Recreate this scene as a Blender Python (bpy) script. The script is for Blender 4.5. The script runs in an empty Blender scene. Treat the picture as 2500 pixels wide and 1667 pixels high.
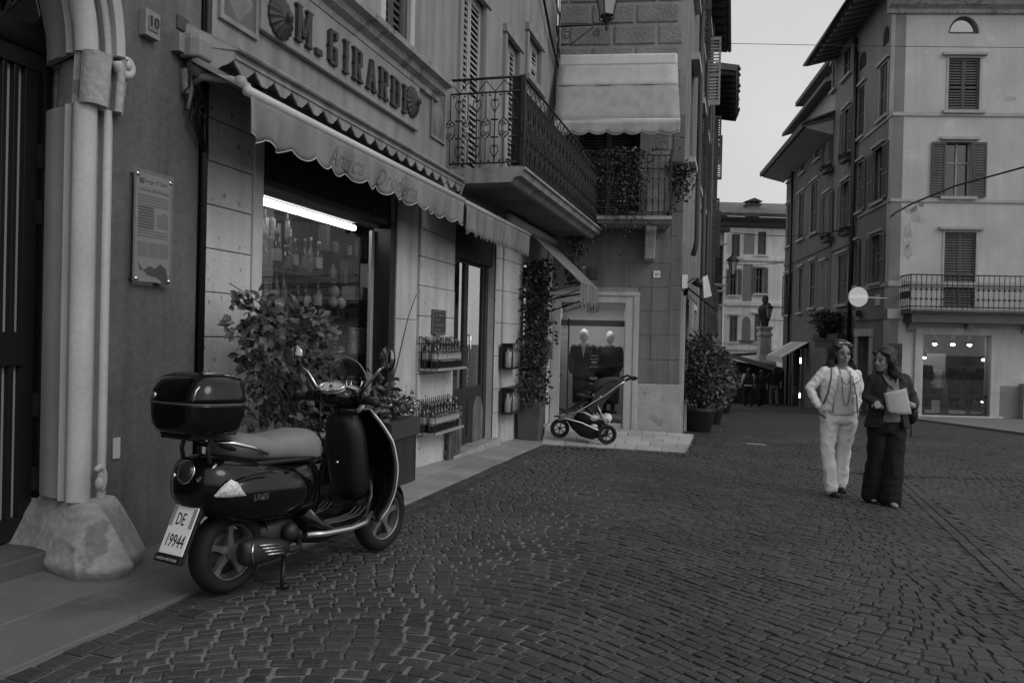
import bpy, bmesh, math, random
import numpy as np
from mathutils import Vector, Matrix, noise

random.seed(7)
SC = bpy.context.scene
COL = SC.collection

# ---------------------------------------------------------------- camera
F = 1950.0            # focal length in photograph pixels (2500 wide)
CZ = 1.4              # camera height over the scene origin
TH = 0.023            # roll
PIT = 0.007           # looking down a little
cam_data = bpy.data.cameras.new('camera')
cam_data.sensor_width = 36.0
cam_data.lens = F / 2500.0 * 36.0
cam_data.clip_start = 0.05
cam_data.clip_end = 2000.0
cam = bpy.data.objects.new('camera', cam_data)
COL.objects.link(cam)
CAM_R = Matrix.Rotation(math.pi / 2 - PIT, 3, 'X') @ Matrix.Rotation(TH, 3, 'Z')
cam.matrix_world = Matrix.Translation((0, 0, CZ)) @ CAM_R.to_4x4()
SC.camera = cam

# ---------------------------------------------------------------- sky
world = bpy.data.worlds.new('World')
SC.world = world
world.use_nodes = True
wt = world.node_tree
wt.nodes.clear()
w_out = wt.nodes.new('ShaderNodeOutputWorld')
w_bg = wt.nodes.new('ShaderNodeBackground')
w_sky = wt.nodes.new('ShaderNodeTexSky')
w_sky.sky_type = 'NISHITA'
w_sky.sun_disc = False
w_sky.dust_density = 4.0
w_bw = wt.nodes.new('ShaderNodeRGBToBW')
w_tc = wt.nodes.new('ShaderNodeTexCoord')
w_ns = wt.nodes.new('ShaderNodeTexNoise')       # soft cloud layer
w_ns.inputs['Scale'].default_value = 2.2
w_ns.inputs['Detail'].default_value = 5.0
w_mr = wt.nodes.new('ShaderNodeMapRange')
w_mr.inputs['From Min'].default_value = 0.25
w_mr.inputs['From Max'].default_value = 0.75
w_mr.inputs['To Min'].default_value = 4.3
w_mr.inputs['To Max'].default_value = 5.9
w_mix = wt.nodes.new('ShaderNodeMix')
w_mix.data_type = 'FLOAT'
w_mix.inputs['Factor'].default_value = 0.22
wt.links.new(w_sky.outputs['Color'], w_bw.inputs['Color'])
wt.links.new(w_tc.outputs['Generated'], w_ns.inputs['Vector'])
wt.links.new(w_ns.outputs['Fac'], w_mr.inputs['Value'])
wt.links.new(w_mr.outputs['Result'], w_mix.inputs['A'])
wt.links.new(w_bw.outputs['Val'], w_mix.inputs['B'])
wt.links.new(w_mix.outputs['Result'], w_bg.inputs['Color'])
w_bg.inputs['Strength'].default_value = 0.145
wt.links.new(w_bg.outputs['Background'], w_out.inputs['Surface'])

# ---------------------------------------------------------------- sun behind the overcast
sun_data = bpy.data.lights.new('sun', 'SUN')
sun_data.energy = 0.6
sun_data.angle = math.radians(25)
sun_data.color = (1, 1, 1)
sun = bpy.data.objects.new('sun', sun_data)
COL.objects.link(sun)
sd = Vector((0.62, -0.45, 0.62)).normalized()     # bright part of the cloud: behind us on the right
w_sky.sun_elevation = math.asin(sd.z)
w_sky.sun_rotation = math.atan2(sd.x, sd.y)
sun.rotation_euler = sd.to_track_quat('Z', 'Y').to_euler()

SC.view_settings.view_transform = 'Standard'
SC.view_settings.look = 'None'
SC.view_settings.gamma = 1.0
SC.view_settings.exposure = 0.0
SC.view_settings.use_curve_mapping = False
SC.render.engine = 'CYCLES'
SC.cycles.use_denoising = True
SC.cycles.max_bounces = 6
SC.cycles.diffuse_bounces = 3
SC.cycles.glossy_bounces = 3
SC.cycles.transmission_bounces = 4
SC.cycles.transparent_max_bounces = 8
SC.cycles.caustics_reflective = False
SC.cycles.caustics_refractive = False
SC.cycles.sample_clamp_indirect = 3.0

# ---------------------------------------------------------------- placing helpers (measuring the real places)
def ray(x, y):
    d = CAM_R @ Vector(((x - 1250) / F, -(y - 833.5) / F, -1.0))
    return d
def at(x, y, depth):
    d = ray(x, y)
    d = d * (depth / d.y)
    return Vector((d.x, d.y, d.z + CZ))
def gz(X, Y):
    Yc = max(min(Y, 60.0), -5.0)
    e = Yc - 16.0
    e = 0.5 * (e + math.sqrt(e * e + 4.0))
    return CZ - (1.271 + .0426 * min(max(X, -4), 5) + .0248 * Yc + .03 * e)
def gnd(x, y):
    d = 10.0
    r = ray(x, y)
    k = -r.z / r.y
    for i in range(120):
        p = at(x, y, d)
        d += 0.5 * ((CZ - gz(p.x, p.y)) / k - d)
    return at(x, y, d)

class Fr:
    """a vertical plane: s along it, n out of it, z up"""
    def __init__(s, O, t):
        l = math.hypot(*t)
        s.t = (t[0] / l, t[1] / l)
        s.O = O
        s.n = (s.t[1], -s.t[0])
    def P(s, a, n, z):
        return Vector((s.O[0] + s.t[0] * a + s.n[0] * n, s.O[1] + s.t[1] * a + s.n[1] * n, z))
    def pix(s, x, y, n=0.0):
        r = ray(x, y)
        ox = s.O[0] + s.n[0] * n
        oy = s.O[1] + s.n[1] * n
        k = (ox * s.n[0] + oy * s.n[1]) / (r.x * s.n[0] + r.y * s.n[1])
        X, Y, Z = r.x * k, r.y * k, r.z * k + CZ
        return ((X - s.O[0]) * s.t[0] + (Y - s.O[1]) * s.t[1], Z)
    def sz(s, x, y, n=0.0):
        return s.pix(x, y, n)
    def rect(s, x0, y0, x1, y1, n=0.0):
        ym = .5 * (y0 + y1)
        a = s.pix(x0, ym, n)[0]
        b = s.pix(x1, ym, n)[0]
        za = s.pix(.5 * (x0 + x1), y1, n)[1]
        zb = s.pix(.5 * (x0 + x1), y0, n)[1]
        return (min(a, b), max(a, b), za, zb)

# ---------------------------------------------------------------- mesh collecting
class MB:
    def __init__(s):
        s.v = []
        s.f = []
    def add(s, vs, fs):
        o = len(s.v)
        s.v.extend([tuple(v) for v in vs])
        s.f.extend([tuple(i + o for i in f) for f in fs])
        return s
    def hexa(s, p):      # 8 points: bottom 4 then top 4
        return s.add(p, [(0, 3, 2, 1), (4, 5, 6, 7), (0, 1, 5, 4), (1, 2, 6, 5), (2, 3, 7, 6), (3, 0, 4, 7)])
    def fbox(s, fr, s0, s1, n0, n1, z0, z1):
        q = [(s0, n1), (s1, n1), (s1, n0), (s0, n0)]
        return s.hexa([fr.P(a, n, z0) for a, n in q] + [fr.P(a, n, z1) for a, n in q])
    def box(s, x0, x1, y0, y1, z0, z1):
        return s.hexa([(x0, y0, z0), (x1, y0, z0), (x1, y1, z0), (x0, y1, z0), (x0, y0, z1), (x1, y0, z1), (x1, y1, z1), (x0, y1, z1)])
    def obox(s, M, sx, sy, sz):     # oriented box centred on matrix
        p = []
        for z in (-1, 1):
            for x, y in ((-1, -1), (1, -1), (1, 1), (-1, 1)):
                p.append(M @ Vector((x * sx / 2, y * sy / 2, z * sz / 2)))
        return s.hexa(p)
    def prism(s, fr, pts, n0, n1):   # polygon in (s,z), extruded along the normal
        k = len(pts)
        a = [fr.P(p[0], n0, p[1]) for p in pts]
        b = [fr.P(p[0], n1, p[1]) for p in pts]
        fs = [tuple(range(k))[::-1], tuple(range(k, 2 * k))]
        fs += [(i, (i + 1) % k, k + (i + 1) % k, k + i) for i in range(k)]
        return s.add(a + b, fs)
    def extr(s, pts, d):             # polygon of world points extruded by vector d
        k = len(pts)
        d = Vector(d)
        a = [Vector(p) for p in pts]
        b = [p + d for p in a]
        fs = [tuple(range(k))[::-1], tuple(range(k, 2 * k))]
        fs += [(i, (i + 1) % k, k + (i + 1) % k, k + i) for i in range(k)]
        return s.add(a + b, fs)
    def xf(s, M):
        s.v = [tuple(M @ Vector(v)) for v in s.v]
        return s
    def loft(s, rings, closed=True, cap=True):
        k = len(rings[0])
        vs = [p for r in rings for p in r]
        fs = []
        for i in range(len(rings) - 1):
            for j in range(k if closed else k - 1):
                j2 = (j + 1) % k
                fs.append((i * k + j, i * k + j2, (i + 1) * k + j2, (i + 1) * k + j))
        if cap and closed:
            fs.append(tuple(range(k))[::-1])
            fs.append(tuple(range((len(rings) - 1) * k, len(rings) * k)))
        return s.add(vs, fs)
    def tube(s, pts, r, seg=6, cap=True, closed=False):
        pts = [Vector(p) for p in pts]
        n = len(pts)
        rs = r if isinstance(r, (list, tuple)) else [r] * n
        up = None
        rings = []
        for i in range(n):
            if closed:
                t = (pts[(i + 1) % n] - pts[i - 1])
            else:
                t = pts[min(i + 1, n - 1)] - pts[max(i - 1, 0)]
            t = t.normalized() if t.length > 1e-9 else Vector((0, 0, 1))
            if up is None:
                up = Vector((0, 0, 1)) if abs(t.z) < .9 else Vector((1, 0, 0))
            a = t.cross(up)
            if a.length < 1e-6:
                a = t.orthogonal()
            a.normalize()
            b = a.cross(t).normalized()
            up = b
            rings.append([pts[i] + (a * math.cos(2 * math.pi * j / seg) + b * math.sin(2 * math.pi * j / seg)) * rs[i] for j in range(seg)])
        if closed:
            rings.append(rings[0])
            return s.loft(rings, True, False)
        return s.loft(rings, True, cap)
    def lathe(s, M, prof, seg=16, cap=True):   # prof: (r, h) along M's z
        rings = []
        for r, h in prof:
            rings.append([M @ Vector((r * math.cos(2 * math.pi * j / seg), r * math.sin(2 * math.pi * j / seg), h)) for j in range(seg)])
        return s.loft(rings, True, cap)
    def ball(s, c, rx, ry=None, rz=None, seg=12, M=None):
        ry = rx if ry is None else ry
        rz = rx if rz is None else rz
        T = Matrix.Translation(c) @ (M.to_4x4() if M is not None else Matrix()) @ Matrix.Diagonal((rx, ry, rz, 1))
        pr = []
        for i in range(seg // 2 + 1):
            a = -math.pi / 2 + math.pi * i / (seg // 2)
            pr.append((max(math.cos(a), .02), math.sin(a)))
        return s.lathe(T, pr, seg)
    def torus(s, M, R, r, seg=24, sub=8, rz=None):
        rz = r if rz is None else rz
        rings = []
        for i in range(seg + 1):
            a = 2 * math.pi * i / seg
            rings.append([M @ Vector(((R + r * math.cos(2 * math.pi * j / sub)) * math.cos(a), (R + r * math.cos(2 * math.pi * j / sub)) * math.sin(a), rz * math.sin(2 * math.pi * j / sub))) for j in range(sub)])
        return s.loft(rings, True, False)
    def mesh(s, name, smooth=False):
        me = bpy.data.meshes.new(name)
        me.from_pydata(s.v, [], s.f)
        bm = bmesh.new()
        bm.from_mesh(me)
        bmesh.ops.recalc_face_normals(bm, faces=bm.faces)
        bm.to_mesh(me)
        bm.free()
        if smooth:
            me.polygons.foreach_set('use_smooth', [True] * len(me.polygons))
        return me
    def build(s, name, m, parent=None, smooth=False, bevel=0.0, label=None, auto=None):
        me = s.mesh(name, smooth or auto is not None)
        if auto is not None:
            try:
                me.set_sharp_from_angle(angle=math.radians(auto))
            except Exception:
                pass
        return link(name, me, m, parent, bevel, label)

def link(name, me, m, parent=None, bevel=0.0, label=None):
    o = bpy.data.objects.new(name, me)
    COL.objects.link(o)
    if m is not None:
        if len(me.materials) == 0:
            me.materials.append(m)
    if parent is not None:
        par(o, parent)
    if bevel:
        b = o.modifiers.new('bevel', 'BEVEL')
        b.width = bevel
        b.segments = 2
        b.limit_method = 'ANGLE'
        b.angle_limit = math.radians(40)
    if label:
        o['label'] = label
    return o

def wm(o):
    M = o.matrix_basis.copy()
    if o.parent is not None:
        M = wm(o.parent) @ o.matrix_parent_inverse @ M
    return M
def par(o, parent):
    o.parent = parent
    o.matrix_parent_inverse = wm(parent).inverted()
def tag(o, label, cat, group=None):
    o['label'] = label
    o['category'] = cat
    if group:
        o['group'] = group
    return o
def thing(name, loc, label, cat, group=None):
    o = bpy.data.objects.new(name, None)
    o.empty_display_size = 0.1
    COL.objects.link(o)
    o.location = loc
    return tag(o, label, cat, group)
def kind(o, k):
    o['kind'] = k
    return o
def copy_tree(o, M, parent=None):
    """copy of a thing with its parts, moved by world matrix M"""
    c = o.copy()
    COL.objects.link(c)
    if parent is None:
        c.matrix_basis = M @ o.matrix_basis
    else:
        c.parent = parent
        c.matrix_parent_inverse = o.matrix_parent_inverse.copy()
    for ch in list(o.children):
        copy_tree(ch, M, c)
    return c

# ---------------------------------------------------------------- materials (the photograph is black and white: greys only)
MATS = {}
def mat(name, v, rough=.8, var=.12, scale=3.0, fine=.06, fscale=45.0, bump=.15, bscale=60.0, spec=.35, metal=0.0,
        island=0.0, coat=0.0, trans=0.0, streak=0.0, pits=0.0, alpha=1.0, emit=0.0, sheen=0.0, bdist=.01, wear=None):
    if name in MATS:
        return MATS[name]
    m = bpy.data.materials.new(name)
    MATS[name] = m
    m.use_nodes = True
    nt = m.node_tree
    N, Lk = nt.nodes, nt.links
    bs = N['Principled BSDF']
    bs.inputs['Roughness'].default_value = rough
    bs.inputs['Metallic'].default_value = metal
    bs.inputs['Specular IOR Level'].default_value = spec
    if coat:
        bs.inputs['Coat Weight'].default_value = coat
        bs.inputs['Coat Roughness'].default_value = .06
    if trans:
        bs.inputs['Transmission Weight'].default_value = trans
    if alpha < 1:
        bs.inputs['Alpha'].default_value = alpha
    if sheen:
        bs.inputs['Sheen Weight'].default_value = sheen
    if emit:
        bs.inputs['Emission Color'].default_value = (1, 1, 1, 1)
        bs.inputs['Emission Strength'].default_value = emit
    tc = N.new('ShaderNodeTexCoord')
    def noise_n(sc, det=4.0, mapscale=None):
        n = N.new('ShaderNodeTexNoise')
        n.inputs['Scale'].default_value = sc
        n.inputs['Detail'].default_value = det
        if mapscale:
            mp = N.new('ShaderNodeMapping')
            mp.inputs['Scale'].default_value = mapscale
            Lk.new(tc.outputs['Object'], mp.inputs['Vector'])
            Lk.new(mp.outputs['Vector'], n.inputs['Vector'])
        else:
            Lk.new(tc.outputs['Object'], n.inputs['Vector'])
        return n
    def mth(op, a, b):
        q = N.new('ShaderNodeMath')
        q.operation = op
        for i, z in enumerate((a, b)):
            if isinstance(z, (int, float)):
                q.inputs[i].default_value = z
            else:
                Lk.new(z, q.inputs[i])
        return q.outputs[0]
    def rng(src, lo, hi, f0=.3, f1=.7):
        q = N.new('ShaderNodeMapRange')
        q.inputs['From Min'].default_value = f0
        q.inputs['From Max'].default_value = f1
        q.inputs['To Min'].default_value = lo
        q.inputs['To Max'].default_value = hi
        Lk.new(src, q.inputs['Value'])
        return q.outputs['Result']
    val = None
    def mul(x):
        nonlocal val
        val = mth('MULTIPLY', v if val is None else val, x)
    if var:
        mul(rng(noise_n(scale, 5.0).outputs['Fac'], 1 - var, 1 + var))
    if fine:
        mul(rng(noise_n(fscale, 3.0).outputs['Fac'], 1 - fine, 1 + fine))
    if streak:
        mul(rng(noise_n(1.0, 4.0, (7, 7, .6)).outputs['Fac'], 1 - streak, 1 + streak * .4, .35, .6))
    if pits:
        mul(rng(noise_n(22.0, 2.0, (1, 1, .7)).outputs['Fac'], 1, 1 - pits, .66, .72))
    if wear:
        mul(rng(noise_n(wear[0], 6.0).outputs['Fac'], 1, wear[1], .58, .64))
    if island:
        g = N.new('ShaderNodeNewGeometry')
        oi = N.new('ShaderNodeObjectInfo')
        rr = mth('FRACT', mth('ADD', g.outputs['Random Per Island'], oi.outputs['Random']), 0.0)
        mul(rng(rr, 1 - island, 1 + island, 0, 1))
    if val is None:
        bs.inputs['Base Color'].default_value = (v, v, v, 1)
    else:
        Lk.new(val, bs.inputs['Base Color'])
    if bump:
        b = N.new('ShaderNodeBump')
        b.inputs['Strength'].default_value = bump
        b.inputs['Distance'].default_value = bdist
        h = noise_n(bscale, 4.0).outputs['Fac']
        Lk.new(h, b.inputs['Height'])
        Lk.new(b.outputs['Normal'], bs.inputs['Normal'])
    return m

ORD = ('first', 'second', 'third', 'fourth', 'fifth', 'sixth', 'seventh', 'eighth', 'ninth', 'tenth', 'eleventh', 'twelfth')
PLAIN = dict(var=0, fine=0, bump=0)
M_plaster = mat('dark_plaster', .115, .9, .25, 1.3, .10, 30, .4, 18, streak=.2, spec=.2, wear=(2.2, .86), bdist=.02)
M_shopwall = mat('painted_plaster', .27, .9, .12, 1.5, .05, 60, .15, 40, streak=.18, spec=.2)
M_stone = mat('botticino_stone', .50, .8, .13, 2.2, .08, 40, .3, 55, spec=.25, pits=.6, streak=.12)
M_stone_s = mat('smooth_stone', .47, .75, .12, 2.0, .06, 40, .12, 60, spec=.25, streak=.14)
M_stone_d = mat('weathered_stone', .33, .85, .2, 3.0, .15, 30, .5, 22, spec=.2, wear=(5.0, .6), bdist=.02)
M_slab_shade = mat('shaded_pavement_stone', .14, .6, .2, 1.6, .07, 50, .12, 50, island=.14, spec=.35, wear=(2.3, .82))  # near slabs: shade put into the stone colour
M_plat = mat('pale_pavement_stone', .40, .55, .15, 1.6, .07, 50, .1, 50, island=.2, spec=.35)
M_cobble = mat('porphyry', .048, .6, .28, .8, .22, 50, .5, 60, island=.24, spec=.35)
M_iron = mat('wrought_iron', .022, .5, .2, 8, .1, 60, .2, 80, spec=.4)
M_black = mat('black_paint', .012, .35, **PLAIN)
M_dark = mat('dark_wood', .03, .5, .2, 3, .1, 40, .1, 60, streak=.3)
M_slat = mat('shutter_paint', .075, .6, .15, 3, .06, 40, .1, 60, streak=.2)
M_slat_w = mat('pale_shutter_paint', .36, .6, .12, 3, .06, 40, .1, 60, streak=.2)
M_white = mat('white_paint', .72, .5, .06, 3, .03, 40, 0)
M_chrome = mat('chrome', .75, .12, metal=1.0, **PLAIN)
M_alu = mat('aluminium', .55, .3, metal=.9, **PLAIN)
M_void = mat('dark_interior', .012, .9, **PLAIN)
M_cream = mat('cream_plastic', .22, .5, .1, 4, .05, 40, .05)
M_text = mat('dark_lettering', .03, .6, **PLAIN)
M_rub = mat('rubber', .012, .75, .1, 20, .05, 60, .1, 120)

def glass(name, tint=.9, rough=.02, see=.75):
    if name in MATS:
        return MATS[name]
    m = bpy.data.materials.new(name)
    MATS[name] = m
    m.use_nodes = True
    nt = m.node_tree
    nt.nodes.clear()
    o = nt.nodes.new('ShaderNodeOutputMaterial')
    mx = nt.nodes.new('ShaderNodeMixShader')
    tr = nt.nodes.new('ShaderNodeBsdfTransparent')
    gl = nt.nodes.new('ShaderNodeBsdfGlossy')
    fr = nt.nodes.new('ShaderNodeLayerWeight')      # facing: same from both sides of the sheet
    fr.inputs['Blend'].default_value = .5
    pw = nt.nodes.new('ShaderNodeMath')
    pw.operation = 'POWER'
    pw.inputs[1].default_value = 5.0
    nt.links.new(fr.outputs['Facing'], pw.inputs[0])
    tr.inputs['Color'].default_value = (tint, tint, tint, 1)
    gl.inputs['Roughness'].default_value = rough
    ad = nt.nodes.new('ShaderNodeMath')
    ad.operation = 'ADD'
    ad.inputs[1].default_value = 1 - see
    ad.use_clamp = True
    nt.links.new(pw.outputs[0], ad.inputs[0])
    nt.links.new(ad.outputs[0], mx.inputs['Fac'])
    nt.links.new(tr.outputs['BSDF'], mx.inputs[1])
    nt.links.new(gl.outputs['BSDF'], mx.inputs[2])
    nt.links.new(mx.outputs['Shader'], o.inputs['Surface'])
    return m
G_shop = glass('shop_glass', .9, .01, .94)
G_dark = glass('window_glass', .5, .03, .9)
G_clear = glass('clear_glass', .95, .02, .97)
def emitter(name, e, v=1.0):
    m = mat(name, .8, .5, emit=e, **PLAIN)
    return m
E_tube = emitter('lit_tube', 13.0)
E_bulb = emitter('lit_bulb', 22.0)

def text_geo(body, size, extrude=.004, shear=0.0, font=None, spacing=1.0, align='CENTER'):
    cu = bpy.data.curves.new('lettering', 'FONT')
    cu.body = body
    cu.size = size
    cu.extrude = extrude
    cu.shear = shear
    cu.space_character = spacing
    cu.align_x = align
    cu.resolution_u = 2
    ob = bpy.data.objects.new('lettering', cu)
    COL.objects.link(ob)
    dg = bpy.context.evaluated_depsgraph_get()
    dg.update()
    me = bpy.data.meshes.new_from_object(ob.evaluated_get(dg))
    vs = [tuple(v.co) for v in me.vertices]
    fs = [tuple(p.vertices) for p in me.polygons]
    bpy.data.objects.remove(ob)
    bpy.data.curves.remove(cu)
    bpy.data.meshes.remove(me)
    return vs, fs
def text_on(mb, fr, body, s, n, z, size, **k):
    vs, fs = text_geo(body, size, **k)
    mb.add([fr.P(s + a, n + c, z + b) for a, b, c in vs], fs)
    return mb

def wall_mesh(mb, fr, s0, s1, z0, z1, holes, n0, n1):
    """slab between n0 (back) and n1 (front) with rectangular openings"""
    S = sorted(set([s0, s1] + [min(max(h[i], s0), s1) for h in holes for i in (0, 1)]))
    Z = sorted(set([z0, z1] + [min(max(h[i], z0), z1) for h in holes for i in (2, 3)]))
    def solid(i, j):
        if i < 0 or j < 0 or i >= len(S) - 1 or j >= len(Z) - 1:
            return False
        a, b = .5 * (S[i] + S[i + 1]), .5 * (Z[j] + Z[j + 1])
        return not any(h[0] < a < h[1] and h[2] < b < h[3] for h in holes)
    for i in range(len(S) - 1):
        for j in range(len(Z) - 1):
            if not solid(i, j):
                continue
            a, b, c, d = S[i], S[i + 1], Z[j], Z[j + 1]
            P = fr.P
            mb.add([P(a, n1, c), P(b, n1, c), P(b, n1, d), P(a, n1, d)], [(0, 1, 2, 3)])
            if not solid(i - 1, j):
                mb.add([P(a, n0, c), P(a, n1, c), P(a, n1, d), P(a, n0, d)], [(0, 1, 2, 3)])
            if not solid(i + 1, j):
                mb.add([P(b, n1, c), P(b, n0, c), P(b, n0, d), P(b, n1, d)], [(0, 1, 2, 3)])
            if not solid(i, j - 1):
                mb.add([P(a, n0, c), P(b, n0, c), P(b, n1, c), P(a, n1, c)], [(0, 1, 2, 3)])
            if not solid(i, j + 1):
                mb.add([P(a, n1, d), P(b, n1, d), P(b, n0, d), P(a, n0, d)], [(0, 1, 2, 3)])
    return mb
def wall_obj(name, fr, s0, s1, z0, z1, holes, m, parent, n0=-.3, n1=0.0):
    mb = wall_mesh(MB(), fr, s0, s1, z0, z1, holes, n0, n1)
    me = bpy.data.meshes.new(name)
    me.from_pydata(mb.v, [], mb.f)     # faces already wound outwards
    return link(name, me, m, parent)

# the planes of the place
L = Fr((-3.434 + .285 * 4, 4.0), (.285, 1))             # left-hand facades
_c = L.P(10.97, 0, 0)
M_ = Fr((_c.x, _c.y), (1, -.116))                       # front of the corner house
# ================================================================ ground, street, pavements
def ground_material():
    m = bpy.data.materials.new('street_bed')
    m.use_nodes = True
    nt = m.node_tree
    N, Lk = nt.nodes, nt.links
    bs = N['Principled BSDF']
    bs.inputs['Roughness'].default_value = .8
    bs.inputs['Specular IOR Level'].default_value = .25
    tc = N.new('ShaderNodeTexCoord')
    sep = N.new('ShaderNodeSeparateXYZ')
    Lk.new(tc.outputs['Object'], sep.inputs[0])
    def mr(src, f0, f1, t0, t1):
        q = N.new('ShaderNodeMapRange')
        for k, z in zip(('From Min', 'From Max', 'To Min', 'To Max'), (f0, f1, t0, t1)):
            q.inputs[k].default_value = z
        Lk.new(src, q.inputs['Value'])
        return q.outputs['Result']
    def mth(op, a, b):
        q = N.new('ShaderNodeMath')
        q.operation = op
        for i, z in enumerate((a, b)):
            if isinstance(z, (int, float)):
                q.inputs[i].default_value = z
            else:
                Lk.new(z, q.inputs[i])
        return q.outputs[0]
    ns = N.new('ShaderNodeTexNoise')
    ns.inputs['Scale'].default_value = 1.3
    ns.inputs['Detail'].default_value = 6
    Lk.new(tc.outputs['Object'], ns.inputs['Vector'])
    # sand left in the joints lies mostly along the kerb side of the street
    across = mth('SUBTRACT', sep.outputs['X'], mth('MULTIPLY', sep.outputs['Y'], .2))
    sand = mth('ADD', mr(ns.outputs['Fac'], .35, .65, -.45, .45), mr(across, -2.2, .9, 1.15, .0))
    sand = mr(sand, .05, .7, .028, .17)
    # far away the setts are only a texture
    vo = N.new('ShaderNodeTexVoronoi')
    vo.inputs['Scale'].default_value = 9.5
    Lk.new(tc.outputs['Object'], vo.inputs['Vector'])
    cell = N.new('ShaderNodeSeparateColor')
    Lk.new(vo.outputs['Color'], cell.inputs[0])
    setts = mr(cell.outputs[0], 0, 1, .036, .066)
    mx = N.new('ShaderNodeMix')
    mx.data_type = 'FLOAT'
    Lk.new(mr(sep.outputs['Y'], 17.0, 17.6, 0, 1), mx.inputs['Factor'])
    Lk.new(sand, mx.inputs['A'])
    Lk.new(setts, mx.inputs['B'])
    Lk.new(mx.outputs['Result'], bs.inputs['Base Color'])
    b = N.new('ShaderNodeBump')
    b.inputs['Strength'].default_value = .5
    b.inputs['Distance'].default_value = .01
    n2 = N.new('ShaderNodeTexNoise')
    n2.inputs['Scale'].default_value = 80
    Lk.new(tc.outputs['Object'], n2.inputs['Vector'])
    Lk.new(mth('ADD', n2.outputs['Fac'], mth('MULTIPLY', vo.outputs['Distance'], -6.0)), b.inputs['Height'])
    Lk.new(b.outputs['Normal'], bs.inputs['Normal'])
    return m
M_bed = ground_material()
xs = [-150, -80, -40, -20, -12] + [-8 + i for i in range(33)] + [30, 40, 60, 100, 160, 260]
ys = [-60, -20, -8] + [-4 + i for i in range(66)] + [70, 90, 130, 200, 320]
mb = MB()
mb.v = [(x, y, gz(x, y)) for y in ys for x in xs]
nx = len(xs)
mb.f = [(j * nx + i, j * nx + i + 1, (j + 1) * nx + i + 1, (j + 1) * nx + i) for j in range(len(ys) - 1) for i in range(nx - 1)]
street = kind(mb.build('street', M_bed), 'structure')

KERB = [(-2.55, 0.0), (-1.80, 2.85), (-1.52, 3.98), (-.83, 6.53), (.47, 11.7), (.75, 12.8)]
def kerb_x(Y):
    for (x0, y0), (x1, y1) in zip(KERB, KERB[1:]):
        if Y <= y1:
            break
    return x0 + (x1 - x0) * (Y - y0) / (y1 - y0)
PLAT = [gnd(1323, 1085), gnd(1672, 1107), None, None]
PLAT[2] = Vector((3.25, 14.1, 0))
PLAT[3] = L.P(10.9, -.05, 0)
def in_plat(x, y):
    sgn = []
    for i in range(4):
        a, b = PLAT[i], PLAT[(i + 1) % 4]
        sgn.append((b.x - a.x) * (y - a.y) - (b.y - a.y) * (x - a.x))
    return all(q > -.05 for q in sgn)

# ---- setts
DRN = [gnd(1318, 1090), gnd(1672, 1112), gnd(2050, 1152), gnd(2300, 1165), gnd(2560, 1176)]
def dist_poly(poly, x, y):
    best = 9
    for a, b in zip(poly, poly[1:]):
        dx, dy = b.x - a.x, b.y - a.y
        t = max(0, min(1, ((x - a.x) * dx + (y - a.y) * dy) / (dx * dx + dy * dy)))
        best = min(best, math.hypot(x - a.x - t * dx, y - a.y - t * dy))
    return best
GUT = [gnd(2190, 1165), gnd(2330, 1290), gnd(2520, 1462), Vector((2.9, 2.3, 0))]
dv = Vector((.262, 1)).normalized()
pv = Vector((dv.y, -dv.x))
C0 = Vector((-.37, 3.0))
rs = random.Random(11)
stones = []      # each: list of 4 xy corners (counter-clockwise)
def quad_ok(x, y):
    if y < 2.15 or y > 17.4 or x > .70 * y + 1.2 or x < kerb_x(y) + .235:
        return False
    if in_plat(x, y) or dist_poly(DRN, x, y) < .10 or dist_poly(GUT, x, y) < .115:
        return False
    return True
ROW, LAM, AMP = .090, 4.6, .55       # rows laid in long waves
def wave(a):
    return AMP * math.cos(2 * math.pi * a / LAM), -AMP * 2 * math.pi / LAM * math.sin(2 * math.pi * a / LAM)
for i in range(-30, 300):
    a = -4.0 + rs.uniform(0, .1)
    while a < 13:
        b0, d0 = wave(a)
        if (C0 + pv * a + dv * (i * ROW + b0)).y > 17.6:
            a += .4
            continue
        w = rs.uniform(.085, .13) / math.sqrt(1 + d0 * d0)
        a2 = a + w
        b1, d1 = wave(a2)
        mid = C0 + pv * (a + w / 2) + dv * (i * ROW + .5 * (b0 + b1) + ROW * .5)
        if quad_ok(mid.x, mid.y):
            c = []
            g = rs.uniform(.0075, .0125) if mid.x - .2 * mid.y < -.5 + rs.gauss(0, .3) else rs.uniform(.003, .007)
            for aa, bb, dd, side in ((a + g, b0, d0, 0), (a2 - g, b1, d1, 0), (a2 - g, b1, d1, 1), (a + g, b0, d0, 1)):
                q = math.sqrt(1 + dd * dd)
                th_ = ROW / q
                o_ = g if side == 0 else th_ - g
                u, v_ = aa - dd / q * o_, i * ROW + bb + o_ / q
                p = C0 + pv * u + dv * v_
                c.append(Vector((p.x + rs.gauss(0, .0035), p.y + rs.gauss(0, .0035))))
            stones.append(c)
        a = a2
def row_along(poly_pts, off0, off1, ln):
    for (x0, y0), (x1, y1) in zip(poly_pts, poly_pts[1:]):
        d = Vector((x1 - x0, y1 - y0))
        l = d.length
        d /= l
        p = Vector((d.y, -d.x))
        t = 0
        while t < l - .03:
            t2 = min(l, t + ln * rs.uniform(.75, 1.3))
            o = Vector((x0, y0))
            m_ = o + d * (t + t2) / 2
            if 2.15 < m_.y < 17.4 and not (poly_pts is not KERB and dist_poly(DRN, m_.x, m_.y) < .1):
                g = .006
                q = [o + d * (t + g) + p * (off0 + g), o + d * (t + g) + p * (off1 - g), o + d * (t2 - g) + p * (off1 - g), o + d * (t2 - g) + p * (off0 + g)]
                stones.append([Vector((z.x + rs.gauss(0, .003), z.y + rs.gauss(0, .003))) for z in q])
            t = t2
row_along(KERB[:-1], .012, .115, .15)
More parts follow.
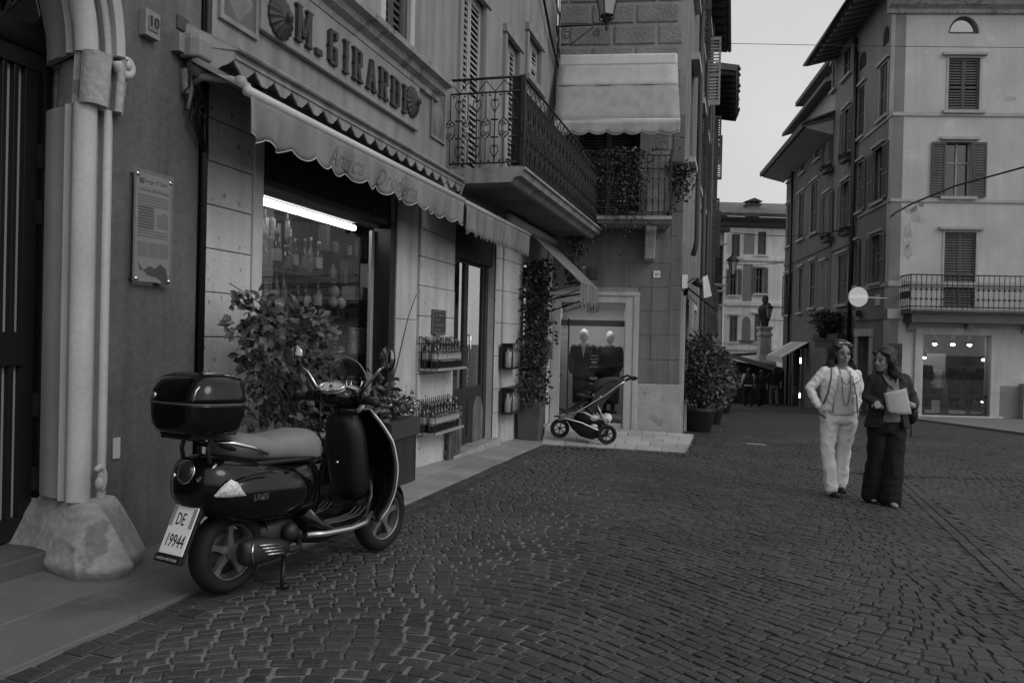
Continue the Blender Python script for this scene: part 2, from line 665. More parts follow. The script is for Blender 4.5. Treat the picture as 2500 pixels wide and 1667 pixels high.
row_along(KERB[:-1], .115, .228, .13)
gp = [(p.x, p.y) for p in GUT]
row_along(gp, -.1, 0, .13)
row_along(gp, 0, .1, .13)

def sett(c):
    """one stone: worn, slightly domed top with chamfered edges, its own height and tilt"""
    cx = sum(p.x for p in c) / 4
    cy = sum(p.y for p in c) / 4
    h = .008 + rs.gauss(0, .0018)
    tx, ty = rs.gauss(0, .012), rs.gauss(0, .012)
    out = []
    for sc_, dz in ((1.0, -.03), (1.0, -.003), (.88, .001)):
        for p in c:
            x, y = cx + (p.x - cx) * sc_, cy + (p.y - cy) * sc_
            out.append((x, y, gz(x, y) + h + dz + (x - cx) * tx + (y - cy) * ty))
    if (c[1] - c[0]).cross(c[2] - c[0]) > 0:
        fs = [(8, 9, 10, 11)]
        for j in range(4):
            j2 = (j + 1) % 4
            fs += [(j, j2, 4 + j2, 4 + j), (4 + j, 4 + j2, 8 + j2, 8 + j)]
    else:
        fs = [(11, 10, 9, 8)]
        for j in range(4):
            j2 = (j + 1) % 4
            fs += [(4 + j, 4 + j2, j2, j), (8 + j, 8 + j2, 4 + j2, 4 + j)]
    return out, fs
CI = CAM_R.transposed()
def to_px(p):
    q = CI @ (Vector(p) - Vector((0, 0, CZ)))
    if q.z > -.05:
        return None
    return (1250 + F * q.x / -q.z, 833.5 - F * q.y / -q.z)
def px_area(c):
    pp = [to_px((p.x, p.y, gz(p.x, p.y))) for p in c]
    if any(q is None for q in pp):
        return 0
    mx_, my_ = sum(q[0] for q in pp) / 4, sum(q[1] for q in pp) / 4
    if not (0 < mx_ < 2500 and 0 < my_ < 1660):
        return 0
    a = 0
    for i in range(4):
        a += pp[i][0] * pp[(i + 1) % 4][1] - pp[(i + 1) % 4][0] * pp[i][1]
    return abs(a) / 2
order = sorted(range(len(stones)), key=lambda i: -px_area(stones[i]))
near = set(order[:300])
rest_mb = MB()
for i, c in enumerate(stones):
    vs, fs = sett(c)
    if i in near:
        me = bpy.data.meshes.new('sett')
        me.from_pydata(vs, [], fs)
        link('sett', me, M_cobble, street)
    else:
        rest_mb.add(vs, fs)
me = bpy.data.meshes.new('setts')
me.from_pydata(rest_mb.v, [], rest_mb.f)
kind(link('setts', me, M_cobble, street), 'stuff')

# ---- slotted drain across the street
dm = MB()
sm = MB()
for a, b in zip(DRN, DRN[1:]):
    d = Vector((b.x - a.x, b.y - a.y))
    l = d.length
    d /= l
    p = Vector((d.y, -d.x))
    def q(t, o, z):
        x, y = a.x + d.x * t + p.x * o, a.y + d.y * t + p.y * o
        return Vector((x, y, gz(x, y) + z))
    dm.hexa([q(0, .07, -.03), q(l, .07, -.03), q(l, -.07, -.03), q(0, -.07, -.03), q(0, .07, .004), q(l, .07, .004), q(l, -.07, .004), q(0, -.07, .004)])
    t = 0.0
    while t < l - .05:
        sm.hexa([q(t, .062, 0), q(t + .045, .062, 0), q(t + .045, -.062, 0), q(t, -.062, 0), q(t, .062, .011), q(t + .045, .062, .011), q(t + .045, -.062, .011), q(t, -.062, .011)])
        t += .095
dr = dm.build('drain_channel', M_black, street)
kind(sm.build('grate_bars', mat('drain_stone', .075, .7), street), 'stuff')

# ---- pavement along the shops
pav_pts = []
def strip_pt(Y, f):
    x0, x1 = kerb_x(Y), -3.434 + .285 * Y - .55
    x = x0 + (x1 - x0) * f
    return Vector((x, Y, gz(x, Y)))
base = MB()
Yl = [-1 + .5 * i for i in range(28)]
base.add([strip_pt(Y, f) + Vector((0, 0, -.004)) for Y in Yl for f in (0.004, 1)], [(2 * i, 2 * i + 1, 2 * i + 3, 2 * i + 2) for i in range(len(Yl) - 1)])
pavement = kind(base.build('pavement', mat('pavement_bed', .05, .9)), 'structure')
M_slab_lit = mat('lit_pavement_stone', .27, .6, .18, 1.6, .07, 50, .12, 50, island=.12, spec=.35, wear=(2.3, .85))  # same slab stone, lighter, without the shade painted into the near slabs
rows = [(0.0, .30, [0, 1.35, 2.6, 3.55, 4.7, 6.05, 7.2, 8.5, 9.7, 10.8, 12.2]),
        (.30, 1.0, [0, .9, 2.15, 3.72, 5.0, 6.3, 7.7, 8.9, 10.1, 11.3, 12.4])]
for f0, f1, cuts in rows:
    for y0, y1 in zip(cuts, cuts[1:]):
        g = .004
        df = .004
        cc = [strip_pt(y0 + g, f0 + df), strip_pt(y0 + g, f1 - df), strip_pt(y1 - g, f1 - df), strip_pt(y1 - g, f0 + df)]
        dz = .016 + rs.uniform(-.002, .002)
        MB().hexa([p + Vector((0, 0, -.03)) for p in cc] + [p + Vector((0, 0, dz)) for p in cc]).build('paving_slab', M_slab_shade if y0 < 4.5 else M_slab_lit, pavement, bevel=.004)

# ---- paved platform before the corner house
platform = MB()
def plat_pt(u, v):
    a = PLAT[0].lerp(PLAT[1], u)
    b = PLAT[3].lerp(PLAT[2], u)
    p = a.lerp(b, v)
    return Vector((p.x, p.y, gz(p.x, p.y) + .018 + .09 * v))
platform.add([plat_pt(u, v) + Vector((0, 0, -.008)) for v in (0, .5, 1) for u in (0, .5, 1)], [(0, 1, 4, 3), (1, 2, 5, 4), (3, 4, 7, 6), (4, 5, 8, 7)])
platform = kind(platform.build('platform_pavement', mat('pavement_bed', .05)), 'structure')
vcut = [0, .2, .4, .6, .8, 1.0]
for j in range(5):
    uc = [0] + [(.155 + .17 * i + (j % 2) * .08 + rs.uniform(-.015, .015)) for i in range(5)] + [1]
    for i in range(len(uc) - 1):
        e = .002
        cc = [plat_pt(uc[i] + e, vcut[j] + e), plat_pt(uc[i + 1] - e, vcut[j] + e), plat_pt(uc[i + 1] - e, vcut[j + 1] - e), plat_pt(uc[i] + e, vcut[j + 1] - e)]
        MB().hexa([p + Vector((0, 0, -.05)) for p in cc] + [p + Vector((0, 0, rs.uniform(0, .003))) for p in cc]).build('paving_slab', M_plat, platform)

# ---- pavement before the shop on the right
rp = [Vector((13.4, 27.8)), Vector((11.9, 18.5)), Vector((12.5, 14.5)), Vector((16, 13)), Vector((40, 13)), Vector((40, 28))]
M_rp = mat('grey_paving', .17, .6, .12, 1.5, .05, 40, .1)
mb = MB()
mb.extr([(p.x, p.y, gz(p.x, p.y) - .05) for p in rp], (0, 0, .11))
kind(mb.build('shop_pavement', M_rp), 'structure')
# round covers and a patch let into the setts
for nm, px, py, rr, lab in (('manhole_cover', 2210, 1107, .42, 'large round dark iron cover in the setts behind the woman in the dark jacket'),
                            ('manhole_cover', 2060, 1102, .30, 'small dark iron cover in the setts behind the woman in white')):
    c = gnd(px, py)
    o = MB().lathe(Matrix.Translation((c.x, c.y, gz(c.x, c.y))) , [(rr, -.02), (rr, .014), (rr * .96, .017), (rr * .9, .012), (.01, .012)], 20).build(nm, M_iron)
    o.location = (0, 0, 0)
    tag(o, lab, 'manhole cover')
c = gnd(1847, 1087)
mb = MB()
mb.extr([(c.x - .16, c.y + .06, gz(c.x, c.y) + .016), (c.x + .13, c.y - .08, gz(c.x, c.y) + .016), (c.x + .16, c.y - .03, gz(c.x, c.y) + .022), (c.x - .14, c.y + .13, gz(c.x, c.y) + .018)], (0, 0, .003))
tag(mb.build('paper_scrap', mat('dull_paper', .35, .8)), 'small white scrap of paper lying on the setts in the middle of the street', 'litter')
# ================================================================ house with the stone portal (left edge)
lh = thing('portal_house', L.P(.8, 0, .1), 'dark plastered house with pale carved stone portal at the left edge', 'house')
def Ls(x, n=0.0, y=700):
    return L.pix(x, y, n)[0]
S_END = Ls(478)                     # end of this house, at the dark downpipe
DN = -.42                           # plane of the gate
s_open1 = Ls(103, DN)               # right edge of the opening at the gate
s_c = s_open1 - 1.02                # axis of the arch
z_sp = L.pix(180, 118)[1]           # springing
def half_round(c, n, r, a0, a1, k=9):
    return [(c + r * math.cos(math.radians(a0 + (a1 - a0) * i / (k - 1))), n + r * math.sin(math.radians(a0 + (a1 - a0) * i / (k - 1)))) for i in range(k)]
c1, c2 = Ls(256, .03), Ls(210, .02)
rr1, rr2 = .5 * (Ls(264, .03) - Ls(248, .03)), .5 * (Ls(233, .0) - Ls(188, .0))
prof = [(Ls(266, .0), -.04), (Ls(266, .0), .005)] + half_round(c1, .025, rr1, 0, 180) + [(Ls(246, .0), .0), (Ls(242, .0), .02), (Ls(237, .0), .022), (Ls(235, -.03), -.03)] + \
    half_round(c2, -.012, rr2, -15, 200, 13) + [(Ls(186, -.07), -.08), (Ls(181, -.05), -.055), (Ls(170, -.05), -.06), (Ls(156, -.08), -.095), (Ls(153, -.13), -.135), (Ls(130, -.2), -.2), (Ls(107, -.3), -.3), (s_open1, DN)]
def sweep_jamb(mb, pr, z0, z1, off0=0.0, off1=0.0):
    back = (pr[0][0], DN)
    def ring(z, off):
        r = []
        for a, n in pr:
            r.append(L.P(a + (off * .5 if a > Ls(200) else -off * .1), n + off, z))
        r.append(L.P(pr[-1][0], DN - .02, z))
        r.append(L.P(pr[0][0] + off * .5, DN - .02, z))
        return r
    mb.loft([ring(z0, off0), ring(z1, off1)])
    return mb
z_cap0, z_cap1 = L.pix(170, 242)[1], z_sp
z_base = L.pix(150, 1232)[1]
jb = sweep_jamb(MB(), prof, z_base, z_cap0)
portal = jb.build('portal_jamb', M_stone_s, lh, auto=50)
cp = sweep_jamb(MB(), prof, z_cap0 - .004, z_cap1, .045, .06)
cp.build('capital', M_stone_d, lh, auto=50)
# flared foot
def foot_ring(z, off):
    pts = [(prof[0][0] + off * .5, -.05), (prof[0][0] + off * .45, .05 + off * .5), (Ls(238) + .12 * off, .06 + off * .8), (Ls(222), .03 + off * .72), (Ls(205), .1 + off), (Ls(150, -.1) - off * .3, .05 + off), (Ls(120, -.2) - off * .7, -.06 + off * .95), (s_open1 - off * .9, DN + .05 + off * .6)]
    return [L.P(a, n, z) for a, n in pts] + [L.P(s_open1 - off * .9, DN - .02, z), L.P(prof[0][0] + off * .5, DN - .02, z)]
ft = MB()
zg = gz(-2.2, 4.0)
rings = []
for i in range(9):
    t = i / 8
    rings.append(foot_ring(zg + .06 + (z_base - zg - .06) * (1 - t), (.02 + .24 * t ** .85)))
rings.append(foot_ring(zg - .02, .2))
o = ft.loft(rings).build('portal_foot', M_stone_d, lh, auto=60, bevel=.015)
# arch: the same mouldings swept round
def arch_ring(th, pr, off=0.0):
    r = []
    for a, n in pr + [(pr[-1][0], DN - .02), (pr[0][0], DN - .02)]:
        R = a - s_c
        r.append(L.P(s_c + R * math.cos(th), n + off, z_cap1 + R * math.sin(th) * 1.05))
    return r
ar = MB()
ar.loft([arch_ring(math.pi * i / 40, prof) for i in range(41)])
ar.build('portal_arch', M_stone_s, lh, auto=50)
# hood mould and its curl
hood = MB()
hp = [(Ls(300, .08), .02), (Ls(300, .1), .09), (Ls(290, .1), .11), (Ls(278, .1), .09), (Ls(272, .05), .0)]
z_h = L.pix(292, 150, .08)[1]
def hood_ring(th):
    r = []
    for a, n in hp:
        R = a - s_c
        r.append(L.P(s_c + R * math.cos(th), n, z_h + .02 + R * math.sin(th) * 1.05))
    return r
hood.loft([hood_ring(math.pi * i / 40) for i in range(41)])
hood.build('hood_mould', M_stone_s, lh, auto=50)
vc = L.pix(312, 160, .09)
vo = MB()
pts = []
for i in range(26):
    a = math.pi * 1.0 + i * .30
    r = .065 * (1 - i / 30)
    pts.append(L.P(vc[0] + r * math.cos(a), .075, vc[1] + r * math.sin(a)))
vo.tube(pts, [.03 - .0007 * i for i in range(26)], 8)
vo.ball(L.P(vc[0], .08, vc[1]), .03, seg=10)
vo.build('volute', M_stone_s, lh, smooth=True)
# little pendant under the curl and the corbel stones beside the capital
cb = MB()
r_ = L.rect(278, 150, 300, 240, .02)
cb.hexa([L.P(r_[0], .07, r_[2] + .03), L.P(r_[1], .04, r_[2]), L.P(r_[1], -.02, r_[2]), L.P(r_[0], -.02, r_[2] + .03), L.P(r_[0], .11, r_[3]), L.P(r_[1] - .02, .08, r_[3]), L.P(r_[1] - .02, -.02, r_[3]), L.P(r_[0], -.02, r_[3])])
cb.build('hood_corbel', M_stone_d, lh, bevel=.01)
# hook shaped stone low on the outer moulding
hk = MB()
hc = L.pix(246, 1170, .05)
pts = [L.P(hc[0] + .035 * math.cos(a), .04, hc[1] + .065 * math.sin(a)) for a in [math.pi * .75 - i * .26 for i in range(15)]]
hk.tube(pts, .016, 8)
hk.ball(L.P(hc[0] - .01, .05, hc[1] - .02), .025, .02, .035, 10)
hk.build('carved_hook', M_stone_s, lh, smooth=True)
# plaster wall (opening for the portal left clear)
zt = 9.5
wallm = MB()
R_in = prof[0][0] - s_c - .02
arcp = [(s_c + R_in * math.cos(math.pi * i / 24), z_cap1 + R_in * 1.05 * math.sin(math.pi * i / 24)) for i in range(25)]
def wface(pts):
    wallm.add([L.P(a, 0, z) for a, z in pts], [tuple(range(len(pts)))])
wface([(s_c + R_in, -.15), (S_END, -.15), (S_END, z_cap1), (s_c + R_in, z_cap1)])
wface([(-5, -.15), (s_c - R_in, -.15), (s_c - R_in, z_cap1), (-5, z_cap1)])
top = z_cap1 + R_in * 1.05 + .3
for i in range(24):
    (a0, b0), (a1, b1) = arcp[i], arcp[i + 1]
    wface([(a1, b1), (a0, b0), (a0, top), (a1, top)])
wface([(arcp[0][0], z_cap1), (S_END, z_cap1), (S_END, top), (arcp[0][0], top)])
wface([(-5, z_cap1), (arcp[-1][0], z_cap1), (arcp[-1][0], top), (-5, top)])
wface([(-5, top), (S_END, top), (S_END, zt), (-5, zt)])
wallm.add([L.P(S_END, 0, -.15), L.P(S_END, -.4, -.15), L.P(S_END, -.4, zt), L.P(S_END, 0, zt)], [(0, 1, 2, 3)])
wallm.build('wall', M_plaster, lh)
# solid back so that no light leaks
MB().fbox(L, -5, S_END, -6, -1.6, -.3, zt).build('rear_wall', M_plaster, lh)
MB().fbox(L, -5, 1.0, -1.6, -.3, zt - .3, zt).build('passage_ceiling', M_plaster, lh)
MB().fbox(L, S_END - .08, S_END - .02, -1.6, -.42, -.3, 9).build('party_wall', mat('passage_plaster', .12, .9), lh)
# gate: dark iron leaf with upright panes
gate = MB()
g_z0 = gz(-2.6, 3.6) + .1
g_top = L.pix(50, 140, DN)[1]
gs = [L.pix(x, 700, DN)[0] for x in (0, 16, 28, 45, 60, 100)]
def gbar(mb, a, b, n=.03, z0=g_z0, z1=g_top):
    mb.fbox(L, a, b, DN - .03, DN + n, z0, z1)
gbar(gate, L.pix(84, 700, DN)[0], s_open1, .05)
gbar(gate, L.pix(46, 700, DN)[0], L.pix(80, 700, DN)[0], .02)
pan = L.pix(46, 700, DN)[0] - L.pix(30, 700, DN)[0]
pitch = L.pix(38, 700, DN)[0] - L.pix(10, 700, DN)[0]
x = L.pix(30, 700, DN)[0]
slots = []
for i in range(14):
    slots.append((x - i * pitch, x + pan - i * pitch))
    gbar(gate, x - i * pitch - (pitch - pan), x - i * pitch, .02)
z_p1 = L.pix(40, 160, DN)[1]
gate.fbox(L, s_c - 1.0, s_open1, DN - .03, DN + .03, z_p1, g_top + .05)
gate.fbox(L, s_c - 1.0, L.pix(60, 700, DN)[0], DN - .03, DN + .025, g_z0, g_z0 + .12)
gate.fbox(L, s_c - 1.0, L.pix(60, 700, DN)[0], DN - .03, DN + .03, 1.18, 1.36)
gd = gate.build('gate', M_black, lh, bevel=.004)
for a, b in slots[:4]:
    MB().fbox(L, a, b, DN - .02, DN - .012, g_z0 + .1, z_p1).build('pane', mat('pane_reflection', .30, .4, .1, 2, .03, 40, 0), gd)  # pale colour stands in for the reflection in the glass
for zz in (2.25, 1.95, .9, .5):
    MB().fbox(L, L.pix(78, 700, DN)[0], L.pix(84, 700, DN)[0], DN + .02, DN + .055, zz, zz + .13).build('hinge', M_iron, gd)
MB().fbox(L, -4.9, s_open1 + .6, -1.5, -1.45, -.2, 9).build('passage_wall', mat('passage_plaster', .12, .9), lh)
# fanlight grille
fan = MB()
z_t = g_top + .05
fan.fbox(L, s_c - 1.02, s_open1 + .03, DN - .04, DN + .05, z_t, z_t + .13)
Rf = s_open1 - s_c
cz_ = z_t + .13
fan.tube([L.P(s_c + Rf * math.cos(math.pi * i / 30), DN, cz_ + Rf * math.sin(math.pi * i / 30) * 1.05) for i in range(31)], .035, 8)
for k in range(9):
    a0 = math.pi * (k + .5) / 9
    fan.tube([L.P(s_c + Rf * q * math.cos(a0 + .25 * math.sin(q * 6)), DN, cz_ + Rf * q * math.sin(a0 + .25 * math.sin(q * 6)) * 1.05) for q in (.3, .45, .6, .75, .9, 1.0)], .014, 6)
    c_ = (s_c + Rf * .75 * math.cos(a0 + .17), cz_ + Rf * .75 * math.sin(a0 + .17))
    fan.tube([L.P(c_[0] + .1 * math.cos(j * .6), DN, c_[1] + .1 * math.sin(j * .6)) for j in range(10)], .012, 6)
for k in range(7):
    c_ = (s_open1 - .14 - k * .28, cz_ + .17)
    fan.tube([L.P(c_[0] - .13, DN, cz_), L.P(c_[0] - .05, DN, cz_ + .22), L.P(c_[0] + .05, DN, cz_ + .3), L.P(c_[0] + .11, DN, cz_ + .1), L.P(c_[0] + .12, DN, cz_)], .013, 6)
    fan.tube([L.P(c_[0] + .12, DN, cz_ + .3), L.P(c_[0], DN, cz_ + .18), L.P(c_[0] - .14, DN, cz_)], .012, 6)
fan.build('fanlight_grille', M_iron, lh, smooth=True)
# threshold
MB().fbox(L, s_c - 1.1, s_open1 + .1, -1.4, -.1, -.2, g_z0 - .01).build('threshold', mat('threshold_stone', .10, .8, .2, 4), lh, bevel=.01)
# downpipe in the gap between the houses
p0 = S_END + .03
MB().tube([L.P(p0, .02, -.1), L.P(p0, .02, 2.9), L.P(p0 + .0, .03, 3.15), L.P(p0, .02, 9)], .024, 8).build('downpipe', M_black, lh, smooth=True)
MB().fbox(L, S_END, S_END + .06, -.4, -.03, -.2, 9).build('joint_strip', M_black, lh)

# ---- small things on the plaster wall
def plate(name, x0, y0, x1, y1, th, m, label, cat, n=0.0, bev=.003):
    r = L.rect(x0, y0, x1, y1, n)
    t = thing(name, L.P(r[0], n, r[2]), label, cat)
    MB().fbox(L, r[0], r[1], n + .001, n + th, r[2], r[3]).build('plate', m, t, bevel=bev)
    return t, r
t, r = plate('number_plaque', 338, 30, 374, 95, .05, mat('plaque_stone', .22, .8, .15, 6), 'small pale stone plaque with the number 10 high on the dark plaster wall', 'plaque')
MB().fbox(L, r[0] + .02, r[1] - .02, .051, .056, r[2] + .035, r[3] - .035).build('field', mat('plaque_field', .16), t)
text_on(MB(), L, '10', (r[0] + r[1]) / 2, .058, r[2] + .06, .085, extrude=.003).build('digits', M_text, t)
t, r = plate('utility_plate', 430, 42, 457, 76, .012, mat('brown_plate', .06, .7), 'small dark flat plate beside the cable box under the eaves side', 'plate')
# cable box
bx = L.rect(448, 85, 492, 150, .05)
t = thing('cable_box', L.P(bx[0], .0, bx[2]), 'cream rounded cable box on the wall corner beside the shop trim', 'box')
mbx = MB()
rings = []
zz = [bx[2], bx[2] + .01, bx[3] - .05, bx[3] - .015, bx[3]]
for z, k in zip(zz, (.9, 1, 1, .85, .5)):
    hw = (bx[1] - bx[0]) / 2 * k
    cs = (bx[0] + bx[1]) / 2
    rings.append([L.P(cs + hw * q[0], .02 + (.13 * k) * q[1], z) for q in ((-1, 0), (-1, .6), (-.7, 1), (.7, 1), (1, .6), (1, 0))])
mbx.loft(rings).build('cover', M_cream, t, bevel=.01)
MB().fbox(L, bx[0] - .05, bx[0] + .01, .0, .06, bx[2] + .02, bx[3] - .03).build('clip', M_cream, t)
rc = random.Random(3)
for i in range(6):
    a = bx[0] + .02 + .025 * i
    p_ = [L.P(a, .05 + .02 * rc.random(), bx[2] + .03)]
    for k in range(1, 6):
        p_.append(L.P(a + rc.uniform(-.03, .06) + .01 * k, .04 + .02 * rc.random(), bx[2] - k * .07))
    p_.append(L.P(S_END + .05, .03, bx[2] - .55))
    MB().tube(p_, .006 + .003 * rc.random(), 6).build('cable', M_black, t, smooth=True)
MB().tube([L.P(bx[0] + .06, .06, bx[2]), L.P(bx[0] + .07, .06, bx[2] - .18), L.P(bx[0] + .05, .05, bx[2] - .3)], .012, 6).build('pale_cable', M_cream, t, smooth=True)
# information board behind perspex
r = L.rect(329, 428, 414, 690, .04)
t = thing('information_board', L.P(r[0], .02, r[2]), 'tall grey information board on standoffs with printed text and map on dark plaster', 'board')
MB().fbox(L, r[0], r[1], .028, .045, r[2], r[3]).build('panel', mat('printed_panel', .21, .35, .05, 3, .02, 40, 0), t, bevel=.002)
W_, H_ = r[1] - r[0], r[3] - r[2]
M_print = mat('print_ink', .06, .6, **PLAIN)
M_print2 = mat('print_grey', .13, .6, **PLAIN)
def bp(u, v):
    return r[0] + u * W_, r[2] + (1 - v) * H_
pr_ = MB()
a, b = bp(.55, .085)
text_on(pr_, L, "Borgo d' Sal\u00f2", a - .005, .0462, b, .036, extrude=.0003)
a, b = bp(.5, .165)
text_on(pr_, L, "Contrada delle Portuale", a, .0462, b, .026, extrude=.0003)
a, b = bp(.08, .1)
pr_.fbox(L, a, a + .035, .0453, .0462, b, b + .03)
pr_.build('lettering', M_print, t)
ln = MB()
a0, b0 = bp(.05, .13)
ln.fbox(L, a0, r[1] - .02, .0453, .0460, b0, b0 + .002)
for i in range(15):
    v = .215 + i * .0265
    u1 = .93 if (i < 4 or i > 11) else .52
    a0, b0 = bp(.06, v)
    a1, _ = bp(u1, v)
    ln.fbox(L, a0, a1, .0453, .0460, b0, b0 + .010)
for i in range(3):
    a0, b0 = bp(.06 + .31 * i, .77)
    ln.fbox(L, a0, a0 + W_ * .28, .0453, .0458, b0, b0 + H_ * .14)
a0, b0 = bp(.6, .49)
ln.fbox(L, a0, a0 + W_ * .33, .0453, .0458, b0, b0 + H_ * .13)
ln.fbox(L, a0 + .04, a0 + .08, .0453, .0459, b0 + H_ * .13, b0 + H_ * .15)
ln.build('printed_lines', M_print2, t)
mp = MB()
a0, b0 = bp(.08, .82)
pl = [(0, 0), (.05, -.05), (.12, -.02), (.17, -.035), (.23, .0), (.29, -.03), (.31, -.08), (.33, -.12), (.31, -.135), (.25, -.12), (.2, -.09), (.14, -.085), (.09, -.075), (.06, -.055), (.02, -.05)]
mp.prism(L, [(a0 + p[0] * W_ / .36, b0 + p[1] * .9) for p in pl], .0453, .0461)
mp.build('printed_map', mat('map_ink', .03, .5, **PLAIN), t)
for u, v in ((.03, .02), (.97, .03), (.03, .975), (.97, .975)):
    a, b = bp(u, v)
    M4 = Matrix.Translation(L.P(a, .0, b)) @ Matrix(((L.t[0], 0, L.n[0], 0), (L.t[1], 0, L.n[1], 0), (0, 1, 0, 0), (0, 0, 0, 1)))
    MB().lathe(M4, [(.008, 0), (.008, .04), (.013, .04), (.013, .052), (.006, .056)], 10).build('standoff', M_chrome, t, smooth=True)
MB().fbox(L, r[0] - .02, r[1] + .02, .046, .0485, r[2] - .02, r[3] + .02).build('perspex_sheet', G_clear, t)
# small white vent plate low on the wall
r = L.rect(273, 1068, 290, 1119)
o = MB().fbox(L, r[0], r[1], .001, .012, r[2], r[3]).build('wall_socket_plate', mat('plate_paint', .4, .5), bevel=.003)
tag(o, 'narrow pale rectangular cover plate low on the dark plaster wall', 'cover plate')
# ================================================================ the grocer's house
sh = thing('shop_house', L.P(5, 0, -.1), 'pale stone fronted grocer shop house with lettered panel over the window', 'house')
A0 = S_END + .06
W1 = (Ls(636), Ls(966))
D1 = (Ls(1106), Ls(1211))
D2 = (Ls(1271, 0, 900), Ls(1335, 0, 900))
S1 = 10.97
Z_TRIM = 3.125
Z_LIN = 2.80
z_floor = -.35
holes = [(W1[0], W1[1], .22, Z_LIN), (D1[0], D1[1], -.3, 2.75), (D2[0], D2[1], -.4, 2.6)]
wall_obj('lower_wall', L, A0, S1, z_floor, Z_TRIM, holes, M_stone_s, sh, -.2, -.03)

def blocks(s0, s1, zs, n0, n1, m, parent, split=None, jt=.006, name='stone_block'):
    for i in range(len(zs) - 1):
        a, b = zs[i], zs[i + 1]
        if b - a < .03:
            continue
        cuts = [s0, s1]
        if split:
            cuts = [s0] + [c for c in split[i % len(split)] if s0 + .08 < c < s1 - .08] + [s1]
        for c, d in zip(cuts, cuts[1:]):
            dn = rs.uniform(-.004, .004)
            MB().fbox(L, c + jt / 2, d - jt / 2, n0, n1 + dn, a + jt / 2, b - jt / 2).build(name, m, parent, bevel=.006)
# left pilaster
p1 = MB().fbox(L, A0, W1[0] - .002, -.2, -.012, z_floor, Z_TRIM).build('pilaster', mat('joint_mortar', .10, .9), sh)
zs = [gz(-2, 5)] + [L.pix(545, y)[1] for y in (1040, 930, 823, 716, 612, 507, 403, 300)] + [Z_TRIM]
blocks(A0, Ls(612), zs, -.1, 0.0, M_stone, p1)
MB().fbox(L, Ls(612) + .004, W1[0], -.2, .012, z_floor, Z_LIN + .1).build('window_jamb', M_stone_s, p1, bevel=.006)
# middle pilaster
p2 = MB().fbox(L, W1[1] + .01, D1[0] - .002, -.2, -.012, z_floor, Z_TRIM).build('pilaster', mat('joint_mortar', .10, .9), sh)
sA = Ls(1020)
zsA = [gz(-1, 8) - .02, L.pix(1000, 1053)[1], L.pix(1000, 780)[1], Z_TRIM]
blocks(W1[1] + .03, sA, zsA, -.1, -.002, M_stone_s, p2)
zs = [gz(-1, 8.5) - .05] + [L.pix(1060, y)[1] for y in (1053, 980, 909, 839, 774, 703, 635, 570)] + [Z_TRIM]
blocks(sA + .01, D1[0], zs, -.1, .022, M_stone, p2)
# pilaster between the doors
p3 = MB().fbox(L, D1[1] + .002, D2[0] - .002, -.2, -.012, z_floor - .1, Z_TRIM).build('pilaster', mat('joint_mortar', .10, .9), sh)
zs = [gz(0, 11.5) - .05] + [L.pix(1235, y)[1] for y in (1000, 945, 868, 790, 712, 636)] + [Z_TRIM]
mid3 = Ls(1226)
blocks(D1[1], mid3, zs, -.1, .0, M_stone, p3)
blocks(mid3 + .004, D2[0], zs, -.1, .03, M_stone, p3)
p4 = MB().fbox(L, D2[1] + .002, S1 - .002, -.2, -.012, z_floor - .1, Z_TRIM).build('pilaster', mat('joint_mortar', .10, .9), sh)
blocks(D2[1], S1 - .01, [-.4, .2, .75, 1.3, 1.85, 2.4, Z_TRIM], -.1, .0, M_stone, p4)

# ---- shop window: jambs, ribbed roller shutter, glass, goods
MB().fbox(L, W1[0], W1[1], -.5, -.05, .0, .22).build('window_base', M_dark, sh)
rib = MB()
s = W1[0]
zr0, zr1 = 2.50, Z_LIN
while s < W1[1] - .02:
    rib.fbox(L, s, s + .035, -.12, -.07, zr0, zr1)
    s += .05
rib.fbox(L, W1[0], W1[1], -.14, -.10, zr0, zr1)
rib.fbox(L, W1[0], W1[1], -.15, -.05, zr0 - .04, zr0 + .002)
rib.build('roller_shutter', mat('shutter_steel', .028, .55, .2, 3, .1, 30, .1), sh)
MB().fbox(L, W1[0], W1[1], -.165, -.14, zr0 - .075, zr0 - .042).build('lintel_board', mat('lintel_paint', .13, .6, .15, 4, .1, 40, .1), sh)
sg = Ls(952)
fr_ = MB()
fr_.fbox(L, W1[1] - .10, W1[1], -.2, -.02, .22, zr0)
fr_.build('window_frame', M_black, sh)
MB().fbox(L, sg - .03, sg + .05, -.22, -.19, .5, zr0 - .1).build('frame_strip', mat('strip_reflection', .6, .3, **PLAIN), sh)  # upright tube reflection at the frame, painted as a pale strip
MB().fbox(L, W1[0], W1[1] - .1, -.19, -.184, .22, zr0 - .076).build('pane', G_shop, sh)
# the room behind
IN = MB()
i0, i1, ib = W1[0] - .35, W1[1] + 1.3, -1.7
IN.fbox(L, i0, i1, ib - .1, ib, 0, 3.0)
IN.fbox(L, i0 - .1, i0, ib, -.2, 0, 3.0)
IN.fbox(L, i1, i1 + .1, ib, -.25, 0, 3.0)
IN.fbox(L, i0, i1, ib, -.15, 2.6, 2.75)
IN.fbox(L, i0, i1, ib, -.2, .2, .35)
IN.build('shop_interior', mat('shop_interior_paint', .022, .8, .2, 3), sh)
ta, tb = L.pix(630, 486, -.42), L.pix(864, 549, -.42)
tz = .5 * (ta[1] + tb[1]) - .02
lamp = thing('tube_lamp', L.P(ta[0], -.42, tz), 'bright white fluorescent tube under the shop window lintel', 'lamp')
MB().tube([L.P(ta[0] - .12, -.42, tz), L.P(tb[0], -.42, tz)], .029, 12).build('tube', E_tube, lamp, smooth=True)
MB().fbox(L, ta[0] - .1, tb[0] - .02, -.46, -.38, tz + .045, tz + .075).build('batten', mat('batten_paint', .12), lamp)
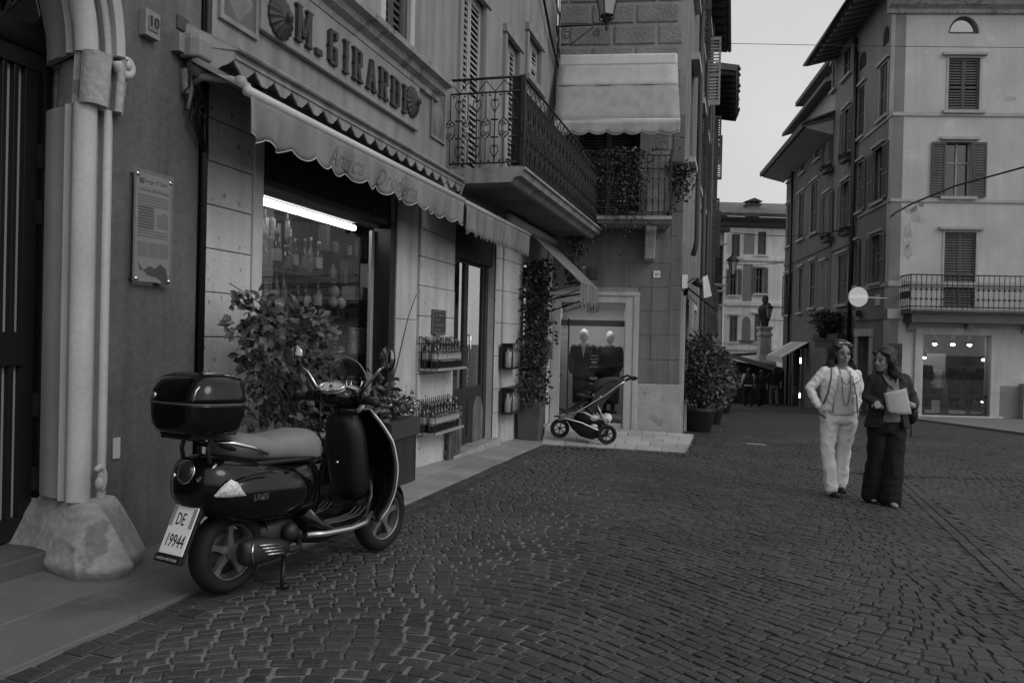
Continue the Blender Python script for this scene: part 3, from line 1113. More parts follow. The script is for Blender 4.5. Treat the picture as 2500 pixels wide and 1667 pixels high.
# shelves
shelf = thing('window_shelf', L.P(2.6, -1, .3), 'dark wooden shelf unit carrying bottles inside the lit shop window', 'shelf')
shz = [1.18, 1.55, 1.90]
for z, a, b in ((1.18, 3.9, 5.2), (1.72, 3.9, 5.2), (1.55, 1.6, 3.6), (1.9, 1.6, 3.6), (1.15, 1.6, 3.6)):
    MB().fbox(L, a, b, -.95, -.34, z - .02, z).build('board', M_dark, shelf)
for a in (1.65, 3.57, 3.92, 5.15):
    MB().fbox(L, a, a + .03, -.95, -.9, .35, 2.45).build('upright', M_dark, shelf)
MB().fbox(L, i0 + .02, i1 - .02, -1.0, -.96, .35, 2.5).build('backing', mat('shelf_back', .012, .8), shelf)

pk = MB()
gp_ = random.Random(13)
for z in (.95, 1.15, 1.55, 1.9, 2.22):
    for a0_, a1_ in ((1.65, 3.55), (3.95, 5.15)):
        a = a0_
        while a < a1_:
            w_, h_ = gp_.uniform(.04, .10), gp_.uniform(.08, .26)
            n_ = gp_.uniform(-.9, -.62)
            if gp_.random() < .55:
                pk.lathe(Matrix.Translation(L.P(a + w_ / 2, n_, z)), [(w_ * .45, 0), (w_ * .45, h_ * .7), (w_ * .2, h_ * .8), (w_ * .2, h_)], 7)
            else:
                pk.fbox(L, a, a + w_, n_ - .05, n_ + .04, z, z + h_)
            a += w_ + gp_.uniform(.005, .03)
kind(pk.build('packed_goods', mat('goods', .09, .3, .4, 30, .2, 60, 0, island=.9, spec=.5), shelf), 'stuff')

def bottle_proto(name, h, r, m, lm, lab0=.25, lab1=.55, label=None, cat='bottle', group=None):
    t = thing(name, (0, 0, 0), label, cat, group)
    I = Matrix()
    MB().lathe(I, [(r * .9, 0), (r, .01), (r, h * .58), (r * .8, h * .66), (r * .38, h * .74), (r * .36, h * .94), (r * .42, h * .95), (r * .42, h)], 12).build('glass_body', m, t, smooth=True)
    MB().lathe(I, [(r + .0015, h * lab0), (r + .0015, h * lab1)], 12, cap=False).build('paper_label', lm, t, smooth=True)
    MB().lathe(I, [(r * .45, h * .86), (r * .45, h * 1.004), (.002, h * 1.006)], 10).build('capsule', mat('capsule_foil', .12, .35), t, smooth=True)
    return t
M_bg = mat('bottle_glass', .015, .08, spec=.6, **PLAIN)
M_bg2 = mat('amber_glass', .05, .1, spec=.6, **PLAIN)
M_lab = mat('paper_label', .34, .6, .1, 30, 0, 40, 0)
M_lab2 = mat('grey_label', .13, .6, .1, 30, 0, 40, 0)
protoW = bottle_proto('wine_bottle', .31, .038, M_bg, M_lab, label='dark wine bottle lying low behind the window base', group=None)
protoS = bottle_proto('liqueur_bottle', .34, .030, M_bg2, M_lab2, .2, .5, 'x', 'bottle')
protoQ = bottle_proto('squat_bottle', .22, .052, M_bg, M_lab2, .15, .4, 'x', 'bottle')
PB = (protoW, protoS, protoQ, protoS, protoW, protoQ, protoS)
protoJ = thing('glass_jar', (0, 0, 0), 'small glass jar hidden behind the window base', 'jar')
MB().lathe(Matrix(), [(.042, 0), (.045, .01), (.045, .085), (.036, .1)], 12).build('jar_glass', mat('jar_contents', .2, .15, .3, 40, 0, 40, 0, spec=.6), protoJ, smooth=True)
MB().lathe(Matrix(), [(.04, .1), (.04, .122), (.002, .124)], 12).build('lid', mat('jar_lid', .3, .3), protoJ, smooth=True)
protos_used = {}
def place_proto(proto, p, label, group, sc=1.0, rz=0.0, tilt=None):
    M = Matrix.Translation(p) @ Matrix.Rotation(rz, 4, 'Z')
    if tilt is not None:
        M = M @ Matrix.Rotation(tilt, 4, 'X')
    M = M @ Matrix.Diagonal((sc, sc, sc, 1))
    c = copy_tree(proto, M)
    tag(c, label, c['category'], group)
    return c
rj = random.Random(21)
# tall shelf of spirits
for i in range(10):
    a = 2.3 + i * .115 + rj.uniform(-.02, .02)
    place_proto(PB[(i * 3 + 1) % 7], L.P(a, -.42 - .12 * rj.random(), shz[1]), ORD[i] + ' dark bottle from the left on the middle shelf inside the shop window', 'bottles on the left window shelf', rj.uniform(.8, 1.15), rj.uniform(0, 6))
for i in range(12):
    a = 2.28 + i * .105 + rj.uniform(-.01, .01)
    place_proto(PB[i % 7], L.P(a, -.42 - .1 * rj.random(), shz[2]), ORD[i] + ' dark bottle from the left on the shelf below the tube lamp', 'bottles on the top window shelf', rj.uniform(.85, 1.1), rj.uniform(0, 6))
for i in range(12):
    a = 3.98 + i * .097
    place_proto(protoJ, L.P(a, -.40, shz[0]), ORD[i] + ' small jar from the left in the lower row near the right window frame', 'jars beside the right window frame', rj.uniform(1.0, 1.2))
for i in range(12):
    a = 3.98 + i * .097
    place_proto(protoJ, L.P(a, -.40, shz[0] + .135), ORD[i] + ' small jar from the left in the upper row near the right window frame', 'jars in the second row', rj.uniform(.95, 1.1))
bxm = [(4.47, 1.72, .1, .4, .5), (4.25, 1.72, .12, .14, .3), (4.07, 1.72, .1, .14, .22), (4.68, 1.72, .14, .2, .2), (4.86, 1.72, .1, .3, .14)]
labs = ['tall pale carton standing at the right on the window shelf', 'square grey packet left of the tall carton', 'darker square packet second left of the tall carton', 'grey packet right of the tall pale carton', 'dim upright packet furthest right on the window shelf']
for (a, z, w, h, v), lb in zip(bxm, labs):
    o = MB().fbox(L, a - w / 2, a + w / 2, -.55, -.40, z + .001, z + h).build('goods_carton', mat('carton_%d' % int(v * 100), v, .6, .1, 20), bevel=.003)
    tag(o, lb, 'carton')
for i, (px, py, rr) in enumerate(((815, 712, .055), (812, 738, .05), (832, 741, .052))):
    a, z = L.pix(px, py, -.4)
    o = MB().ball(L.P(a, -.4, z), rr, rr * .9, rr * 1.1, 12).build('gourd', mat('gourd_skin', .3, .5), smooth=True)
    tag(o, ['pale round gourd hanging topmost in the shop window', 'greyish gourd lower left of the hanging pair', 'palest gourd lower right of the hanging pair'][i], 'gourd')

# ---- entrance doors
def shop_door(s0, s1, n, zb, zt, name, panes):
    d = MB()
    d.fbox(L, s0, s0 + .12, n - .06, n + .02, zb, zt)
    d.fbox(L, s1 - .12, s1, n - .06, n + .02, zb, zt)
    d.fbox(L, s0, s1, n - .06, n + .02, zt - .15, zt)
    w = (s1 - s0 - .24) / panes
    for i in range(panes):
        a = s0 + .12 + w * i
        d.fbox(L, a, a + .07, n - .05, n + .0, zb, zt - .15)
        d.fbox(L, a + w - .07, a + w, n - .05, n + .0, zb, zt - .15)
        d.fbox(L, a + .07, a + w - .07, n - .045, n - .005, zb, zb + .75)
        d.fbox(L, a + .12, a + w - .12, n - .03, n + .01, zb + .12, zb + .6)
        d.fbox(L, a + .07, a + w - .07, n - .04, n - .003, zt - .28, zt - .15)
    o = d.build(name, M_dark, sh, bevel=.006)
    for i in range(panes):
        a = s0 + .12 + w * i
        MB().fbox(L, a + .07, a + w - .07, n - .028, n - .022, zb + .75, zt - .28).build('pane', G_shop, o)
    return o
zd1 = gz(-.6, 10) + .06
dd = shop_door(D1[0], D1[1], -.13, zd1, 2.6, 'door', 2)
MB().fbox(L, D1[0] - .1, D1[1] + .1, -.6, .10, -.3, zd1).build('door_step', M_stone_d, sh, bevel=.012)
MB().tube([L.P(D1[0] + .95, -.13, 1.0), L.P(D1[0] + .95, -.09, 1.02), L.P(D1[0] + .95, -.09, 1.38), L.P(D1[0] + .95, -.13, 1.4)], .012, 8).build('handle', M_chrome, dd, smooth=True)
MB().fbox(L, D1[0] - .2, D1[1] + .2, -1.8, -1.7, -.3, 2.8).build('hall_wall', mat('hall_paint', .03, .8, .5, 2.5, .2, 9), sh)
rdr = MB()
s = D1[0]
while s < D1[1] - .02:
    rdr.fbox(L, s, s + .035, -.1, -.06, 2.35, 2.76)
    s += .05
rdr.fbox(L, D1[0], D1[1], -.12, -.09, 2.35, 2.76)
rdr.build('roller_shutter', mat('shutter_steel', .028), sh)
zd2 = gz(.2, 13) + .06
shop_door(D2[0], D2[1], -.13, zd2, 2.5, 'door', 1)
MB().fbox(L, D2[0] - .1, D2[1] + .1, -.6, .06, -.4, zd2).build('door_step', M_stone_d, sh, bevel=.012)
MB().fbox(L, A0, S1, -1.9, -1.8, -.5, 3.0).build('rear_wall', M_void, sh)

# ---- carved wooden trim over the shop front
def lambrequin(mb, fr, s0, s1, n, ztop, depth, period, th=.012, amp=.05, ret=None):
    N = int((s1 - s0) / period + .5)
    per = (s1 - s0) / N
    pts = []
    K = 12
    for i in range(N * K + 1):
        a = s0 + per * i / K
        u = (i % K) / K
        # cusp between rounded drops
        d = .5 - .5 * math.cos(2 * math.pi * u)
        d = d ** .6 + .12 * math.sin(4 * math.pi * u) ** 2
        pts.append((a, ztop - depth + amp - amp * 1.6 * d))
    for i in range(N * K):
        (a, za), (b, zb) = pts[i], pts[i + 1]
        mb.hexa([fr.P(a, n, za), fr.P(b, n, zb), fr.P(b, n - th, zb), fr.P(a, n - th, za), fr.P(a, n, ztop), fr.P(b, n, ztop), fr.P(b, n - th, ztop), fr.P(a, n - th, ztop)])
T0, T1 = L.pix(572, 125, .25)[0], L.pix(1128, 432, .25)[0]
M_trim = mat('trim_paint', .25, .7, .12, 4, .08, 40, .15, 50, streak=.25)
tr = MB()
lambrequin(tr, L, T0, T1, .25, Z_TRIM, .10, .225, amp=.045)
RS_ = Fr((L.P(T0, .25, 0).x, L.P(T0, .25, 0).y), (L.P(T0 - .16, .02, 0).x - L.P(T0, .25, 0).x, L.P(T0 - .16, .02, 0).y - L.P(T0, .25, 0).y))
RS_.n = (-RS_.n[0], -RS_.n[1])
lambrequin(tr, RS_, 0, .28, 0, Z_TRIM, .10, .28, amp=.045)
trim = tr.build('lambrequin', M_trim, sh)
lp = MB()
lp.hexa([L.P(T0 - .17, 0, Z_TRIM), L.P(T1, 0, Z_TRIM), L.P(T1, .27, Z_TRIM), L.P(T0, .27, Z_TRIM), L.P(T0 - .15, 0, Z_TRIM + .14), L.P(T1, 0, Z_TRIM + .14), L.P(T1, .275, Z_TRIM + .02), L.P(T0, .275, Z_TRIM + .02)])
lp.fbox(L, T0, T1, .25, .262, Z_TRIM - .05, Z_TRIM - .035)
lp.tube([L.P(T0, .275, Z_TRIM + .012), L.P(T1, .275, Z_TRIM + .012), L.P(T1 + .03, .26, Z_TRIM - .03), L.P(T1 + .03, .2, Z_TRIM - .2)], .014, 6)
lp.build('trim_ledge', M_trim, sh)

# ---- upper wall with windows
ZU = 9.0
fd1, fd2, uw3 = L.rect(1126, -60, 1182, 425), L.rect(1234, -20, 1266, 425), L.rect(1289, 100, 1320, 205)
zfl = 3.34
fd1 = (fd1[0], fd1[1], zfl, zfl + 2.35)
fd2 = (fd2[0], fd2[1], zfl, zfl + 2.35)
uw1 = (L.pix(936, 60)[0], L.pix(998, 60)[0], L.pix(965, 112)[1], L.pix(965, 112)[1] + 1.9)
uw0 = (uw1[0] - 1.25, uw1[1] - 1.25 - .1, uw1[2], uw1[3])
wall_obj('upper_wall', L, A0, S1, Z_TRIM, ZU, [fd1, fd2, uw3, uw1, uw0], M_shopwall, sh, -.35, -.02)
MB().fbox(L, A0, S1, -1.0, -.6, Z_TRIM, ZU).build('rear_wall', M_void, sh)
def slat_shutter(fr, s0, s1, n, z0, z1, m, parent, th=.035, slat=.055, single=True):
    fw = .055
    sh_ = MB()
    sh_.fbox(fr, s0, s0 + fw, n, n + th, z0, z1)
    sh_.fbox(fr, s1 - fw, s1, n, n + th, z0, z1)
    zm = z0 + (z1 - z0) * .42
    for a, b in ((z0, z0 + .09), (zm, zm + .08), (z1 - .09, z1)):
        sh_.fbox(fr, s0 + fw + .001, s1 - fw - .001, n + .001, n + th - .001, a, b)
    MBk = sh_.build('shutter', m, parent)
    zz = z0 + .1
    proto = None
    bl = MB()
    while zz < z1 - .12:
        if not (zm - .03 < zz < zm + .07):
            if single and proto is not None:
                o = proto.copy()
                COL.objects.link(o)
                o.matrix_basis = Matrix.Translation((0, 0, zz - zz0)) @ proto.matrix_basis
                o.parent = MBk
                o.matrix_parent_inverse = proto.matrix_parent_inverse.copy()
            else:
                q = MB() if single else bl
                q.hexa([fr.P(s0 + fw, n + .004, zz + slat * .6), fr.P(s1 - fw, n + .004, zz + slat * .6), fr.P(s1 - fw, n + th - .004, zz), fr.P(s0 + fw, n + th - .004, zz),
                        fr.P(s0 + fw, n + .004, zz + slat * .6 + .009), fr.P(s1 - fw, n + .004, zz + slat * .6 + .009), fr.P(s1 - fw, n + th - .004, zz + .009), fr.P(s0 + fw, n + th - .004, zz + .009)])
                if single:
                    proto = q.build('slat', m, MBk)
                    zz0 = zz
        zz += slat
    if not single and bl.v:
        kind(bl.build('slats', m, MBk), 'stuff')
    return MBk
for w_, m_ in ((fd1, M_slat_w), (fd2, M_slat_w), (uw3, M_slat_w), (uw1, M_slat), (uw0, M_slat)):
    half = .5 * (w_[0] + w_[1])
    slat_shutter(L, w_[0] + .01, half - .004, -.10, w_[2], w_[3], m_, sh, slat=.075)
    slat_shutter(L, half + .004, w_[1] - .01, -.10, w_[2], w_[3], m_, sh, slat=.075)
    e = .1
    su = MB()
    su.fbox(L, w_[0] - e, w_[0], -.05, .025, w_[2], w_[3])
    su.fbox(L, w_[1], w_[1] + e, -.05, .025, w_[2], w_[3])
    su.fbox(L, w_[0] - e - .03, w_[1] + e + .03, -.05, .05, w_[3], w_[3] + .12)
    if w_[2] > 3.6:
        su.fbox(L, w_[0] - e - .04, w_[1] + e + .04, -.05, .07, w_[2] - .09, w_[2])
    su.build('window_surround', M_stone_s if m_ is M_slat else M_shopwall, sh, bevel=.006)
# cornice over the lettered panel
ca, cb_ = L.pix(736, 0, .2), L.pix(1102, 201, .2)
zc = 4.10
cor = MB()
prf = [(0, -.16), (.06, -.15), (.07, -.10), (.13, -.07), (.15, -.02), (.22, 0), (.23, .05), (.17, .07), (.02, .12), (0, .12)]
def sweep(mb, fr, s0, s1, prf, z):
    mb.loft([[fr.P(a, n, z + h) for n, h in prf] for a in (s0, s1)])
sweep(cor, L, A0, cb_[0], prf, zc)
cor.build('cornice', M_stone_d, sh)
MB().fbox(L, A0, T1 + .02, -.02, .02, Z_TRIM + .12, zc - .16).build('frieze', mat('frieze_paint', .24, .8, .12, 2.5, .06, 50, .12, 40, streak=.2), sh)
# framed lozenges either end
def lozenge(x0, y0, x1, y1, z0=None, z1=None):
    r = L.rect(x0, y0, x1, y1)
    z0 = r[2] if z0 is None else z0
    z1 = r[3] if z1 is None else z1
    s0, s1 = r[0], r[1]
    f = MB()
    f.fbox(L, s0, s1, .019, .03, z0, z1)
    o = f.build('lozenge_panel', mat('panel_grey', .13, .8, .15, 4), sh)
    c = ((s0 + s1) / 2, (z0 + z1) / 2)
    w, h = (s1 - s0) / 2 * .92, (z1 - z0) / 2 * .95
    d = MB()
    d.add([L.P(c[0] - w, .03, c[1]), L.P(c[0], .03, c[1] - h), L.P(c[0] + w, .03, c[1]), L.P(c[0], .03, c[1] + h), L.P(c[0], .055, c[1])], [(0, 1, 4), (1, 2, 4), (2, 3, 4), (3, 0, 4)])
    d.build('lozenge', mat('lozenge_grey', .22, .8, .15, 4), o)
    e = MB()
    for q in ((s0 - .035, s0, z0 - .035, z1 + .035), (s1, s1 + .035, z0 - .035, z1 + .035), (s0, s1, z0 - .035, z0), (s0, s1, z1, z1 + .035)):
        e.fbox(L, q[0], q[1], .02, .045, q[2], q[3])
    e.build('panel_frame', M_trim, o)
zs_b, zs_t = 3.48, 3.935
r_b = L.pix(1060, 335)[1]
lozenge(533, 0, 612, 60, L.pix(575, 62)[1], zc - .3)
lozenge(1048, 230, 1078, 330, L.pix(1063, 338)[1], L.pix(1063, 222)[1])

# ---- lettered panel
sgn = thing('shop_sign', L.P(1.7, .05, zs_b), 'long painted panel lettered M. GIRARDI with a dark rosette at each end', 'sign')
pa, pb = Ls(633, .05, 60), L.pix(1020, 250, .05)[0]
mbp = MB()
mbp.fbox(L, pa, pb, .021, .07, zs_b, zs_t)
mbp.build('panel', mat('sign_paint', .26, .7, .1, 2.5, .05, 50, .1, 40, streak=.15), sgn, bevel=.01)
M_let = mat('sign_letter', .045, .6, .2, 8, .1, 40, .1)
zl0, zl1 = 3.555, 3.83
HL = zl1 - zl0
def slab_letter(ch, c, w, z0, h):
    mb = MB()
    st = .05
    n0, n1 = .07, .10
    def V(a, z0_, z1_, wd=st):
        mb.prism(L, [(a - wd / 2, z0_), (a + wd / 2, z0_), (a + wd / 2, z1_), (a - wd / 2, z1_)], n0, n1)
    def serif(a, z, up):   # forked foot
        k = 1 if up else -1
        q = st * .8
        mb.prism(L, [(a - q, z), (a - q * 1.1, z + k * .05 * h), (a - q * .4, z + k * .11 * h), (a + q * .4, z + k * .11 * h), (a + q * 1.1, z + k * .05 * h), (a + q, z), (a, z + k * .02 * h)][::k], n0, n1 + .001)
    def knob(a, z):
        mb.prism(L, [(a - st * .8, z), (a, z - .05 * h), (a + st * .8, z), (a, z + .05 * h)], n0, n1 + .002)
    def H(a0, a1, z, t=.09):
        mb.prism(L, [(a0, z - t * h / 2), (a1, z - t * h / 2), (a1, z + t * h / 2), (a0, z + t * h / 2)], n0, n1 - .002)
    def D(a0, z0_, a1, z1_, t=st):
        mb.prism(L, [(a0 - t / 2, z0_), (a0 + t / 2, z0_), (a1 + t / 2, z1_), (a1 - t / 2, z1_)], n0, n1 - .001)
    t_, m_, b_ = z0 + h, z0 + h / 2, z0
    l, r = c - w / 2 + st / 2, c + w / 2 - st / 2
    if ch == 'I':
        V(c, b_, t_); serif(c, b_, True); serif(c, t_, False); knob(c, m_)
    elif ch == 'M':
        V(l, b_, t_); V(r, b_, t_); D(c, z0 + h * .18, l, t_, st * .75); D(c, z0 + h * .18, r, t_, st * .75)
        for a in (l, r):
            serif(a, b_, True); serif(a, t_, False)
    elif ch == 'G':
        V(l, b_ + .08 * h, t_ - .08 * h); H(l, r, t_ - .05 * h); H(l, r, b_ + .05 * h); V(r, b_, m_, st * .9); H(c, r + st * .4, m_, .08); V(r, t_ - .25 * h, t_, st * .8); knob(l, m_)
    elif ch == 'R':
        V(l, b_, t_); serif(l, b_, True); serif(l, t_, False); H(l, r, t_ - .05 * h); H(l, r, m_); V(r, m_, t_ - .04 * h, st * .9); D(r, b_, c + .02 * h, m_, st * .9); serif(r, b_, True); knob(l, m_)
    elif ch == 'A':
        D(l, b_, c, t_); D(r, b_, c, t_); H(l + st * .4, r - st * .4, z0 + h * .36, .09); serif(l, b_, True); serif(r, b_, True)
    elif ch == 'D':
        V(l, b_, t_); serif(l, b_, True); serif(l, t_, False); H(l, r - st * .2, t_ - .05 * h); H(l, r - st * .2, b_ + .05 * h); V(r, b_ + .07 * h, t_ - .07 * h); knob(l, m_); knob(r, m_)
    elif ch == '.':
        mb.prism(L, [(c - st * .9, b_), (c + st * .9, b_), (c + st * .9, b_ + .16 * h), (c - st * .9, b_ + .16 * h)], n0, n1)
    return mb.build('letter', M_let, sgn)
for ch, px, py, w in (('M', 737, 80, .20), ('.', 773, 130, .07), ('G', 808, 128, .14), ('I', 840, 150, .1), ('R', 869, 165, .15), ('A', 903, 183, .17), ('R', 933, 200, .16), ('D', 962, 215, .17), ('I', 984, 228, .1)):
    slab_letter(ch, L.pix(px, py, .07)[0], w, zl0 + .0, HL)
def rosette(px, py):
    a, z = L.pix(px, py, .07)
    mb = MB()
    K = 32
    rings = []
    R = .15
    for r, n in ((R, .07), (R, .088), (R * .86, .10), (R * .55, .122), (R * .3, .135), (.035, .145), (.03, .17), (.002, .185)):
        ring = []
        for i in range(K):
            w = 1 + (.035 if i % 2 else -.035) * (1 if r > .06 else 0)
            ring.append(L.P(a + r * w * math.cos(2 * math.pi * i / K), n + (.006 if i % 2 and r > .06 else 0), z + r * w * math.sin(2 * math.pi * i / K)))
        rings.append(ring)
    mb.loft(rings).build('rosette', M_let, sgn)
rosette(682, 45)
rosette(1004, 250)

# ---- awning over the shop window
def awning(name, s0, s1, nb, zb, nt_, zt_, drop, per, label, m, point=False, wave=.02, words=None, arm=True):
    t = thing(name, L.P(s0, nb, zb), label, 'awning')
    N = max(40, int((s1 - s0) / .025))
    c = MB()
    for i in range(24):     # striped roof cloth in sewn widths
        a, b = s0 + (s1 - s0) * i / 24, s0 + (s1 - s0) * (i + 1) / 24
        c.add([L.P(a, nb, zb), L.P(b, nb, zb), L.P(b, nt_, zt_), L.P(a, nt_, zt_), L.P(a, nb, zb - .008), L.P(b, nb, zb - .008), L.P(b, nt_, zt_ - .008), L.P(a, nt_, zt_ - .008)], [(0, 1, 2, 3), (7, 6, 5, 4), (0, 4, 5, 1), (2, 6, 7, 3)])
    c.build('cloth', m[1], t)
    MB().tube([L.P(s0, nb, zb), L.P(s1, nb, zb)], .031, 10).build('front_bar', m[0], t, smooth=True)
    v = MB()
    cols = []
    rv = random.Random(hash(name) % 1000)
    for i in range(N + 1):
        a = s0 + .02 + (s1 - s0 - .04) * i / N
        u = (a - s0) / per
        fu = u - math.floor(u)
        d = (1 - abs(2 * fu - 1)) if point else math.sin(math.pi * fu) ** .75
        e = 0.0
        if a - s0 < .5:
            e = .03 * math.sin((a - s0) * 26)
        col = []
        for j in range(7):
            f = j / 6
            z = zb - .015 - (drop - .05 + .05 * d) * f
            n = nb + .012 + wave * f * math.sin(a * 9 + 1.3 * math.sin(a * 2.3)) * (.4 + f) + e * f - .02 * f * f
            col.append(L.P(a, n, z))
        cols.append(col)
    vs = [p for c_ in cols for p in c_]
    nrm = Vector((L.n[0], L.n[1], 0)) * .004
    K = 7
    v.add(vs, [(i * K + j, (i + 1) * K + j, (i + 1) * K + j + 1, i * K + j + 1) for i in range(N) for j in range(K - 1)])
    ob = v.build('valance', m[2], t, smooth=True)
    so = ob.modifiers.new('thick', 'SOLIDIFY')
    so.thickness = .003
    hem = MB()
    hem.tube([c_[-1] + nrm for c_ in cols], .0045, 4)
    hem.build('hem', m[3], ob, smooth=True)
    if words:
        for body, px, py, size in words:
            w = MB()
            a, z = L.pix(px, py, nb + .03)
            vs_, fs_ = text_geo(body, size, extrude=.0, shear=.35)
            def nn(q):
                f = max(0, min(1, (zb - .015 - q[1]) / drop))
                return nb + .012 + wave * f * math.sin(q[0] * 9 + 1.3 * math.sin(q[0] * 2.3)) * (.4 + f) - .02 * f * f + .006
            pp = [(a + q[0], z + q[1]) for q in vs_]
            w.add([L.P(q[0], nn(q), q[1]) for q in pp], fs_)
            w.build('script_lettering', mat('awning_ink', .16, .8, **PLAIN), ob)
    return t
M_cl0 = mat('awning_bar', .55, .35, .05, 5, .03, 40, 0)
M_cl1 = mat('awning_stripes', .30, .85, .1, 5, .05, 40, .05, island=.3)
M_cl2 = mat('awning_valance', .22, .85, .12, 4, .05, 60, .08, 120, streak=.2)
M_cl3 = mat('awning_hem', .5, .8, **PLAIN)
b0, b1 = L.pix(602, 232, .5), L.pix(1131, 484, .5)
aw = awning('shop_awning', b0[0], b1[0], .5, .5 * (b0[1] + b1[1]), .1, Z_TRIM - .12, .255, .255, 'part-rolled pale awning with script lettered scalloped valance over the shop window', (M_cl0, M_cl1, M_cl2, M_cl3), words=(('Antica', 852, 414, .20), ('Drogheria', 978, 468, .19)))
ZB = .5 * (b0[1] + b1[1])
# folding arm and end bracket
arm = MB()
arm.tube([L.P(b0[0] + .12, .03, ZB + .1), L.P(b0[0] + .05, .16, ZB + .12), L.P(b0[0] + .09, .33, ZB + .1), L.P(b0[0] + .12, .42, ZB + .06), L.P(b0[0] + .04, .49, ZB)], [.02, .024, .026, .03, .018], 8)
arm.fbox(L, b0[0] + .05, b0[0] + .2, .0, .05, ZB + .03, ZB + .18)
arm.ball(L.P(b0[0] + .11, .38, ZB + .09), .042, seg=10)
arm.build('folding_arm', mat('arm_metal', .3, .45, .2, 8), aw, smooth=True)
MB().tube([L.P(b0[0] + .02, .13, Z_TRIM - .16), L.P(b1[0], .13, Z_TRIM - .16)], .055, 10).build('roller', mat('roller_cloth', .14, .8), aw, smooth=True)
c2a, c2b = L.pix(1134, 486, .5), L.pix(1292, 581, .5)
M_cl2b = mat('awning_valance_grey', .19, .85, .15, 4, .06, 60, .08, 120, streak=.3)
aw2 = awning('door_awning', b1[0] + .05, c2b[0], .5, ZB - .01, .1, Z_TRIM - .12, .30, .125, 'dull grey awning with pointed valance over the shop door', (mat('bar_dull', .33, .5), M_cl1, M_cl2b, M_cl2b), point=True, wave=.006)

# ---- pale rolled blind and the small propped awning beyond the balcony
q0, q1 = L.pix(1240, 520, .2), L.pix(1352, 601, .2)
zq = .5 * (q0[1] + q1[1])
aw3 = thing('propped_awning', L.P(q1[0], .4, zq), 'small propped out awning seen end-on below the balcony by the plant', 'awning')
MB().tube([L.P(q0[0], .2, zq), L.P(q1[0], .2, zq)], .07, 10).build('rolled_blind', mat('blind_cloth', .30, .8), aw3, smooth=True)

F3 = (1.0, 2.225, 8.55, 10.1)      # front bar of the propped awning: n, z, s0, s1
cl = MB()
zt3 = 2.95
for i in range(6):
    a, b = F3[2] + (F3[3] - F3[2]) * i / 6, F3[2] + (F3[3] - F3[2]) * (i + 1) / 6
    cl.hexa([L.P(a, F3[0], F3[1] - .01), L.P(b, F3[0], F3[1] - .01), L.P(b, .22, zt3 - .01), L.P(a, .22, zt3 - .01), L.P(a, F3[0], F3[1]), L.P(b, F3[0], F3[1]), L.P(b, .22, zt3), L.P(a, .22, zt3)])
cl.build('cloth', M_cl2b, aw3)
va = MB()
for i in range(16):
    a, b = F3[2] + (F3[3] - F3[2]) * i / 16, F3[2] + (F3[3] - F3[2]) * (i + .85) / 16
    dz = .30 + .06 * math.sin(i * 2.1) + (.03 if i % 2 else 0)
    va.hexa([L.P(a, F3[0], F3[1] - dz), L.P(b, F3[0], F3[1] - dz + .02), L.P(b, F3[0] - .005, F3[1] - dz + .02), L.P(a, F3[0] - .005, F3[1] - dz), L.P(a, F3[0], F3[1]), L.P(b, F3[0], F3[1]), L.P(b, F3[0] - .005, F3[1]), L.P(a, F3[0] - .005, F3[1])])
va.build('valance', M_cl2b, aw3)
for a in (F3[2] + .03, F3[3] - .03):
    MB().tube([L.P(a, .03, 1.98 if a < 9 else 2.0), L.P(a, F3[0], F3[1] - .02)], .014, 6).build('arm', M_iron, aw3, smooth=True)
    MB().tube([L.P(a, .03, 1.78), L.P(a, F3[0] - .05, F3[1] - .12)], .012, 6).build('arm', M_iron, aw3, smooth=True)

# ---- long balcony with scrolled ironwork
BS0, BS1, BN, BZ = 5.42, 10.62, .92, 3.30
bal = MB()
sweepb = [(-.02, -.17), (BN - .14, -.17), (BN - .1, -.12), (BN - .02, -.10), (BN, -.04), (BN + .03, -.03), (BN + .03, .0), (-.02, .0)]
bal.loft([[L.P(a, n - (0.0), BZ + h) for n, h in sweepb] for a in (BS0, BS1)])
balc = bal.build('balcony', mat('balcony_stone', .26, .85, .25, 2.5, .12, 30, .3, 30, streak=.3), sh)
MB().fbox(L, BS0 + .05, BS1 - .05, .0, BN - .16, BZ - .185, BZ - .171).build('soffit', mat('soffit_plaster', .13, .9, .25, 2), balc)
z0r, z1r = BZ + .04, BZ + 1.02
def scroll(mb, fr, s, n, z, r, turns, ccw, flip, rad=.006, start=0.0):
    pts = []
    K = int(10 * turns)
    for i in range(K + 1):
        a = start + (1 if ccw else -1) * 2 * math.pi * turns * i / K
        q = r * (1 - .75 * i / K)
        pts.append(fr.P(s + flip * q * math.cos(a), n, z + q * math.sin(a)))
    mb.tube(pts, rad, 5)
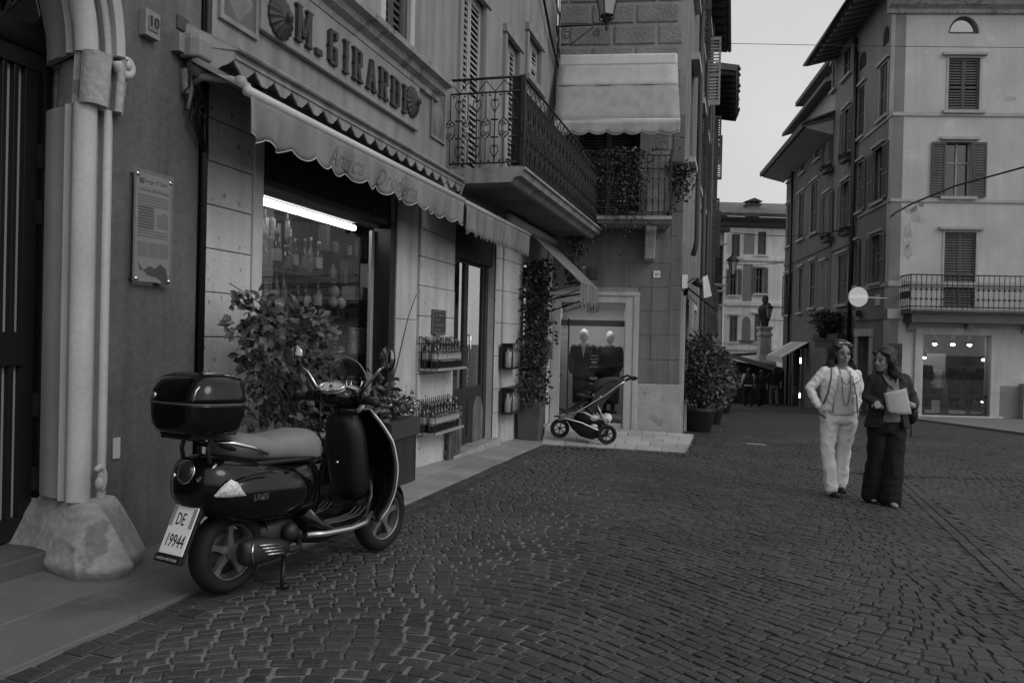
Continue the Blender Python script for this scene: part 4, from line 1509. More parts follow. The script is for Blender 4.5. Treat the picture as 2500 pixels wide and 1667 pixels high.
def panel_iron(fr, s0, s1, n, name, fancy=True):
    mb = MB()
    for z in (z0r + .02, z1r - .16, z1r):
        mb.tube([fr.P(s0, n, z), fr.P(s1, n, z)], .011 if z < z1r else .016, 6)
    k = max(2, int(round((s1 - s0) / .235)))
    d = (s1 - s0) / k
    zm = .5 * (z0r + z1r - .16)
    for i in range(k):
        a = s0 + d * (i + .5)
        mb.tube([fr.P(a, n, z0r), fr.P(a, n, z1r - .16)], .0075, 5)
        for b in (a - d * .5,):
            mb.tube([fr.P(b, n, z0r), fr.P(b, n, zm - .12)], .007, 5)
            mb.tube([fr.P(b, n, zm + .12), fr.P(b, n, z1r - .16)], .007, 5)
            if fancy:
                for f in (-1, 1):
                    pts = [fr.P(b, n, zm - .12), fr.P(b + f * .055, n, zm - .07), fr.P(b + f * .06, n, zm), fr.P(b + f * .055, n, zm + .07), fr.P(b, n, zm + .12)]
                    mb.tube(pts, .006, 5)
                    scroll(mb, fr, b + f * .02, n, zm + .06, .035, 1.2, f > 0, -f, .005)
                    scroll(mb, fr, b + f * .02, n, zm - .06, .035, 1.2, f < 0, -f, .005)
        if fancy:
            for zz in (z0r + .16, z1r - .30):
                for f in (-1, 1):
                    mb.tube([fr.P(a, n, zz - .09), fr.P(a + f * .05, n, zz), fr.P(a + f * .035, n, zz + .06), fr.P(a + f * .01, n, zz + .04)], .006, 5)
                mb.ball(fr.P(a, n, zz + .055), .02, seg=6)
            for zz in (zm - .1, zm + .1):
                mb.fbox(fr, a - .045, a + .045, n - .008, n + .008, zz - .008, zz + .008)
            mb.tube([fr.P(a - d, n, z1r - .15), fr.P(a - d * .5, n, z1r - .03), fr.P(a, n, z1r - .15)][1:] + [fr.P(a + d * .5, n, z1r - .03)], .006, 5)
            for q in (-.3, .3):
                mb.ball(fr.P(a + q * d, n, z0r + .045), .014, seg=6)
                mb.ball(fr.P(a + q * d, n, z1r - .19), .014, seg=6)
    return mb.build(name, M_iron, balc, smooth=True)
e0 = L.P(BS0 + .03, 0.0, 0)
FE = Fr((e0.x, e0.y), L.n)      # end frame: s runs out from the wall
panel_iron(FE, .03, BN - .03, 0.0, 'end_railing')
panel_iron(L, BS0 + .03, BS1 - .03, BN - .02, 'front_railing')
panel_iron(Fr((L.P(BS1 - .03, 0, 0).x, L.P(BS1 - .03, 0, 0).y), L.n), .03, BN - .03, 0.0, 'end_railing', False)
for a in (BS0 + .03, BS1 - .03):
    MB().fbox(L, a - .02, a + .02, BN - .045, BN + .005, BZ, z1r + .01).build('post', M_iron, balc)
# cane screen tied inside the long front
scn = MB()
s = BS0 + .06
while s < BS1 - .06:
    scn.fbox(L, s, s + .049, BN - .06, BN - .05, BZ + .03, z1r - .14 + .012 * math.sin(s * 31))
    s += .05
kind(scn.build('cane_screen', mat('cane', .03, .8, .2, 5, island=.4), balc), 'stuff')
MB().fbox(L, BS0 + .06, BS0 + .1, BN - .16, BN - .035, BZ + .03, z1r - .0).build('screen_edge', mat('cane_edge', .035, .8), balc)
# ================================================================ corner house with the mannequin window
mh = thing('corner_house', M_.P(1.1, 0, -.3), 'rusticated stone corner house with mannequin window and vine balcony', 'house')
MW = 2.30                                      # width of the front
pc = M_.P(MW, 0, 0)
MS = Fr((pc.x, pc.y), (.277, 1))                # its flank along the far street
M_rust = mat('rough_ashlar', .215, .9, .15, 2.5, .15, 35, .8, 24, spec=.15, bdist=.03)
M_band = mat('ashlar_margin', .255, .85, .1, 2.5, .06, 40, .15, 50, streak=.15)
M_ash = mat('smooth_ashlar', .165, .85, .15, 1.8, .1, 40, .3, 40, streak=.2)
zg = -.5
op = (.17, 1.32, -.13, 2.03)
fw = (.42, 1.52, 3.56, 5.35)
wall_obj('front_wall', M_, 0, MW, zg, 10.95, [op, fw], M_band, mh, -.4, 0.0)
frontw = [o for o in mh.children][0]
def mblocks(fr, parent, s0, s1, z0, z1, rowh, bw, n1, m, gap, holes=(), off=0.0, name='stone_block', bev=.012):
    z = z0
    k = 0
    while z < z1 - .05:
        zt = min(z + rowh, z1)
        s = s0 - (bw * .5 if k % 2 else 0) - off
        while s < s1:
            a, b = max(s, s0), min(s + bw, s1)
            if b - a > .1:
                cells = [(a, b)]
                for h in holes:
                    nc = []
                    for (p, q) in cells:
                        if zt - gap <= h[2] or z + gap >= h[3] or q <= h[0] or p >= h[1]:
                            nc.append((p, q))
                        else:
                            if p < h[0] - .05:
                                nc.append((p, h[0]))
                            if q > h[1] + .05:
                                nc.append((h[1], q))
                    cells = nc
                for (p, q) in cells:
                    if q - p > .08:
                        MB().fbox(fr, p + gap / 2, q - gap / 2, -.05, n1 + rs.uniform(-.004, .004), z + gap / 2, zt - gap / 2).build(name, m, parent, bevel=bev)
            s += bw
        z = zt
        k += 1
mblocks(M_, frontw, .0, MW - .06, 5.5, 8.6, .385, .79, .022, M_rust, .055, bev=.02, off=.2)
mblocks(M_, frontw, .0, MW - .06, 4.02, 5.5, .37, .79, .016, M_rust, .05, holes=[(fw[0] - .15, fw[1] + .15, 3, 5.5)], bev=.02, off=.3)
rowz = [M_.pix(1600, y)[1] for y in (937, 881, 816, 755, 697, 640)]
mblocks(M_, frontw, .0, MW - .0, rowz[0], 3.35, rowz[1] - rowz[0] + .02, .80, .012, M_ash, .010, holes=[(-.05, 1.56, -.2, 2.22)], off=.22, bev=.006)
# smooth pale plinth
MB().fbox(M_, 1.56, MW + .05, -.1, .05, zg, rowz[0]).build('plinth_block', mat('pale_plinth', .37, .75, .15, 2.5, .12, 30, .25, 35, wear=(6, .75)), frontw, bevel=.012)
# corner quoin strip
z = rowz[0]
while z < 5:
    MB().fbox(M_, MW - .2, MW + .012, -.15, .018, z + .005, z + .43).build('quoin', M_ash, frontw, bevel=.012)
    z += .44
# shop opening surround
su = MB()
su.fbox(M_, .0, op[0], -.25, .06, zg + .1, 2.22)
su.fbox(M_, op[1], 1.56, -.25, .06, zg + .1, 2.22)
su.fbox(M_, op[0], op[1], -.25, .06, op[3], 2.22)
su.fbox(M_, -.0, 1.58, -.02, .085, 2.16, 2.23)
su.fbox(M_, op[1] + .15, 1.57, -.02, .078, zg + .1, 2.16)
su.build('shop_surround', M_stone_s, mh, bevel=.01)
MB().fbox(M_, op[0], op[1], -.6, .03, zg, op[2]).build('shop_sill', M_stone_s, mh, bevel=.01)
MB().fbox(M_, op[0], op[1], -.06, -.05, op[2], op[3]).build('pane', G_shop, mh)
MB().fbox(M_, op[0] + .13, op[0] + .155, -.09, -.04, op[2], op[3] - .28).build('glazing_bar', M_iron, mh)
rl = MB()
rl.fbox(M_, op[0], op[1], -.18, -.05, op[3] - .42, op[3] - .31)
rl.build('lamp_rail', mat('rail_metal', .12, .4, **PLAIN), mh)
rm = MB()
rm.fbox(M_, op[0] - .1, op[1] + .1, -1.25, -1.2, zg, 2.6)
rm.fbox(M_, op[0] - .15, op[0] - .1, -1.25, -.3, zg, 2.6)
rm.fbox(M_, op[1] + .1, op[1] + .15, -1.25, -.3, zg, 2.6)
rm.fbox(M_, op[0] - .15, op[1] + .15, -1.25, -.3, zg, op[2] - .0)
rm.fbox(M_, op[0] - .15, op[1] + .15, -1.25, -.3, 2.35, 2.6)
rm.build('display_room', mat('display_paint', .42, .8, .1, 2), mh)
vl = bpy.data.lights.new('display_light', 'AREA')
vl.energy = 9
vl.shape = 'RECTANGLE'
vl.size = .9
vl.size_y = .1
vo_ = bpy.data.objects.new('display_light', vl)
COL.objects.link(vo_)
vo_.location = M_.P(.75, -.35, 1.98)
strip = thing('display_strip_lamp', M_.P(.75, -.3, 1.75), 'lit strip lamp under the top rail of the mannequin window', 'lamp')
MB().tube([M_.P(.62, -.19, 1.69), M_.P(1.05, -.19, 1.69)], .012, 8).build('tube', emitter('strip_glow', 2.0), strip)
par(vo_, strip)

# French window with louvres, balcony on a bracket
slat_shutter(M_, fw[0] + .02, (fw[0] + fw[1]) / 2, -.2, fw[2], fw[3], M_slat, mh, single=False)
slat_shutter(M_, (fw[0] + fw[1]) / 2, fw[1] - .02, -.2, fw[2], fw[3], M_slat, mh, single=False)
MB().fbox(M_, fw[1], fw[1] + .2, -.1, .03, fw[2], fw[3]).build('window_jamb', M_band, mh)
MB().fbox(M_, fw[0] - .2, fw[0], -.1, .03, fw[2], fw[3]).build('window_jamb', M_band, mh)
MB().fbox(M_, fw[0], fw[1], -.3, -.25, fw[2], fw[3]).build('dark_room', M_void, mh)
MBS = MB()
sweep(MBS, M_, .2, 2.05, [(-.02, -.1), (.70, -.1), (.74, -.05), (.8, -.04), (.8, .02), (-.02, .02)], 3.47)
mb_bal = MBS.build('balcony', M_stone_d, mh)
bk = MB()
pk = M_.P(1.72, 0, 0)
bk.prism(Fr((pk.x, pk.y), M_.n), [(0, 3.37), (.6, 3.37), (.6, 3.28), (.45, 3.2), (.3, 3.0), (.2, 2.82), (0, 2.78)], -.09, .09)
bk.build('bracket', M_stone_s, mb_bal, bevel=.015)
rg = MB()
zr0, zr1 = 3.5, 4.52
def rail_run(fr, s0, s1, n):
    for z in (zr0 + .06, zr1 - .22, zr1):
        rg.tube([fr.P(s0, n, z), fr.P(s1, n, z)], .012, 5)
    k = int((s1 - s0) / .1)
    for i in range(k + 1):
        a = s0 + (s1 - s0) * i / k
        rg.tube([fr.P(a, n, zr0), fr.P(a, n, zr1)], .008, 5)
        rg.ball(fr.P(a, n, zr0 + .25), .022, seg=6)
        rg.ball(fr.P(a, n, zr0 + .62), .022, seg=6)
rail_run(M_, .22, 2.02, .76)
pe = M_.P(2.02, 0, 0)
rail_run(Fr((pe.x, pe.y), M_.n), .02, .76, 0)
rg.build('railing', M_iron, mb_bal, smooth=True)
MB().fbox(M_, 2.0, 2.04, .74, .78, 3.48, 4.62).build('post', M_iron, mb_bal)
sh_b = MB()
sh_b.fbox(M_, 1.62, 2.0, .70, .71, 3.55, 4.4)
sh_b.build('screen_sheet', mat('screen_sheet', .22, .8, .2, 6), mb_bal)
# awning above the balcony
aw = thing('balcony_awning', M_.P(1, .5, 5.1), 'wide pale two-tone awning let down over the vine balcony', 'awning')
a0, a1 = .03, 2.13
MB().fbox(M_, a0, a1, .02, .2, 6.24, 6.46).build('cassette', mat('cassette_white', .62, .4, .06, 3), aw, bevel=.04)
M_acl = mat('awning_canvas', .42, .85, .03, 1.5, .04, 60, .06, 90, streak=.10)
M_acl2 = mat('awning_canvas_lower', .31, .85, .03, 1.5, .04, 60, .06, 90, streak=.12)
def sheet(n0, z0, n1, z1, m, nm):
    k = MB()
    NN = 14
    grid = []
    for j in range(6):
        f = j / 5
        row = []
        for i in range(NN + 1):
            a = a0 + (a1 - a0) * i / NN
            sag = .02 * math.sin(math.pi * f) + .008 * math.sin(a * 9 + f * 3)
            row.append(M_.P(a, n0 + (n1 - n0) * f - sag, z0 + (z1 - z0) * f))
        grid.append(row)
    k.add([p for r in grid for p in r], [(j * (NN + 1) + i, j * (NN + 1) + i + 1, (j + 1) * (NN + 1) + i + 1, (j + 1) * (NN + 1) + i) for j in range(5) for i in range(NN)])
    o = k.build(nm, m, aw, smooth=True)
    o.modifiers.new('thick', 'SOLIDIFY').thickness = .006
sheet(.2, 6.25, .5, 5.80, M_acl, 'upper_cloth')
sheet(.5, 5.79, 1.0, 5.06, M_acl2, 'lower_cloth')
MB().tube([M_.P(a0, 1.0, 5.06), M_.P(a1, 1.0, 5.06)], .022, 8).build('front_bar', M_cl0, aw, smooth=True)
v = MB()
cols = []
for i in range(85):
    a = a0 + (a1 - a0) * i / 84
    d = abs(math.sin(math.pi * (a - a0) / .295))
    cols.append([M_.P(a, 1.02 + .02 * f * math.sin(a * 8 + 2 * f) - .03 * f, 5.05 - f * (.17 + .06 * d ** .7)) for f in (0, .25, .5, .75, 1)])
v.add([p for c_ in cols for p in c_], [(i * 5 + j, (i + 1) * 5 + j, (i + 1) * 5 + j + 1, i * 5 + j + 1) for i in range(84) for j in range(4)])
o = v.build('valance', M_acl, aw, smooth=True)
o.modifiers.new('thick', 'SOLIDIFY').thickness = .005
MB().tube([c_[-1] for c_ in cols], .008, 4).build('hem', M_cl0, o)
for a in (a0 + .05, a1 - .05):
    MB().tube([M_.P(a, .03, 5.5), M_.P(a, .98, 5.04)], .014, 6).build('arm', M_cl0, aw)
# house number tile
r = M_.rect(1595, 661, 1612, 678, .012)
t = thing('house_number_tile', M_.P(r[0], .01, r[2]), 'small white square number tile on the grey stone beside the mannequin window', 'tile')
MB().fbox(M_, r[0], r[1], .012, .03, r[2], r[3]).build('tile', M_white, t)
text_on(MB(), M_, '64', (r[0] + r[1]) / 2, .032, r[2] + .04, .07, extrude=.001).build('digits', M_text, t)
# dark grille box above the shop surround
r = M_.rect(1437, 655, 1460, 680, .0)
tag(MB().fbox(M_, r[0], r[1], .012, .07, r[2], r[3]).build('vent_box', M_slat), 'small dark vent box on the stone above the mannequin window', 'vent box')

# ---- flank of the corner house
M_fl = mat('flank_plaster', .20, .9, .2, 1.2, .1, 40, .3, 30, streak=.3)
FL = 12.3
wins = [(1.6, 2.5, 5.0, 6.9), (4.6, 5.5, 5.0, 6.9), (7.4, 8.4, 5.0, 6.9), (1.6, 2.5, 8.3, 10.0), (4.6, 5.5, 8.3, 10.0), (7.4, 8.4, 8.0, 9.9)]
sdoors = [(.75, 1.9, -.6, 2.1), (4.2, 5.6, -.8, 2.1)]
wall_obj('flank_wall', MS, 0, FL, -1.2, 10.95, wins + sdoors, M_fl, mh, -.4, 0)
flank = [o for o in mh.children if o.name.startswith('flank_wall')][0]
for k, (ra, rb_) in enumerate(((.5, 1.4), (1.4, 2.3), (2.3, 3.2))):
    for i in range(8):
        a = .02 + i * .8 + (.4 if k % 2 else 0)
        if any(a < d[1] and a + .8 > d[0] and ra < d[3] + .1 for d in sdoors):
            continue
        MB().fbox(MS, a, a + .77, -.05, .02, ra + .01, rb_ - .01).build('stone_block', M_ash, flank, bevel=.012)
for d in sdoors:
    MB().fbox(MS, d[0], d[1], -.45, -.3, d[2], d[3]).build('dark_shop', M_void, mh)
    q = MB()
    q.fbox(MS, d[0] - .12, d[0], -.1, .05, -1, d[3] + .12)
    q.fbox(MS, d[1], d[1] + .12, -.1, .05, -1, d[3] + .12)
    q.fbox(MS, d[0], d[1], -.1, .05, d[3], d[3] + .12)
    q.build('door_surround', M_stone_s, mh)
for w in wins:
    MB().fbox(MS, w[0], w[1], -.3, -.2, w[2], w[3]).build('pane', G_dark, mh)
    MB().fbox(MS, w[0], w[1], -.39, -.31, w[2], w[3]).build('dark_room', M_void, mh)
    MB().fbox(MS, w[0] - .1, w[1] + .1, -.02, .12, w[2] - .1, w[2]).build('window_sill', M_stone_s, mh)
    MB().fbox(MS, w[0] - .12, w[1] + .12, -.02, .16, w[3], w[3] + .14).build('lintel', M_stone_s, mh)
def open_shutter(fr, s, z0, z1, w, m, parent):
    p = fr.P(s, 0, 0)
    g = Fr((p.x, p.y), fr.n)
    slat_shutter(g, .03, w, -.02, z0, z1, m, parent, single=False, slat=.085)
open_shutter(MS, 8.55, 8.0, 9.9, .40, M_slat_w, mh)
open_shutter(MS, 2.6, 8.3, 10.0, .3, M_slat, mh)
open_shutter(MS, 5.6, 8.3, 10.0, .22, M_slat, mh)
open_shutter(MS, 5.6, 5.0, 6.9, .22, M_slat, mh)
open_shutter(MS, 8.5, 5.0, 6.9, .22, M_slat, mh)
for s_, zb in ((2.95, 3.2), (6.4, .0), (9.5, -.5)):
    MB().tube([MS.P(s_, .14, 10.7), MS.P(s_, .12, 10.4), MS.P(s_, .12, zb + .3), MS.P(s_, .05, zb)], .055, 8).build('downpipe', M_slat, mh, smooth=True)
# eaves with rafters
ev = MB()
ev.hexa([MS.P(-1, -1, 10.95), MS.P(FL, -1, 10.95), MS.P(FL, .5, 10.75), MS.P(-1, .5, 10.75), MS.P(-1, -1, 11.1), MS.P(FL, -1, 11.1), MS.P(FL, .55, 10.88), MS.P(-1, .55, 10.88)])
eo = ev.build('eaves', mat('roof_timber', .10, .8), mh)
for i in range(20):
    a = .3 + i * .6
    MB().hexa([MS.P(a, -.1, 10.74), MS.P(a + .13, -.1, 10.74), MS.P(a + .13, .48, 10.64), MS.P(a, .48, 10.64), MS.P(a, -.1, 10.86), MS.P(a + .13, -.1, 10.86), MS.P(a + .13, .48, 10.76), MS.P(a, .48, 10.76)]).build('rafter', mat('rafter_wood', .04, .8), eo)
MB().tube([MS.P(-1, .58, 10.8), MS.P(FL, .58, 10.8)], .06, 8).build('gutter', M_slat, eo, smooth=True)
# front top of the house (unseen edge closes the volume)
rf = MB()
p = [M_.P(-.1, 0, 0), M_.P(MW, 0, 0), MS.P(FL, 0, 0), MS.P(FL, -8, 0), M_.P(-.1, -11, 0)]
rf.extr([(q.x, q.y, 10.9) for q in p], (0, 0, .05))
rf.build('roof', M_void, mh)
bkw = MB()
bkw.extr([(q.x, q.y, -1.2) for q in (MS.P(FL, 0, 0), MS.P(FL, -6, 0), MS.P(FL - .2, -6, 0), MS.P(FL - .2, 0, 0))], (0, 0, 12.1))
bkw.build('end_wall', M_fl, mh)
# ---- the next house down that side
nh = thing('far_left_house', MS.P(16, .2, -1), 'narrow house beyond the corner house with deep ragged eaves on the left', 'house')
wn = [(13.6, 14.4, 4.6, 6.4), (16.4, 17.2, 4.6, 6.4), (13.6, 14.4, 7.6, 9.3), (16.4, 17.2, 7.6, 9.3), (13.6, 14.4, 1.5, 3.3), (16.4, 17.2, 1.5, 3.3)]
wall_obj('wall', MS, FL, 21, -2.5, 10.9, wn, mat('far_flank_plaster', .17, .9, .2, 1.2, .1, 30, .2), nh, -.3, .0)
for w in wn:
    MB().fbox(MS, w[0], w[1], -.28, -.2, w[2], w[3]).build('pane', G_dark, nh)
    open_shutter(MS, w[1] + .05, w[2], w[3], .34, M_slat, nh)
ev = MB()
ev.hexa([MS.P(14.3, -1, 11.1), MS.P(21, -1, 11.1), MS.P(21, .8, 10.8), MS.P(14.3, .8, 10.8), MS.P(14.3, -1, 11.25), MS.P(21, -1, 11.25), MS.P(21, .85, 10.95), MS.P(14.3, .85, 10.95)])
eo = ev.build('eaves', mat('roof_timber', .06), nh)
for i in range(10):
    a = 14.4 + i * .66
    MB().hexa([MS.P(a, .0, 10.8), MS.P(a + .15, .0, 10.8), MS.P(a + .15, .75, 10.67), MS.P(a, .75, 10.67), MS.P(a, .0, 10.94), MS.P(a + .15, .0, 10.94), MS.P(a + .15, .75, 10.81), MS.P(a, .75, 10.81)]).build('rafter', mat('rafter_wood', .04), eo)
    MB().hexa([MS.P(a, .1, 11.1), MS.P(a + .5, .1, 11.1), MS.P(a + .5, .88, 10.95), MS.P(a, .88, 10.95), MS.P(a, .1, 11.18), MS.P(a + .5, .1, 11.18), MS.P(a + .5, .88 + rs.uniform(0, .1), 11.02), MS.P(a, .88 + rs.uniform(0, .1), 11.02)]).build('roof_tile', mat('clay_tile', .12, .9, .3, 6, island=.2), eo)
bkw = MB()
bkw.extr([(q.x, q.y, -2.5) for q in (MS.P(21, .1, 0), MS.P(21, -6, 0), MS.P(20.8, -6, 0), MS.P(20.8, .1, 0))], (0, 0, 13.4))
bkw.build('end_wall', M_fl, nh)
MB().tube([MS.P(12.9, .1, 10.6), MS.P(12.9, .08, -1.5)], .05, 8).build('downpipe', M_slat, nh, smooth=True)
# ---- street lantern on an iron bracket at the top of the corner house
t = thing('street_lantern', M_.P(.1, .1, 6.9), 'tapered glass street lantern on a scrolled iron wall bracket at the top', 'lantern')
LN = .75
lc, lz = M_.pix(1481, 62, LN)
w_a = M_.pix(1366, 66, LN)
ir = MB()
ir.tube([M_.P(w_a[0] - .05, LN, w_a[1]), M_.P(lc + .04, LN, lz + .02)], .018, 6)
ir.tube([M_.P(w_a[0], LN, w_a[1] + .25), M_.P(w_a[0] - .02, LN, w_a[1] - .35)], .02, 6)
ir.tube([M_.P(w_a[0] + .03, LN, w_a[1] - .3), M_.P(w_a[0] + .2, LN, w_a[1] - .31), M_.P(w_a[0] + .45, LN, w_a[1] - .12), M_.P(w_a[0] + .58, LN, w_a[1] - .02)], .011, 6)
scroll(ir, M_, w_a[0] + .12, LN, w_a[1] - .13, .10, 1.6, True, 1, .009, 1.5)
scroll(ir, M_, w_a[0] + .63, LN, w_a[1] - .12, .07, 1.5, False, 1, .009, 1.5)
ir.tube([M_.P(w_a[0] - .05, LN, w_a[1]), M_.P(w_a[0] - .05, .0, w_a[1])], .018, 6)
ir.tube([M_.P(w_a[0] - .02, LN, w_a[1] - .33), M_.P(w_a[0] - .02, .0, w_a[1] - .33)], .012, 6)
ir.build('bracket', M_iron, t, smooth=True)
lb = Matrix.Translation(M_.P(lc, LN, lz)) @ Matrix.Rotation(math.radians(20), 4, 'Z')
fx = MB()
fx.lathe(lb, [(.015, -.1), (.03, -.04), (.02, 0), (.05, .06), (.09, .12)], 8)
R0, R1, H0, H1 = .12, .25, .16, .78
for i in range(4):
    a = math.pi / 2 * i + math.pi / 4
    fx.tube([lb @ Vector((R0 * math.cos(a), R0 * math.sin(a), H0)), lb @ Vector((R1 * math.cos(a), R1 * math.sin(a), H1))], .013, 5)
    fx.tube([lb @ Vector((.05 * math.cos(a), .05 * math.sin(a), .06)), lb @ Vector((R0 * 1.1 * math.cos(a), R0 * 1.1 * math.sin(a), .1)), lb @ Vector((R0 * math.cos(a), R0 * math.sin(a), H0))], .012, 5)
for R, h in ((R0, H0), (R1, H1)):
    q = [lb @ Vector((R * math.cos(math.pi / 2 * i + math.pi / 4), R * math.sin(math.pi / 2 * i + math.pi / 4), h)) for i in range(4)]
    fx.tube(q, .014, 5, closed=True)
fx.lathe(lb, [(.36, H1 + .02), (.36, H1 + .05), (.2, H1 + .18), (.12, H1 + .3), (.04, H1 + .34), (.02, H1 + .45)], 4)
fx.build('frame', M_iron, t)
gl = MB()
gl.loft([[lb @ Vector((R * .96 * math.cos(math.pi / 2 * i + math.pi / 4), R * .96 * math.sin(math.pi / 2 * i + math.pi / 4), h)) for i in range(4)] for R, h in ((R0, H0 + .01), (R1, H1 - .01))], True, False)
gl.build('frosted_glass', mat('frosted_glass', .32, .4, .1, 3, .03, 40, 0), t)
# conduit and cables at the junction of the two houses
cj = thing('wall_cables', L.P(10.8, .03, 5), 'thin cables running down the upper wall to the junction beside the lantern', 'cable')
MB().tube([L.P(10.85, .04, 9), L.P(10.86, .04, 7.2), L.P(10.9, .05, 6.6)], .02, 6).build('conduit', M_cl0, cj, smooth=True)
MB().tube([L.P(8.6, .04, 7.9), L.P(9.6, .05, 7.0), L.P(10.2, .05, 6.55), L.P(10.9, .05, 6.2)], .022, 6).build('cable', M_black, cj, smooth=True)
MB().tube([L.P(9.9, .04, 8.1), L.P(10.4, .05, 7.4), L.P(10.85, .05, 7.1)], .012, 6).build('cable', M_black, cj, smooth=True)
# ---- fittings on the flank near the corner
def flank_item(px, py, n=0.0):
    return MS.pix(px, py, n)
t = thing('wall_spotlight', MS.P(.35, .1, 2.4), 'small dark spotlight with white back plate on the corner of the stone house', 'spotlight')
a, z = MS.pix(1673, 686, .08)
pz = MS.P(.25, .1, z)
MB().obox(Matrix.Translation(M_.P(MW + .06, .0, z + .0)), .10, .05, .24).build('back_plate', M_white, t)
MB().lathe(Matrix.Translation(M_.P(MW + .30, .02, z - .02)) @ Matrix.Rotation(math.radians(25), 4, 'Y'), [(.03, .08), (.05, .06), (.11, -.06), (.09, -.055)], 12).build('shade', M_iron, t, smooth=True)
MB().tube([M_.P(MW + .02, .0, z - .1), M_.P(MW + .2, .02, z + .05), M_.P(MW + .3, .02, z + .06)], .012, 6).build('arm', M_iron, t)
t = thing('flank_awning', MS.P(1.3, .3, 2.2), 'small dark blind leaning out over the side door of the corner house', 'awning')
k = MB()
a0_, a1_ = .7, 1.95
k.hexa([MS.P(a0_, .62, 1.95), MS.P(a1_, .62, 1.95), MS.P(a1_, .02, 2.42), MS.P(a0_, .02, 2.42), MS.P(a0_, .62, 1.97), MS.P(a1_, .62, 1.97), MS.P(a1_, .02, 2.44), MS.P(a0_, .02, 2.44)])
k.fbox(MS, a0_, a1_, .61, .62, 1.75, 1.96)
k.build('cloth', mat('dark_canvas', .05, .9), t)
tag(MB().hexa([MS.P(3.0, .30, 2.3), MS.P(3.04, .46, 2.35), MS.P(3.06, .46, 2.35), MS.P(3.02, .3, 2.3), MS.P(3.0, .26, 2.75), MS.P(3.04, .36, 2.8), MS.P(3.06, .36, 2.8), MS.P(3.02, .26, 2.75)]).build('hanging_pennant', M_white), 'small white pennant hanging from the flank of the corner house', 'pennant')
# ================================================================ houses on the right and at the end of the street
PC = at(2166, 840, 27.7)
RF = Fr((PC.x, PC.y), (1, -.05))              # front facing us
RSF = Fr((PC.x, PC.y), (-.138, -1))           # flank along the street (s < 0 going away)
ZE = 13.85
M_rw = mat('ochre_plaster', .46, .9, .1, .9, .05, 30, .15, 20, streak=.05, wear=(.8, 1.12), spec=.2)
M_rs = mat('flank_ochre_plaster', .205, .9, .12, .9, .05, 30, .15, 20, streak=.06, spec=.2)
M_b2 = mat('grey_plaster', .20, .9, .12, .8, .05, 30, .15, 20, streak=.2, spec=.2)
M_b3 = mat('brown_plaster', .15, .9, .12, .8, .05, 30, .15, 20, streak=.2, spec=.2)
M_far = mat('pale_stucco', .8, .9, .12, .8, .05, 30, .1, 20, streak=.15, spec=.2)
M_sill = mat('sill_stone', .36, .8, .15, 3)
rh = thing('ochre_corner_house', RF.P(4, 0, -1.2), 'tall plain plastered corner house on the right with clothes shop and balcony', 'house')

SILL = [M_sill]
def dwin(fr, house, r, op=None, lintel=True, sill=True, shut='closed', m=None, n=0.0, box=False):
    """r: whole window in (s0,s1,z0,z1); returns the opening cut in the wall"""
    s0, s1, z0, z1 = r
    m = m or M_slat
    if shut == 'open':
        w = (s1 - s0)
        o0, o1 = s0 + w * .27, s1 - w * .27
        sw = w * .25
    else:
        o0, o1 = s0, s1
        sw = (s1 - s0) / 2
    g = MB()
    e = .07
    if lintel:
        g.fbox(fr, o0 - .22, o1 + .22, n - .02, n + .12, z1 + .08, z1 + .17)
    g.fbox(fr, o0 - e, o0, n - .12, n + .02, z0, z1 + .06)
    g.fbox(fr, o1, o1 + e, n - .12, n + .02, z0, z1 + .06)
    g.fbox(fr, o0 - e, o1 + e, n - .12, n + .021, z1, z1 + .075)
    if sill:
        g.fbox(fr, o0 - .18, o1 + .18, n - .1, n + .12, z0 - .11, z0 - .003)
    wnd = g.build('window', SILL[0], house)
    if shut == 'open':
        MB().fbox(fr, o0, o1, n - .2, n - .19, z0, z1).build('pane', G_dark, wnd)
        fm = MB()
        mid = (o0 + o1) / 2
        for a in (o0, mid - .03, o1 - .05):
            fm.fbox(fr, a, a + .055, n - .19, n - .15, z0, z1)
        fm.fbox(fr, o0, o1, n - .19, n - .15, z0 + (z1 - z0) * .62, z0 + (z1 - z0) * .62 + .05)
        fm.build('sash', mat('sash_paint', .3, .6), wnd)
        MB().fbox(fr, o0, o1, n - .6, n - .55, z0, z1).build('curtain', mat('curtain', .16, .9, .3, 4, streak=.5), wnd)
        slat_shutter(fr, o0 - sw - .02, o0 - .02, n + .03, z0 - .02, z1, m, house, single=False, slat=.09)
        slat_shutter(fr, o1 + .02, o1 + sw + .02, n + .03, z0 - .02, z1, m, house, single=False, slat=.09)
    elif shut == 'closed':
        slat_shutter(fr, o0 + .005, o0 + sw - .004, n - .07, z0, z1, m, house, single=False, slat=.09)
        slat_shutter(fr, o0 + sw + .004, o1 - .005, n - .07, z0, z1, m, house, single=False, slat=.09)
        MB().fbox(fr, o0, o1, n - .15, n - .1, z0, z1).build('dark_room', M_void, wnd)
    else:
        MB().fbox(fr, o0, o1, n - .16, n - .15, z0, z1).build('pane', G_dark, wnd)
        MB().fbox(fr, o0, o1, n - .5, n - .45, z0, z1).build('dark_room', M_void, wnd)
    return (o0, o1, z0, z1)

# front openings
w_top = RF.rect(2315, 142, 2391, 270)
w_mid = RF.rect(2271, 348, 2408, 480)
w_dor = RF.rect(2304, 567, 2381, 752)
w_shop = RF.rect(2251, 818, 2416, 1014)
hl = RF.rect(2316, 40, 2392, 83)
hs = []
hs.append(dwin(RF, rh, w_top))
hs.append(dwin(RF, rh, w_mid, shut='open'))
hs.append(dwin(RF, rh, w_dor, sill=False))
hs.append(w_shop)
